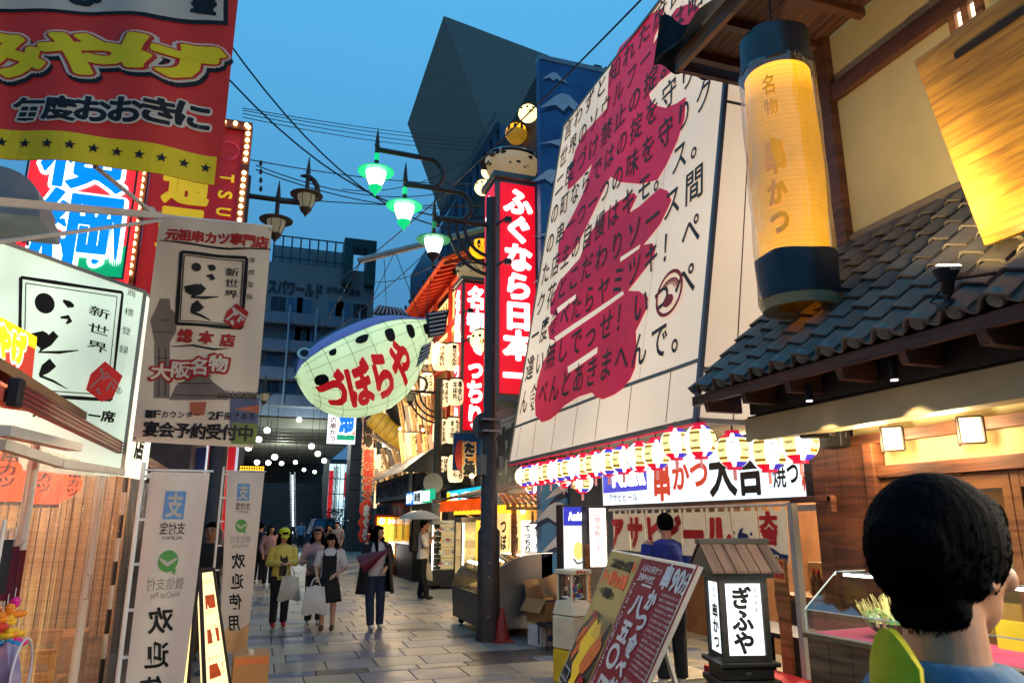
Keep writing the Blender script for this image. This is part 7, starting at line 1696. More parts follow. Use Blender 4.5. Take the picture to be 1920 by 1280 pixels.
# ---- blue kanji lightbox
bk_ = thing('blue_kanji_sign','bright lightbox with giant blue outlined kanji 横綱 on red and green','sign',SY(150,500,9))
KQ = QY(44,252,230,516,9.0); panel(KQ,'lit_panel',M('kq_red',(218,34,44),emit=.85),bk_,th=.3)
b = B(); patch(b,KQ,[(0,.93),(.5,.9),(1,.78),(1,1),(0,1)],.01); b.obj('green_field',M('kq_green',(0,160,100),emit=.6),bk_)
for nm,bold,m,d in (('white_outline',.075,M('kq_white',(240,250,252),emit=1.6),.02),('blue_lettering',.028,M('kq_blue',(0,120,220),emit=.95),.04)):
 b = B(); e = (bold - .028)*.8; ink(b,KQ,'横',.1 - e,-.04 - e*.5,.8 + 2*e,.5 + e,d=d,bold=bold,tight=True); ink(b,KQ,'綱',.1 - e,.46 - e*.4,.82 + 2*e,.5 + e,d=d,bold=bold,tight=True); b.obj(nm,m,bk_)
b = B(); frame_line(b,KQ,-.01,-.01,1.01,1.01,.02,.05); b.obj('frame',IRON,bk_)
# ---- red tower sign with bulbs
rs = thing('bulb_framed_sign','dark red sign with yellow kanji and TSUTEN lettering edged by glowing bulbs','sign',SY(360,500,11))
RY = 11.0
RQ = Pan(SY(262,214,RY),V((SY(452,214,RY).x,RY,SY(262,214,RY).z)),V((SY(445,540,RY).x,RY,SY(350,560,RY).z)),V((SY(262,560,RY).x,RY,SY(350,560,RY).z)))
RQ = QY(272,448,232,560,RY); panel(RQ,'board',M('dark_red_board',(150,30,30),.5,emit=.18,ec=(190,30,30)),rs,th=.25)
b = B(); column(b,RQ,'通天閣',.15,.22,.5,.8,d=.02,bold=.05); column(b,RQ,'',0,0,1,1)
b.obj('yellow_lettering',M('sign_yellow',(226,196,30),emit=.3),rs)
b = B()
for i,ch in enumerate('TSUTEN'): ink(b,RQ,ch,.78,.26 + i*.1,.1,.075,d=.02,bold=.03,rot=rad(90))
b.obj('latin_lettering',M('sign_yellow'),rs)
b = B(); ring(b,RQ,.82,.13,.13,.03,.02); b.obj('pink_ring',M('pink_print2'),rs)
BULB = M('marquee_bulb',(255,205,120),emit=9); bb0 = B().ell((0,0,0),.034,8,6)
for cx_,side in ((-.06,'l'),(1.02,'r')):
 sp_ = FY(RQ(cx_ - .045,0).x,RQ(cx_ + .045,0).x,RQ.c[3].z,RQ.c[0].z + .1,RY - .06); panel(sp_,'bulb_strip',M('bulb_strip',(90,40,26),.5),rs,th=.15)
 nb = 26
 for i in range(nb):
  if (i*7 + 3) % 9 == 0: continue
  B().ell(sp_(.5,(i + .5)/nb,.03),.032,8,6).obj('bulb',BULB,rs)
sp_ = FY(RQ(-.1,0).x,RQ(1.06,0).x,RQ.c[0].z + .0,RQ.c[0].z + .14,RY - .07); panel(sp_,'bulb_strip',M('bulb_strip'),rs,th=.15)
for i in range(9): B().ell(sp_((i + .5)/9,.5,.03),.032,8,6).obj('bulb',BULB,rs)

lb_ = thing('left_building','cluttered building behind the left signs with a red shuttered corner','building',(-4,14,0))
xc = SY(436,880,12.5).x
B().box(-9,11.4,0,SY(395,900,11.4).x - .3,40,5.2).obj('wall',M('left_wall',(70,60,58),.8,var=.2),lb_)
rq = QY(385,436,830,1010,12.4); panel(rq,'red_panel',M('shop_red_panel',(150,14,24),.5,emit=.35,ec=(220,10,30)),lb_,th=.1)
b = B(); rect(b,rq,.3,0,.42,.6,.01); b.obj('dark_stripe',BLACK,lb_)
b = B(); rect(b,rq,1.0,0,1.1,.8,.02); rect(b,rq,-.12,0,-.03,1,.02); b.obj('chrome_strip',M('chrome_lit',(220,220,235),.2,metal=.6,emit=.4),lb_)
rq2 = QY(322,384,838,900,12.3); panel(rq2,'navy_panel',M('navy_panel',(30,40,86),.5,emit=.1),lb_,th=.1)
rq3 = QY(300,400,905,1280,12.2); panel(rq3,'shop_interior',M('dim_interior',(90,50,34),.7,c2=(150,100,60),scale=3,emit=.12,ec=(255,170,100)),lb_,th=.1)
random.seed(77)
for i in range(7): B().box(rq3.c[0].x + .1 + i*.08,12.05,1.35 + (i % 3)*.12,rq3.c[0].x + .16 + i*.08,12.1,1.6 + (i % 3)*.12).obj('hanging_goods',M(['goods_red','goods_brown','goods_dark'][i % 3],[(150,30,30),(120,70,50),(40,30,34)][i % 3],.6),lb_)
for i in range(3): b = B(); b.bar((rq3.c[0].x + .55 + i*.1,12.08,2.2),(rq3.c[0].x + .55 + i*.1,12.08,2.4),.03); b.obj('light_tube',TUBE,lb_)
lq = QY(448,497,872,884,20); hl_ = thing('amber_string_sign','thin black hanging sign with amber dots above the small white flag','sign',lq(.5,1)); panel(lq,'board',BLACK,hl_,th=.1); b = B()
for i in range(10):
 for j in range(2): rect(b,lq,.04 + i*.095,.15 + j*.4,.1 + i*.095,.4 + j*.4,.01)
b.obj('amber_dot',M('amber_dots',(255,180,40),emit=2.2),hl_,kind='stuff')

# ---- left stall: awnings, frame, clear vinyl, interior
AX,AZ = -1.16,2.31
yA0,yA1 = 2.6,10.4
aw = thing('left_awning','red retractable awning with a ribbed front bar over the vinyl-walled eatery','awning',(AX,6,2.2))
ENDY = SX(42,736,AX).y
b = B(); b.box(AX - .04,ENDY,AZ - .055,AX + .0,yA1,AZ + .055); b.obj('front_bar',M('awning_red_bar',(150,54,50),.45,var=.1,bump=.1),aw,bevel=.01)
b = B()
for k in range(4): b.box(AX + .001,ENDY + .002,AZ - .045 + k*.026,AX + .006,yA1,AZ - .035 + k*.026)
b.obj('bar_rib',M('awning_rib',(96,30,30),.5),aw,kind='stuff')
B().box(AX - .05,ENDY - .07,AZ - .07,AX + .012,ENDY - .001,AZ + .07).obj('end_cap',BLACK,aw,bevel=.012)
b = B(); b.grid(lambda u,v: V((AX - .02 - 1.1*v,ENDY + (yA1 - ENDY)*u,AZ + .02 + .55*v)),2,6); b.obj('canopy',M('awning_red_cloth',(160,62,58),.7,var=.08),aw)
aw2 = thing('near_awning','pinkish red near awning cut off by the left edge of the view','awning',(-1.3,3.4,2.3))
b = B(); b.grid(lambda u,v: V((-1.24 - 1.2*v,2.0 + 2.35*u,2.33 + .5*v)),4,4); b.obj('canopy',M('awning_pink',(186,84,74),.7),aw2); B().box(-1.27,2.0,2.26,-1.22,4.33,2.33).obj('front_bar',M('awning_pink'),aw2)
ysgn = thing('yellow_souvenir_sign','small yellow and red みやげ sign with a dotted edge at the left picture edge','sign',SY(30,700,4.9))
yq = Pan(SY(-90,545,4.6),SY(68,632,5.1),SY(60,715,5.1),SY(-90,672,4.6)); panel(yq,'lit_panel',M('ysign_red',(190,60,40),emit=.55),ysgn,th=.04)
b = B(); patch(b,yq,[(0,0),(1,0),(1,.28),(0,.2)],.006); b.obj('yellow_field',M('ysign_yellow',(235,215,30),emit=.8),ysgn)
b = B(); row(b,yq,'みやげ',.3,.14,.55,.6,d=.014,bold=.09); b.obj('yellow_lettering',M('ysign_yellow'),ysgn); b = B(); row(b,yq,'みやげ',.28,.12,.58,.64,d=.01,bold=.16); b.obj('lettering_outline',M('ysign_white',(240,235,225),emit=.6),ysgn)
VX = -1.3
ea = thing('vinyl_eatery','eatery walled with clear hanging vinyl sheets under the red awning','stall',(-2,6.5,0))
WFR = M('frame_white_metal',(206,212,205),.35,var=.06)
for (xt,yt,xb2_,yb2_) in ((174,905,132,1280),): pass
def vpole(px,py,w,zt,X=VX,m=WFR,nm='upright'): y = SX(px,py,X).y; B().box(X - w/2,y - w/2,0,X + w/2,y + w/2,zt).obj(nm,m,ea); return y
yv1 = vpole(58,900,.05,2.2); yv2 = vpole(188,900,.055,2.18)
ydoor = SX(236,900,VX).y
for i in range(10): B().box(VX - .02,ydoor - .02,i*.22,VX + .02,ydoor + .02,(i + 1)*.22 - .001).obj('striped_post',BLACK if i % 2 else WFR,ea)
yv4 = vpole(262,900,.03,2.16,m=IRON)
VIN = glassmat('vinyl_sheet',(250,244,232),.04,.25,wave=.25,haze=.08)  # pale haze stands in for reflected shop light on the clear sheets
def vinyl(y0,y1): b = B(); b.grid(lambda u,v: V((VX + .01*math.sin(u*27 + v*3)*(1.1 - v*.6),y0 + (y1 - y0)*u,2.14 - 2.1*v)),70,8); b.obj('vinyl_sheet',VIN,ea,smooth='all')
vinyl(2.2,yv1); vinyl(yv1 + .03,yv2 - .03); vinyl(yv2 + .03,ydoor - .02); vinyl(ydoor + .02,yv4); vinyl(yv4,yv4 + 1.1)
for (px,py,X) in ((160,1100,VX + .03),(236,1080,VX + .03)):
 p = SX(px,py,X); b = B(); b.tube([p + V((0,0,.09)),p + V((.03,0,.09)),p + V((.03,0,-.09)),p + V((0,0,-.09))],.006,6); b.obj('door_handle',STEEL,ea)
b = B(); b.bar(SX(0,832,-1.2),SX(112,868,-1.16),.05); b.bar(SX(110,868,-1.16),SX(302,895,-1.14),.055); b.bar(SX(0,806,-1.18),SX(140,838,-1.14),.09,.05); b.obj('awning_arm',M('arm_grey_white',(186,184,178),.35),aw)
B().box(-4.6,2,2.5,-1.4,10,2.56).obj('ceiling',M('eatery_ceiling',(150,116,76),.8),ea)

BMB = woodmat('bamboo_blind',(206,172,122),(168,132,88),.6,(1,1,40),2.0,.3)
EY = 8.7
for i in range(7): x0 = -3.3 + i*.282; B().box(x0,EY,.56,x0 + .276,EY + .03,2.45).obj('bamboo_blind',BMB,ea)
b = B()
for i in range(7):
 for k in range(3): x0 = -3.25 + i*.282 + k*.09; b.bar((x0,EY - .008,.56),(x0,EY - .008,2.45),.009)
b.obj('blind_cord',DKWOOD,ea,kind='stuff')
B().box(-3.4,2.8,0,-3.32,EY,2.5).obj('side_wall',woodmat('dado_wood',(196,164,124),(158,124,88),.6),ea)
B().box(-4.6,EY + .05,0,-1.35,EY + .15,2.5).obj('end_wall',woodmat('dado_wood',0,0),ea)
B().box(-3.2,2.2,.0,-1.34,10.4,.02).obj('floor_deck',M('eatery_floor',(150,122,92),.5),ea)
lamp('eatery_lamp',(-2.2,5.2,2.35),75,(1,.84,.66),.25); lamp('eatery_lamp',(-2.2,7.4,2.35),65,(1,.84,.66),.25)
for i,(y,r) in enumerate([(4.15,.27),(5.0,.27),(5.85,.27),(6.75,.27),(7.7,.27)]):
 t = thing('red_lantern','orange-red paper lantern inside the eatery, %s from the left' % ['first','second','third','fourth','fifth'][i],'lantern',(-1.85,y,2.12),group='orange-red lanterns inside the eatery')
 pr2 = []
 for k in range(25):
  f = k/24; a = (f - .5)*2.5; pr2.append((r*math.cos(a)*(1 + .02*(k % 2)),-.27 + .36*f))
 B().lathe(pr2,n=20).obj('paper_body',M('red_lantern_paper',(255,60,14),rough=.6,emit=2.2,evar=.3,escale=3),t,world=False,smooth='all'); B().lathe([(r*.4,-.3),(r*.4,-.27)],n=14).obj('bottom_ring',BLACK,t,world=False); B().lathe([(r*.4,.09),(r*.4,.12)],n=14).obj('top_ring',BLACK,t,world=False)
 class RP_: w = 1; h = 1
 f_ = lambda u,v,d=0,r=r: V((math.cos((u - .5)*1.4 - .6)*r*.97 + .02,math.sin((u - .5)*1.4 - .6)*r*.97,.05 - .3*v)); b = B(); column(b,f_,'串カツ',.3,.05,.4,.8,bold=.05); b.obj('lettering',M('lantern_print',(90,20,10),.6),t,world=False)
def chair(x,y,rz,label):
 t = thing('wooden_chair',label,'chair',(x,y,.02),rz,group='wooden chairs in the eatery'); LW = woodmat('chair_wood',(200,150,86),(150,104,54),.5)
 B().cbox((0,0,.43),(.4,.4,.04)).obj('seat',LW,t,world=False,bevel=.008)
 for sx in (-.18,.18):
  B().cbox((sx,-.18,.205),(.035,.035,.41)).obj('leg',LW,t,world=False); B().cbox((sx,.18,.42),(.035,.035,.84)).obj('leg',LW,t,world=False)
 for z in (.8,.66): B().cbox((0,.18,z),(.32,.02,.08)).obj('back_rail',LW,t,world=False)
 return t
c0 = chair(-1.62,7.15,rad(180),'light wooden chair with its back to the street, nearest to the sliding handle')
for (x,y,L) in ((-2.15,7.2,'middle light wooden chair at the eatery table'),(-2.68,7.2,'leftmost light wooden chair at the eatery table'),(-1.42,6.1,'light wooden chair behind the hanging toy charms')): dup(c0,(x,y,.02),rad(180),label=L)
tbl = thing('long_table','long pale wooden table with a menu sheet inside the eatery','table',(-2.2,7.8,.02)); TW = woodmat('table_wood',(205,160,98),(160,116,66),.4); B().box(-3.1,7.5,.70,-1.4,8.1,.735).obj('table_top',TW,tbl)
for x in (-3.05,-1.45):
 for y in (7.55,8.05): B().box(x - .03,y - .03,.02,x + .03,y + .03,.699).obj('leg',TW,tbl)
mp_ = thing('menu_sheet','printed menu sheet lying on the long table','menu',(-1.8,7.75,.736)); B().cbox((0,0,.002),(.2,.34,.002),.3).obj('sheet',M('sheet_print',(225,190,160),.5,c2=(190,70,60),scale=14),mp_,world=False); B().cbox((0,0,.0045),(.1,.3,.001),.3).obj('print_block',M('orange_print'),mp_,world=False)


ck = thing('charm_rack','white wire rack at the left picture edge with hanging goods','rack',SX(20,1100,-1.2).xy.to_3d())
rp = SX(10,1020,-1.18); b = B(); b.tube([(-1.2,rp.y,0),(-1.2,rp.y,rp.z + .12)],.012,6); b.obj('post',WHITEP,ck); b = B()
for k in range(5): b.bar((-1.2,rp.y - .4,rp.z - .3 + k*.08),(-1.2,rp.y + .22,rp.z - .3 + k*.08),.007)
for k in range(10): b.bar((-1.2,rp.y - .4 + k*.068,rp.z - .3),(-1.2,rp.y - .4 + k*.068,rp.z + .08),.006)
b.obj('wire_grid',WHITEP,ck,kind='stuff')
b = B(); b.bar((-1.2,rp.y - .1,0.0),(-1.2,rp.y + .1,0.0),.1,.02); b.obj('foot',WHITEP,ck)
cmats = [M('charm_' + n_,c_,.25) for n_,c_ in (('pink',(225,40,150)),('orange',(240,140,30)),('yellow',(240,190,40)),('blue',(20,130,200)),('red',(205,60,40)))]
random.seed(19); spots_ = [(26,1132,0),(12,1145,1),(4,1160,1),(20,1165,2),(10,1180,4),(6,1190,2),(32,1187,2),(14,1190,1),(4,1212,3),(22,1208,3),(38,1204,0),(0,1228,3),(30,1150,1),(0,1175,4)]
for i,(px,py,m) in enumerate(spots_):
 p = SX(px,py,-1.14); t = thing('toy_charm','tiny %s plastic shoe charm, %s' % (['pink','orange','yellow','blue','red'][m],['topmost of the bunch','upper left of the bunch','on the left edge below the top','in the middle of the bunch','on the wire between two orange ones','low on the left','at the right tip of the bunch','in the lower middle','lowest left','lower middle above the round bag','low on the right side','very lowest at the picture edge','upper right of the bunch','at the left edge in the middle'][i]),'charm',p,random.uniform(0,3),group='plastic shoe charms on the rack')
 b = B(); b.ell((0,0,0),(.05,.026,.02),10,6); b.ell((-.025,0,.018),(.024,.024,.02),8,6); b.obj('shoe',cmats[m],t,world=False,smooth=True); b = B(); b.tube([(0,0,.01),(0,0,.08)],.002,4); b.obj('loop',WHITEP,t,world=False)
for i,(px,py,c_) in enumerate([(8,1050,(60,60,70)),(20,1062,(110,34,60)),(33,1068,(130,40,50)),(27,1075,(80,24,44))]):
 p = SX(px,py,-1.19); t = thing('hanging_garment',['dark grey','plum','brick red','maroon'][i] + ' small garment on the white wire rack','garment',p); b = B(); b.grid(lambda u,v: V((.02*math.sin(u*9),-.05 + .1*u,.1 - .26*v)),6,4); b.sheet(lambda u,v,d: V((.02*math.sin(u*9) + d,-.05 + .1*u,.1 - .26*v)),6,4,.012); b.obj('fabric',M('garment_%d' % i,c_,.8,bump=.2),t,world=False); b = B(); b.tube([(0,0,.09),(0,0,.14),(.01,.01,.15)],.003,4); b.obj('hook',STEEL,t,world=False)
p = SX(16,1268,-1.08); t = thing('round_bag','round lilac glossy bag in clear plastic at the lower left corner','bag',p); b = B(); b.lathe([(.02,-.05),(.13,-.045),(.16,0),(.13,.045),(.02,.05)],(0,0,0),28,ax=(1,.3,.2)); b.obj('bag_body',M('lilac_satin',(176,160,190),.3,c2=(120,110,150),scale=6),t,world=False,smooth=True); b = B(); b.tube([V((.05,0,0)) + V((0,math.cos(a)*.17,math.sin(a)*.17)) for a in [k*.35 for k in range(19)]],.006,5); b.obj('rim',M('rim_clear',(200,200,210),.1),t,world=False)
# ---- vertical payment flags (printed side seen from behind: mirrored)
def flag(pTL,pTR,pBR,pBL,Y,label,polepx,short):
 X0 = SY(*pTL,Y).x; X1 = SY(*pTR,Y).x; z1 = SY(*pTL,Y).z; z0 = SY(*pBL,Y).z
 t = thing('payment_flag',label,'flag',(X0 - .04,Y,0),group='white payment flags on poles')
 xb0 = SY(*pBL,Y).x; xb1 = SY(*pBR,Y).x
 wf = lambda u,v: .03*math.sin(v*5 + u*2)*u + .02*math.sin(u*6 + v*2)
 q = Pan((X0,Y,z1),(X1,Y,z1),(xb1,Y,z0),(xb0,Y,z0),warp=wf)
 panel(q,'cloth',NYL('flag_white',(232,226,216),emit=.06,ec=(255,225,190)),t,nu=14,nv=40,th=.004,smooth=True)
 b = B(); b.tube([(X0 - .045,Y,0),(X0 - .045,Y,z1 + .06)],.014,8); b.tube([(X0 - .045,Y,z1 + .012),(X1 + .02,Y,z1 + .012)],.007,6); b.obj('pole',WHITEP,t)
 b = B()
 for k in range(7): zz = z1 - .03 - k*.28; b.bar((X0 - .05,Y,zz),(X0 + .015,Y,zz),.018)
 b.obj('pole_clip',WHITEP,t,kind='stuff')
 B().lathe([(.1,0),(.11,.02),(.05,.06)],(X0 - .045,Y,0),14).obj('foot',M('foot_grey',(90,90,92),.6),t)
 H = q.h; k_ = 1.0/short
 def vv(a): return a*k_
 b = B(); r_ = .17; uc = .47
 patch(b,q,[(uc + r_*(1 if i in (0,3) else -1)*1,vv(.075) + (0 if i < 2 else vv(.11))) for i in range(4)][0:4],.004,.08); b.obj('blue_badge',M('badge_blue',(84,130,180),.6,emit=.04),t)
 b = B(); ink(b,q,'支',uc - .14,vv(.08),.28,vv(.1),d=.007,bold=.03,mirror=True,L=.08); b.obj('badge_mark',WHC,t)
 b = B(); row(b,q,'支付宝',.27,vv(.195),.42,vv(.05),d=.004,bold=.02,mirror=True,L=.08); ink(b,q,'ALIPAY',.32,vv(.25),.34,vv(.014),d=.004,bold=.01,mirror=True,L=.1); b.obj('grey_lettering',M('flag_grey_ink',(84,80,80),.7),t)
 b = B(); disc(b,q,.47,vv(.345),.165,.004,20,ry=vv(.042)); patch(b,q,[(.5,vv(.375)),(.62,vv(.375)),(.6,vv(.4))],.004,.08); b.obj('green_badge',M('badge_green',(70,140,60),.6,emit=.04),t)
 b = B(); stroke(b,q,[(.33,vv(.335)),(.43,vv(.352)),(.47,vv(.36))],[.004,.008,.004],.008,.08); stroke(b,q,[(.45,vv(.36)),(.55,vv(.345)),(.61,vv(.335))],[.008,.006,.004],.008,.08); b.obj('badge_mark',WHC,t)
 b = B(); row(b,q,'微信支付',.16,vv(.405),.62,vv(.05),d=.004,mirror=True,L=.08); ink(b,q,'WeChat Pay',.24,vv(.46),.5,vv(.03),d=.004,mirror=True,L=.08); b.obj('thin_lettering',M('flag_thin_ink',(140,134,128),.7),t)
 b = B()
 for i,ch in enumerate('欢迎使用'):
  v_ = vv(.515 + i*.125)
  if v_ < .93: ink(b,q,ch,.25,v_,.42,vv(.1),d=.004,bold=.025,mirror=True,L=.08,slant=.12)
 b.obj('black_lettering',BNK,t)
 b = B(); patch(b,q,[(0,.9),(.3,.86),(.6,.89),(1,.84),(1,.998),(0,.998)],.003,.08); b.obj('tan_print',M('flag_tan',(200,160,110),.7,var=.15),t)
 return t
flag((282,884),(394,887),(330,1400),(222,1400),5.4,'near white flag with mirrored payment logos and 欢迎使用 lettering',0,1.0)
flag((426,884),(496,886),(462,1225),(411,1225),9.6,'farther narrow white flag with mirrored payment logos beside the black-jacket man',0,1.12)

mq = Pan(SY(346,1080,6.6),SY(398,1066,7.0),SY(434,1290,7.0),SY(322,1290,6.6))
mn2 = thing('lit_menu_stand','glowing yellow menu stand with opening hours behind the near white flag','sign',mq(.5,1).xy.to_3d())
fz = V((SY(372,1072,6.6).x,6.6,0)); pA = SY(344,1078,6.6); pB = SY(371,1072,6.65)
z1 = SY(372,1070,6.6).z; xx = SY(372,1070,6.6).x
f1 = Pan((xx - .3,6.75,z1),(xx,6.6,z1),(xx + .02,6.55,.02),(xx - .42,6.75,.02)); f2 = Pan((xx + .005,6.6,z1),(xx + .1,6.85,z1),(xx + .36,6.85,.02),(xx + .26,6.5,.02))
f2 = Pan((xx + .012,6.6,z1),(xx + .10,6.8,z1),(xx + .40,6.78,.02),(xx + .2,6.42,.02))
panel(f1,'lit_face',M('menu_yellow_glow',(255,226,140),emit=1.15),mn2,th=.03); panel(f2,'lit_side_face',M('menu_cream_glow',(255,228,165),emit=.9),mn2,th=.03)
b = B(); b.bar(f1.c[1],f1.c[2],.03); b.bar(f2.c[0],f2.c[3],.03); b.bar(f2.c[1],f2.c[2],.03); b.bar(f2.c[0],f2.c[1],.03); b.bar(f1.c[0],f1.c[1],.03); b.obj('frame',BLACK,mn2)
b = B(); column(b,f1,'平日',.55,.08,.22,.14,d=.006,bold=.02); column(b,f1,'12時～22時半',.5,.24,.2,.36,d=.006,bold=.02); b.obj('lettering',BNK,mn2); b = B(); disc(b,f1,.3,.5,.2,.004); disc(b,f1,.3,.75,.22,.004); b.obj('food_print',M('menu_amber',(250,190,50),emit=.9),mn2)
b = B(); random.seed(6)
for i in range(10): row(b,f2,''.join(random.choice(KANA) for _ in range(4)),.15,.05 + i*.09,.6,.035,d=.006)
b.obj('small_lettering',M('brown_print'),mn2); b = B()
for i in range(4): rect(b,f2,.2,.15 + i*.2,.8,.23 + i*.2,.005)
b.obj('dish_print',M('orange_print'),mn2)
lamp('menu_lamp',(xx - .1,6.6,.9),3,(1,.85,.5),.05) if False else None
p = SZ(470,1290); cbx = thing('cardboard_box','plain brown cardboard box standing on the paving beside the flags','box',V((-.03,8.2,0)),.05)
zt3 = SY(470,1228,8.05).z; xl3 = SY(436,1240,8.05).x; xr3 = SY(503,1240,8.05).x
cbx.location = V(((xl3 + xr3)/2,8.25,0)); WM[cbx] = Matrix.Translation(cbx.location)
B().cbox((0,0,zt3/2),(xr3 - xl3,.4,zt3)).obj('body',M('cardboard'),cbx,world=False,bevel=.004); B().cbox((0,0,zt3 + .002),(.05,.4,.003)).obj('tape',M('tape_tan',(190,150,100),.3),cbx,world=False); B().cbox((0,-.201,zt3 - .05),(xr3 - xl3 - .02,.002,.06)).obj('printed_band',M('orange_band',(196,110,60),.7),cbx,world=False)

lh = thing('curved_sign_hood','curved grey metal hood at the left edge under the red banner','hood',SY(30,360,6)); b = B(); c = SY(10,372,6.0)
b.prism([c + V((math.cos(a)*.32 - .1,0,math.sin(a)*.26)) for a in [k*math.pi/12 for k in range(13)]],(0,.5,0)); b.obj('hood',M('hood_grey',(150,146,144),.5),lh); B().box(c.x - .5,6.0,c.z - .12,c.x + .24,6.6,c.z - .02).obj('base',M('hood_grey'),lh)
for i in range(5):
 p = SY(20 + i*7,318 + i*5,6.9); B().tube([p,p + V((.02,0,-.25)),p + V((.1,0,-.6))],.012,5).obj('cable',M('cable_blue',(50,60,110),.5),lh)
# ================================================================ PEOPLE
def loft(b,rings,n=14):
 """closed body of elliptical rings: (centre, rx, ry) stacked along their line"""
 k = len(rings); vs = []
 for i,(c,rx,ry) in enumerate(rings):
  d = (V(rings[min(i + 1,k - 1)][0]) - V(rings[max(i - 1,0)][0])).normalized(); x = V((1,0,0)); x = (x - d*x.dot(d)).normalized(); y = d.cross(x)
  vs += [V(c) + x*math.cos(2*math.pi*j/n)*rx + y*math.sin(2*math.pi*j/n)*ry for j in range(n)]
 fs = [(i*n + j,i*n + (j + 1) % n,(i + 1)*n + (j + 1) % n,(i + 1)*n + j) for i in range(k - 1) for j in range(n)]
 b.add(vs,fs + [tuple(range(n - 1,-1,-1)),tuple((k - 1)*n + j for j in range(n))])
def limb(b,pts,rs,n=10,flat=False):
 for i in range(len(pts) - 1):
  b.tube([pts[i],pts[i + 1]],[rs[i],rs[i + 1]],n)
  if not (flat and i == len(pts) - 2): b.ell(pts[i + 1],rs[i + 1],10,8)
 if not flat: b.ell(pts[0],rs[0],10,8)
def fuse(b,name,mat,parent,vox=.012,it=6):
 """join overlapping closed volumes into one continuous skin"""
 me = bpy.data.meshes.new(name); me.from_pydata([tuple(p) for p in b.v],[],b.f)
 bm = bmesh.new(); bm.from_mesh(me); bmesh.ops.recalc_face_normals(bm,faces=bm.faces[:]); bm.to_mesh(me); bm.free()
 o = bpy.data.objects.new(name,me); col.objects.link(o)
 r = o.modifiers.new('r','REMESH'); r.mode = 'VOXEL'; r.voxel_size = vox
 s_ = o.modifiers.new('s','SMOOTH'); s_.iterations = it; s_.factor = .5
 dg_ = bpy.context.evaluated_depsgraph_get(); m2 = bpy.data.meshes.new_from_object(o.evaluated_get(dg_))
 o.modifiers.clear(); o.data = m2; m2.materials.clear(); m2.materials.append(mat); m2.polygons.foreach_set('use_smooth',[True]*len(m2.polygons)); o.parent = parent
 KIDS.setdefault(parent,[]).append(o); WM[o] = WM[parent]; return o
SKIN = M('skin_light',(206,156,128),.5,var=.06,spec=.35); SKIN2 = M('skin_tan',(186,134,104),.5,var=.06,spec=.35)
HAIR = M('hair_black',(7,6,6),.85,spec=.06,var=.3,scale=40,stretch=(1,1,.1),bump=.4,bscale=60)
def cm_(n_,c,**k): return M('garment_' + n_,c,.8,bump=.25,bscale=25,**k)
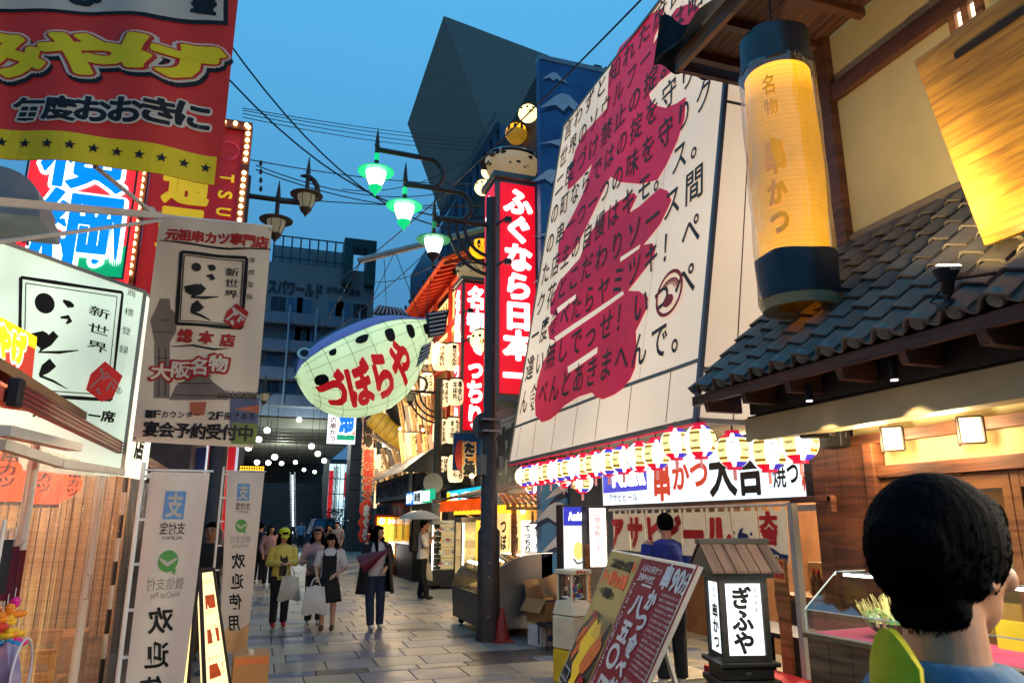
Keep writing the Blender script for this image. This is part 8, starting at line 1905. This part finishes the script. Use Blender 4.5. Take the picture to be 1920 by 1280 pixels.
def person(label,loc,rz,H,pose,top,bottom,hair='short',skin=SKIN,sleeve=.5,leg=1.0,shoes=(230,225,215),hem=.5,topc=None,group=None,simple=False,head_yaw=0.0,head_tilt=0.0,male=False,open_coat=None,cap=None):
 """faces -Y; joints as fractions of the height H; pose gives elbow and hand of each arm, and the feet"""
 t = thing('person',label,'person',loc,rz,group); S = lambda x,y,z: V((x*H,y*H,z*H)); sw = .118 if male else .104
 P = dict(Re=(-.15,.01,.635),Rh=(-.13,-.07,.5),Le=(.15,.01,.635),Lh=(.13,-.07,.5),Rf=(-.055,-.0,.045),Lf=(.055,.0,.045),Rk=(-.055,-.015,.285),Lk=(.055,-.015,.285)); P.update(pose)
 J = {k: S(*v) for k,v in P.items()}; J['Rs'],J['Ls'] = S(-sw,0,.805),S(sw,0,.805); J['Rp'],J['Lp'] = S(-.05,0,.5),S(.05,0,.5)
 HR = Matrix.Rotation(head_yaw,3,'Z') @ Matrix.Rotation(head_tilt,3,'X'); hc = S(0,-.008,.925) + HR @ S(0,-.01,0)
 def hp(x,y,z): return hc + HR @ S(x,y,z)
 tors = [(S(0,0,.475),.075*H,.055*H),(S(0,.003,.53),.094*H,.064*H),(S(0,.0,.6),.08*H,.055*H),(S(0,-.004,.68),.086*H,.06*H),(S(0,-.004,.75),.1*H,.062*H),(S(0,0,.81),.088*H,.048*H),(S(0,0,.838),.04*H,.035*H)]
 b = B(); loft(b,tors); b.tube([S(0,.005,.82),S(0,-.0,.88)],[.032*H,.03*H],12)
 b.ell(hc,(.047*H,.056*H,.064*H),16,12,HR); b.ell(hp(0,-.02,-.03),(.034*H,.034*H,.034*H),12,8,HR); b.ell(hp(0,-.058,-.008),(.007*H,.012*H,.014*H),8,6,HR)
 for s_ in (-1,1): b.ell(hp(.047*s_,.005,-.008),(.006*H,.011*H,.017*H),8,6,HR)
 for s_ in 'RL':
  limb(b,[J[s_ + 's'],J[s_ + 'e'],J[s_ + 'h']],[.031*H,.024*H,.016*H]); limb(b,[J[s_ + 'p'],J[s_ + 'k'],J[s_ + 'f']],[.052*H,.035*H,.022*H])
  d = (J[s_ + 'h'] - J[s_ + 'e']).normalized(); x = d.cross(V((0,0,1))).normalized() if abs(d.z) < .95 else V((1,0,0)); y = d.cross(x); h0 = J[s_ + 'h']
  b.ell(h0 + d*.022*H,(.02*H,.02*H,.022*H),8,6)
  for k in range(4):
   o0 = h0 + d*.032*H + x*(k - 1.5)*.011*H; o1 = o0 + d*.02*H + y*.006*H; o2 = o1 + d*.012*H + y*.014*H; limb(b,[o0,o1,o2],[.0062*H,.0058*H,.005*H],6)
  sg = 1 if s_ == 'R' else -1; limb(b,[h0 + d*.014*H + x*.016*H*sg,h0 + d*.03*H + x*.03*H*sg + y*.01*H],[.0075*H,.006*H],6)
 fuse(b,'body',skin,t,.0085 if not simple else .014,4)
 TM = cm_(*top); BM = cm_(*bottom)

 for s_ in 'RL':
  f = J[s_ + 'f']; b = B(); b.ell(f + S(0,-.03,-.022),(.026*H,.062*H,.024*H),10,8); b.ell(f + S(0,0,-.01),(.026*H,.03*H,.036*H),10,8); o = fuse(b,'shoe',M('shoe_%d_%d_%d' % shoes,shoes,.5),t,.012,3)

 g = .012*H; hz = hem; b = B(); rg = [(c,rx + g,ry + g) for c,rx,ry in tors if c.z >= hz*H - .001]; zz = [c.z for c,_,_ in tors]
 rg = [(S(0,0,hz),.098*H + g,.068*H + g)] + rg; rg[-1] = (rg[-1][0],.045*H,.04*H); loft(b,rg)
 for s_ in 'RL':
  s0,e0,h0 = J[s_ + 's'],J[s_ + 'e'],J[s_ + 'h']
  if sleeve <= .5: limb(b,[s0,s0.lerp(e0,sleeve*2)],[.042*H,.04*H],12,flat=True)
  else: limb(b,[s0,e0,e0.lerp(h0,(sleeve - .5)*2)],[.042*H,.036*H,.03*H],12,flat=True)
 o = fuse(b,'upper_garment',TM,t,.011,4)

 if leg > 0:
  b = B(); loft(b,[(c,rx + g*.7,ry + g*.7) for c,rx,ry in tors[:3]])
  for s_ in 'RL':
   p0,k0,f0 = J[s_ + 'p'],J[s_ + 'k'],J[s_ + 'f']
   if leg > .6: limb(b,[p0,k0,f0.lerp(k0,(1 - leg)*2)],[.06*H,.046*H,.038*H],12,flat=True)
   else: limb(b,[p0,p0.lerp(k0,leg*2)],[.062*H,.055*H],12,flat=True)
  fuse(b,'trousers',BM,t,.011,4)
 else:
  b = B(); b.sheet(lambda u,v,d: S(0,0,.56 - .27*v) + V((math.cos(u*6.2832),math.sin(u*6.2832),0))*((.088 + .05*v)*H + .008*H*math.sin(u*75)*v + d),72,8,.004); b.obj('skirt',BM,t,world=False,smooth='all')

 e = B(); m_ = B()
 for s_ in (-1,1): e.ell(hp(.02*s_,-.051,.006),(.0075*H,.004*H,.0035*H),8,5,HR); m_.ell(hp(.02*s_,-.053,.018),(.011*H,.003*H,.002*H),8,4,HR)
 e.obj('eye',M('eye_dark',(24,18,16),.3),t,world=False); m_.obj('eyebrow',HAIR,t,world=False)
 b = B(); b.ell(hp(0,-.052,-.034),(.011*H,.004*H,.003*H),8,5,HR); b.obj('mouth',M('lips',(150,70,66),.5),t,world=False)

 b = B(); b.ell(hp(0,.012,.012),(.054*H,.056*H,.062*H),16,10,HR); b.ell(hp(0,-.03,.042),(.04*H,.026*H,.02*H),10,6,HR)
 if hair != 'short':
  L = {'long': .2,'mid': .11}[hair]
  for s_ in (-1,1): limb(b,[hp(.044*s_,.0,.01),hp(.053*s_,-.004,-.05),hp(.06*s_,-.03 if hair == 'long' else 0,-.05 - L*.8)],[.022*H,.024*H,.014*H])
  loft(b,[(hp(0,.035,.02),.045*H,.03*H),(hp(0,.045,-.06),.055*H,.03*H),(hp(0,.05,-.06 - L),.05*H,.018*H)])
 fuse(b,'hair',HAIR,t,.009,3)
 if cap:
  CM = M('cap_%s' % cap[0],cap[1],.7,bump=.1); b = B(); b.lathe([(.058*H,0),(.059*H,.02*H),(.05*H,.04*H),(.025*H,.054*H),(.003,.058*H)],hp(0,.012,.028),20,ax=HR @ V((0,0,1)),sy=1.05); b.obj('cap',CM,t,world=False,smooth=True)
  b = B(); b.sheet(lambda u,v,d: hp((u - .5)*.09*(1 - .3*v*v),-.045 - .05*v*math.cos((u - .5)*2.2),.02 - .012*v + d/H),8,4,.004); b.obj('cap_peak',CM,t,world=False,smooth=True)
 if open_coat:
  b = B(); cw = lambda u,v,d: (lambda a,r: V((math.cos(a)*r*1.25,math.sin(a)*r,(.84 - .5*v)*H)))(math.pi*(-.28 + 1.56*u),(.072 + .05*v + .035*math.sin(min(1,v*3)*1.57))*H + .006*math.sin(u*40)*v + d); b.sheet(cw,40,12,.006)
  b.obj('coat',cm_(*open_coat),t,world=False,smooth='all'); b = B()
  for s_ in 'RL': limb(b,[J[s_ + 's'],J[s_ + 'e'],J[s_ + 'e'].lerp(J[s_ + 'h'],.7)],[.048*H,.042*H,.042*H],12,flat=True)
  b.ell(S(0,.01,.8),(.125*H,.065*H,.05*H),14,8); fuse(b,'coat_sleeve',cm_(*open_coat),t,.012,4)
 return t,J,hp,S
def held(name,label,cat,T,p): return thing(name,label,cat,WM[T] @ p)
def tote(T,p,w,h,mat,label,pat=None,rz=0.0):
 t = held('tote_bag',label,'bag',T,p); b = B(); b.sheet(lambda u,v,d: V(((u - .5)*w*(.75 + .35*v),-.05 - .05*math.sin(v*3.0)*math.cos((u - .5)*2.4) + d,-.12 - h*v - .015*math.sin(u*9))),12,10,.09); b.obj('bag_body',mat,t,world=False,smooth=True)
 for y in (-.06,-.13): b = B(); b.tube([(-w*.22,y,-.13),(-w*.12,y + .02,-.03),(0,y + .03,.015),(w*.12,y + .02,-.03),(w*.22,y,-.13)],.008,6); b.obj('handle',mat,t,world=False)
 if pat:
  b = B(); random.seed(4)
  for i in range(34): u,v = random.uniform(-.42,.42)*w,random.uniform(-.95,-.1)*h - .12; b.ell((u,-.112,v),(.014,.012,.02),6,4)
  b.obj('leaf_print',pat,t,world=False,kind='stuff')
 return t
NOR = (0,0,0)
g1 = SZ(520,1174); T,J,hp,S = person('person in a yellow cardigan and neon yellow cap looking down at a phone',(g1.x,g1.y,0),rad(10),1.58,dict(Re=(-.14,.01,.64),Rh=(-.03,-.12,.64),Le=(.145,0,.64),Lh=(.04,-.13,.645)),('yellow_knit',(214,196,92)),('black_cotton',(24,24,28)),'long',sleeve=.97,shoes=(210,60,70),hem=.47,cap=('neon',(214,226,20)),head_tilt=.3)
ph = held('phone','dark phone held by the person in the neon yellow cap','phone',T,J['Rh'].lerp(J['Lh'],.5) + V((0,-.05,.03))); B().cbox((0,0,0),(.07,.012,.14)).obj('phone_body',BLACK,ph,world=False,bevel=.003); B().cbox((0,.007,0),(.06,.002,.12)).obj('screen',M('screen_glow',(150,180,210),emit=.5),ph,world=False)
tote(T,J['Lh'] + V((.04,-.02,-.08)),.34,.38,M('tote_cream',(206,196,176),.8,bump=.1),'cream tote bag with dark leaf print carried by the neon-capped person',M('leaf_dark',(60,60,64),.8))
B().cbox(S(0,-.065,.62),(.12,.03,.34)).obj('inner_shirt',BLACK,T,world=False,bevel=.01)
g2 = SZ(586,1170); T,J,hp,S = person('person in grey and pink top holding a grey jacket, second from the left',(g2.x,g2.y,0),rad(5),1.6,dict(Rh=(-.02,-.13,.66),Lh=(.06,-.12,.64)),('pale_pink',(196,160,156)),('charcoal',(32,32,36)),'mid',sleeve=.6,shoes=(224,218,205),head_yaw=-.3,cap=('patterned',(120,90,84)))
jk = held('grey_jacket','bundled grey jacket over the arms of the second person','jacket',T,S(0,-.12,.66)); b = B(); random.seed(2)
for i in range(8): b.ell((random.uniform(-.13,.13),random.uniform(-.04,.04),random.uniform(-.16,.08)),(.08,.06,.1),10,6)
fuse(b,'jacket_cloth',M('jacket_grey',(120,112,108),.8,var=.3,scale=9,bump=.5),jk,.012,2)
g3 = SZ(612,1181); T,J,hp,S = person('person with long black hair, black pinafore dress and white tee looking down',(g3.x,g3.y,0),rad(-12),1.52,dict(Re=(-.15,.0,.64),Rh=(-.12,-.08,.55),Le=(.16,.0,.63),Lh=(.06,-.12,.56)),('white_tee',(214,208,200)),('black_skirt',(20,20,22)),'long',sleeve=.48,leg=0,shoes=(60,54,52),hem=.52,head_tilt=.55)
b = B(); b.sheet(lambda u,v,d: S((u - .5)*.15,-.078 + .012*(2*u - 1) ** 2,.76 - .24*v) + V((0,-d,0)),6,6,.01); b.obj('pinafore',cm_('black_skirt',(20,20,22)),T,world=False,smooth=True)
for s_ in (-1,1): B().bar(S(.055*s_,-.07,.75),S(.06*s_,-.02,.845),.04,.012).obj('strap',cm_('black_skirt',0),T,world=False)
tote(T,J['Rh'] + V((-.02,-.02,-.02)),.36,.42,M('bag_white',(216,208,196),.7,bump=.1),'white plastic shopping bag held by the person in the black pinafore')
g4 = SZ(700,1179); T,J,hp,S = person('person in a long black open cardigan and jeans looking to the right',(g4.x,g4.y,0),rad(8),1.64,dict(Re=(-.13,-.03,.66),Rh=(.0,-.13,.72),Le=(.16,.0,.63),Lh=(.06,-.1,.57),Rf=(-.04,-.02,.045),Lf=(.065,.02,.045)),('white_top',(204,198,196)),('denim',(38,48,72)),'long',sleeve=.3,shoes=(214,206,184),head_yaw=.75,open_coat=('black_coat',(18,18,20)))
um = held('folded_umbrella','dark red half-folded umbrella held against the shoulder by the black-coated person','umbrella',T,J['Rh']); b = B(); d_ = V((-.85,.15,-.45)).normalized(); b.lathe([(.015,-.2),(.03,-.1),(.05,.0),(.13,.2),(.17,.34),(.14,.36)],(0,-.03,0),18,ax=d_); b.obj('canopy',M('wine_nylon',(92,16,40),.5,bump=.4,bscale=6),um,world=False,smooth=True); b = B(); b.tube([V((0,-.03,0)) - d_*.34,V((0,-.03,0)) + d_*.05],.008,6); b.obj('shaft',STEEL,um,world=False)
g5 = SZ(790,1122); T,J,hp,S = person('person with a white shirt and black backpack standing under a pale umbrella',(g5.x,g5.y,0),rad(75),1.74,dict(Re=(-.12,-.05,.65),Rh=(-.04,-.13,.76),Le=(.13,0,.65),Lh=(.1,-.04,.5),Rf=(-.05,-.07,.045),Lf=(.06,.03,.045)),('white_shirt',(220,214,200)),('black_slacks',(18,18,20)),'short',SKIN2,sleeve=.5,shoes=(34,32,34),male=True)
bp_ = held('backpack','black backpack worn by the person under the pale umbrella','backpack',T,S(0,.1,.7)); B().cbox((0,.03,0),(.27,.15,.42)).obj('pack',BLACK,bp_,world=False,bevel=.05)
for s_ in (-1,1): b = B(); b.tube([(.1*s_,-.04,.17),(.11*s_,-.17,.22),(.11*s_,-.28,.1),(.12*s_,-.22,-.1),(.11*s_,-.06,-.16)],.016,6); b.obj('strap',BLACK,bp_,world=False)
uo = thing('open_umbrella','pale translucent open umbrella held over the white-shirted person','umbrella',WM[T] @ J['Rh']); tp_ = SY(788,956,g5.y) - uo.location; b = B()
RU = .52; b.grid(lambda u,v: tp_ + V((RU*v*math.cos(u*6.2832)*(1 - .05*abs(math.sin(u*4*6.2832))*v),RU*v*math.sin(u*6.2832)*(1 - .05*abs(math.sin(u*4*6.2832))*v),-.2*v*v)),48,8); b.obj('canopy',cloth('umbrella_nylon',(216,208,200),.45,rough=.4),uo,world=False,smooth='all')
b = B(); b.tube([V((0,0,-.1)),tp_ + V((0,0,.05))],.007,6); b.obj('shaft',STEEL,uo,world=False)
for k in range(8): a = k*math.pi/4; b = B(); b.tube([tp_ + V((RU*v*math.cos(a),RU*v*math.sin(a),-.2*v*v - .006)) for v in (0,.35,.7,1)],.004,4); b.obj('rib',STEEL,uo,world=False)
tote(T,J['Lh'] + V((.02,-.0,0)),.26,.36,M('paper_white',(214,208,190),.8),'white paper bag hanging from the hand of the white-shirted person')

g6 = SY(1248,985,7.3); person('person with short hair and blue shirt seen from behind before the cream curtain',(g6.x,g6.y,0),rad(170),1.8,{},('royal_blue',(26,44,130)),('black_slacks',0),'short',SKIN2,male=True,sleeve=.4)
g7 = SY(396,1000,10.6); T,J,hp,S = person('person with glasses and black jacket standing between the two white flags',(g7.x,g7.y,0),rad(20),1.7,dict(Rh=(-.05,-.12,.64)),('black_jacket',(26,25,28)),('brown_trousers',(84,66,50)),'short',SKIN2,sleeve=.95,male=True,head_yaw=-.5,shoes=(70,60,50))
for s_ in (-1,1): b = B(); b.tube([hp(.02*s_ + .013*math.cos(a),-.06,.006 + .009*math.sin(a)) for a in [k*.7 for k in range(10)]],.0016,4); b.obj('glasses',BLACK,T,world=False)
for px,py,hh,rz,c1,c2_,L,kw in [(500,1098,1.6,20,('dusty_pink',(186,140,140)),('charcoal',0),'person in a pink hooded top behind the neon yellow cap',dict(hair='mid',sleeve=.9)),(562,1029,1.7,0,('sky_shirt',(110,150,180)),('charcoal',0),'distant person in a light blue shirt before the stairs',dict(male=True)),(541,1031,1.7,10,('olive_coat',(70,66,56)),('charcoal',0),'distant person in a dark olive coat beside the lit handrail',dict(sleeve=.9)),(628,1062,1.68,-20,('grey_tee',(150,140,140)),('charcoal',0),'distant person in a grey top beside the hedge',dict(male=True)),(610,1075,1.6,30,('dark_top',(44,38,44)),('charcoal',0),'distant person in dark clothes behind the two girls',dict(hair='mid')),
 (715,1085,1.25,-40,('orange_tee',(190,90,50)),('charcoal',0),'child in an orange shirt beside the glowing menu board',{}),(692,1082,1.6,60,('red_tee',(150,40,40)),('black_slacks',0),'person in a red top behind the black-coated girl',dict(hair='mid')),(481,1092,1.68,150,('navy_shirt',(34,38,56)),('charcoal',0),'person in navy seen from behind beside the narrow flag',dict(male=True)),(1012,1010,0,0,0,0,0,0)]:
 if not hh: continue
 p = SZ(px,py); kw = dict(kw); person(L,(p.x,p.y,0),rad(rz),hh,{},c1,c2_,kw.pop('hair','short'),simple=True,**kw)
# ---- boy in the right foreground
D = 1.38; hcW = SP(1772,1048,CAM + ray(1780,1070).normalized()*D,ray(1780,1070))
fdir = V((math.cos(rad(2)),math.sin(rad(2)),0)); fdir = V((math.cos(rad(14)),math.sin(rad(14)),0))
th_ = math.atan2(fdir.x,-fdir.y); Hb = hcW.z/.925
T = thing('person','dark-haired person in a grey-blue shirt with a lime collar in the right foreground','person',(hcW.x,hcW.y,0),th_)
S = lambda x,y,z: V((x*Hb,y*Hb,z*Hb)); hc = V((0,0,hcW.z)); b = B()
b.ell(hc + V((0,-.005,0)),(.074,.094,.105),24,18); b.ell(hc + V((0,-.045,-.065)),(.052,.05,.05),18,12); b.ell(hc + V((0,-.098,-.028)),(.011,.018,.02),12,8); b.ell(hc + V((0,-.085,.02)),(.045,.02,.02),12,8)
b.ell(hc + V((0,-.092,-.07)),(.022,.012,.01),12,8); b.ell(hc + V((0,-.086,-.1)),(.02,.016,.014),12,8)
for s_ in (-1,1):
 for k in range(7): a = k/6*3.6 - .6; b.ell(hc + V((.078*s_,.012 + .016*math.cos(a) + .006,-.022 + .027*math.sin(a))),(.007,.007,.009),8,6)
 b.ell(hc + V((.074*s_,.012,-.025)),(.006,.014,.022),8,6); b.ell(hc + V((.05*s_,-.07,-.03)),(.022,.02,.022),10,8)
b.tube([hc + V((0,.03,-.06)),hc + V((0,.035,-.2))],[.055,.062],18); loft(b,[(hc + V((0,.02,-.9)),.15,.1),(hc + V((0,.02,-.55)),.16,.11),(hc + V((0,.03,-.3)),.17,.1),(hc + V((0,.035,-.19)),.08,.07)])
for s_ in (-1,1): limb(b,[hc + V((.17*s_,.03,-.27)),hc + V((.21*s_,.03,-.56)),hc + V((.2*s_,-.05,-.8))],[.05,.04,.028])
for s_ in (-1,1): limb(b,[hc + V((.08*s_,.02,-.85)),hc + V((.09*s_,.01,-1.25)),hc + V((.09*s_,.03,-hcW.z + .06))],[.085,.055,.035])
for s_ in (-1,1):
 h0 = hc + V((.2*s_,-.07,-.84)); b.ell(h0,(.02,.035,.04),10,8)
 for k in range(4): limb(b,[h0 + V((0,-.03 + k*.017,-.03)),h0 + V((-.008*s_,-.034 + k*.017,-.065)),h0 + V((-.02*s_,-.034 + k*.017,-.085))],[.009,.008,.007],6)
 limb(b,[h0 + V((0,-.03,0)),h0 + V((-.01*s_,-.055,-.035))],[.01,.008],6)
fuse(b,'body',M('skin_warm',(190,138,104),.5,var=.08,scale=18,spec=.4,bump=.05,bscale=150),T,.0055,5)
for s_ in (-1,1): b = B(); b.ell(hc + V((.031*s_,-.089,.0)),(.014,.007,.007),12,8); b.obj('eye',M('eye_dark'),T,world=False,smooth=True); b = B(); b.tube([hc + V((.016*s_,-.1,.022)),hc + V((.034*s_,-.098,.027)),hc + V((.05*s_,-.088,.022))],.004,6); b.obj('eyebrow',HAIR,T,world=False)
b = B(); b.tube([hc + V((-.02,-.103,-.07)),hc + V((0,-.107,-.069)),hc + V((.02,-.103,-.07))],.0035,6); b.obj('mouth',M('lips'),T,world=False)
def hr(a,e): return (.105 + .012*math.sin(3*a + 2*e) + .008*math.sin(7*a + 5*e))
b = B(); b.ell(hc + V((0,.022,.03)),(.098,.115,.106),28,20); b.ell(hc + V((0,.07,.01)),(.08,.075,.08),18,12); b.ell(hc + V((0,-.062,.062)),(.07,.05,.052),18,12); b.ell(hc + V((0,.062,-.068)),(.06,.042,.042),14,10); b.ell(hc + V((0,.1,.02)),(.07,.05,.065),14,10)
for s_ in (-1,1): b.ell(hc + V((.058*s_,.045,.0)),(.03,.045,.05),14,10); b.ell(hc + V((.064*s_,-.015,.04)),(.022,.03,.03),10,8)
hair = fuse(b,'hair',HAIR,T,.006,5)
st_ = B(); random.seed(10); hv = [(v.co.copy(),v.normal.copy()) for v in hair.data.vertices]
for i in range(9000):
 c,n_ = random.choice(hv); dn = V((random.uniform(-.25,.25),(.5 if c.y > .02 else -.4) + random.uniform(-.3,.3),-1)); d_ = (dn - n_*dn.dot(n_)*.8 + n_*random.uniform(.02,.22)).normalized(); L = random.uniform(.008,.02); sd_ = d_.cross(n_).normalized()*random.uniform(.0004,.0008) if d_.cross(n_).length > .01 else V((.001,0,0)); p0 = c - n_*.002
 st_.add([p0 - sd_,p0 + sd_,p0 + d_*L*.6 + n_*.001,p0 + d_*L - n_*.003],[(0,1,2),(0,2,3)])
st_.obj('hair_strands',HAIR,T,world=False,kind='stuff')
b = B(); loft(b,[(hc + V((0,.02,-.92)),.165,.12),(hc + V((0,.02,-.55)),.175,.125),(hc + V((0,.03,-.3)),.18,.112),(hc + V((0,.032,-.185)),.13,.094),(hc + V((0,.03,-.145)),.08,.08)],24)
for s_ in (-1,1): limb(b,[hc + V((.17*s_,.03,-.275)),hc + V((.2*s_,.03,-.48))],[.062,.06],14,flat=True)
fuse(b,'upper_garment',cm_('slate_blue',(70,108,136)),T,.009,4)
b = B(); b.sheet(lambda u,v,d: hc + V((math.cos(math.pi*u)*(.1 + .09*v),.055 + math.sin(math.pi*u)*(.075 + .035*v) + d,-.205 - .3*v)),20,8,.01); b.obj('navy_yoke',cm_('navy_yoke',(24,30,58)),T,world=False,smooth=True)
b = B(); loft(b,[(hc + V((0,.02,-.8)),.16,.12),(hc + V((0,.02,-.95)),.17,.12)])
for s_ in (-1,1): limb(b,[hc + V((.08*s_,.02,-.9)),hc + V((.09*s_,.01,-1.3)),hc + V((.09*s_,.02,-hcW.z + .1))],[.095,.07,.06],12,flat=True)
fuse(b,'trousers',cm_('charcoal',0),T,.012,3)
for s_ in (-1,1): b = B(); b.ell(V((.09*s_,-.04,.045)),(.045,.13,.045),12,8); b.obj('shoe',BLACK,T,world=False,smooth=True)
LIME = cm_('lime',(204,190,20))
lm = thing('lime_hood','bright lime yellow hood standing up around the neck of the foreground person','hood',WM[T] @ (hc + V((0,.1,-.3))))
b = B(); b.sheet(lambda u,v,d: WM[T] @ (hc + V((math.cos(rad(54) + rad(46)*u)*(.115 + .035*v + d),.03 + math.sin(rad(54) + rad(46)*u)*(.12 + .03*v + d),-.095 - .05*(1 - math.sin(math.pi*u)) - .3*v))),30,10,.014); b.obj('fabric',LIME,lm,smooth=True)
for k_ in (1,): ys = thing('yellow_notice','small yellow notice at the right picture edge beside the foreground face','notice',SX(1912,1195,3.9)); p = SX(1912,1195,3.9); B().cbox(p,(.02,.25,.16)).obj('board',M('notice_yellow',(235,215,40),.6,emit=.25),ys); B().box(p.x,p.y - .01,0,p.x + .02,p.y + .01,p.z - .08).obj('stand',IRON,ys)
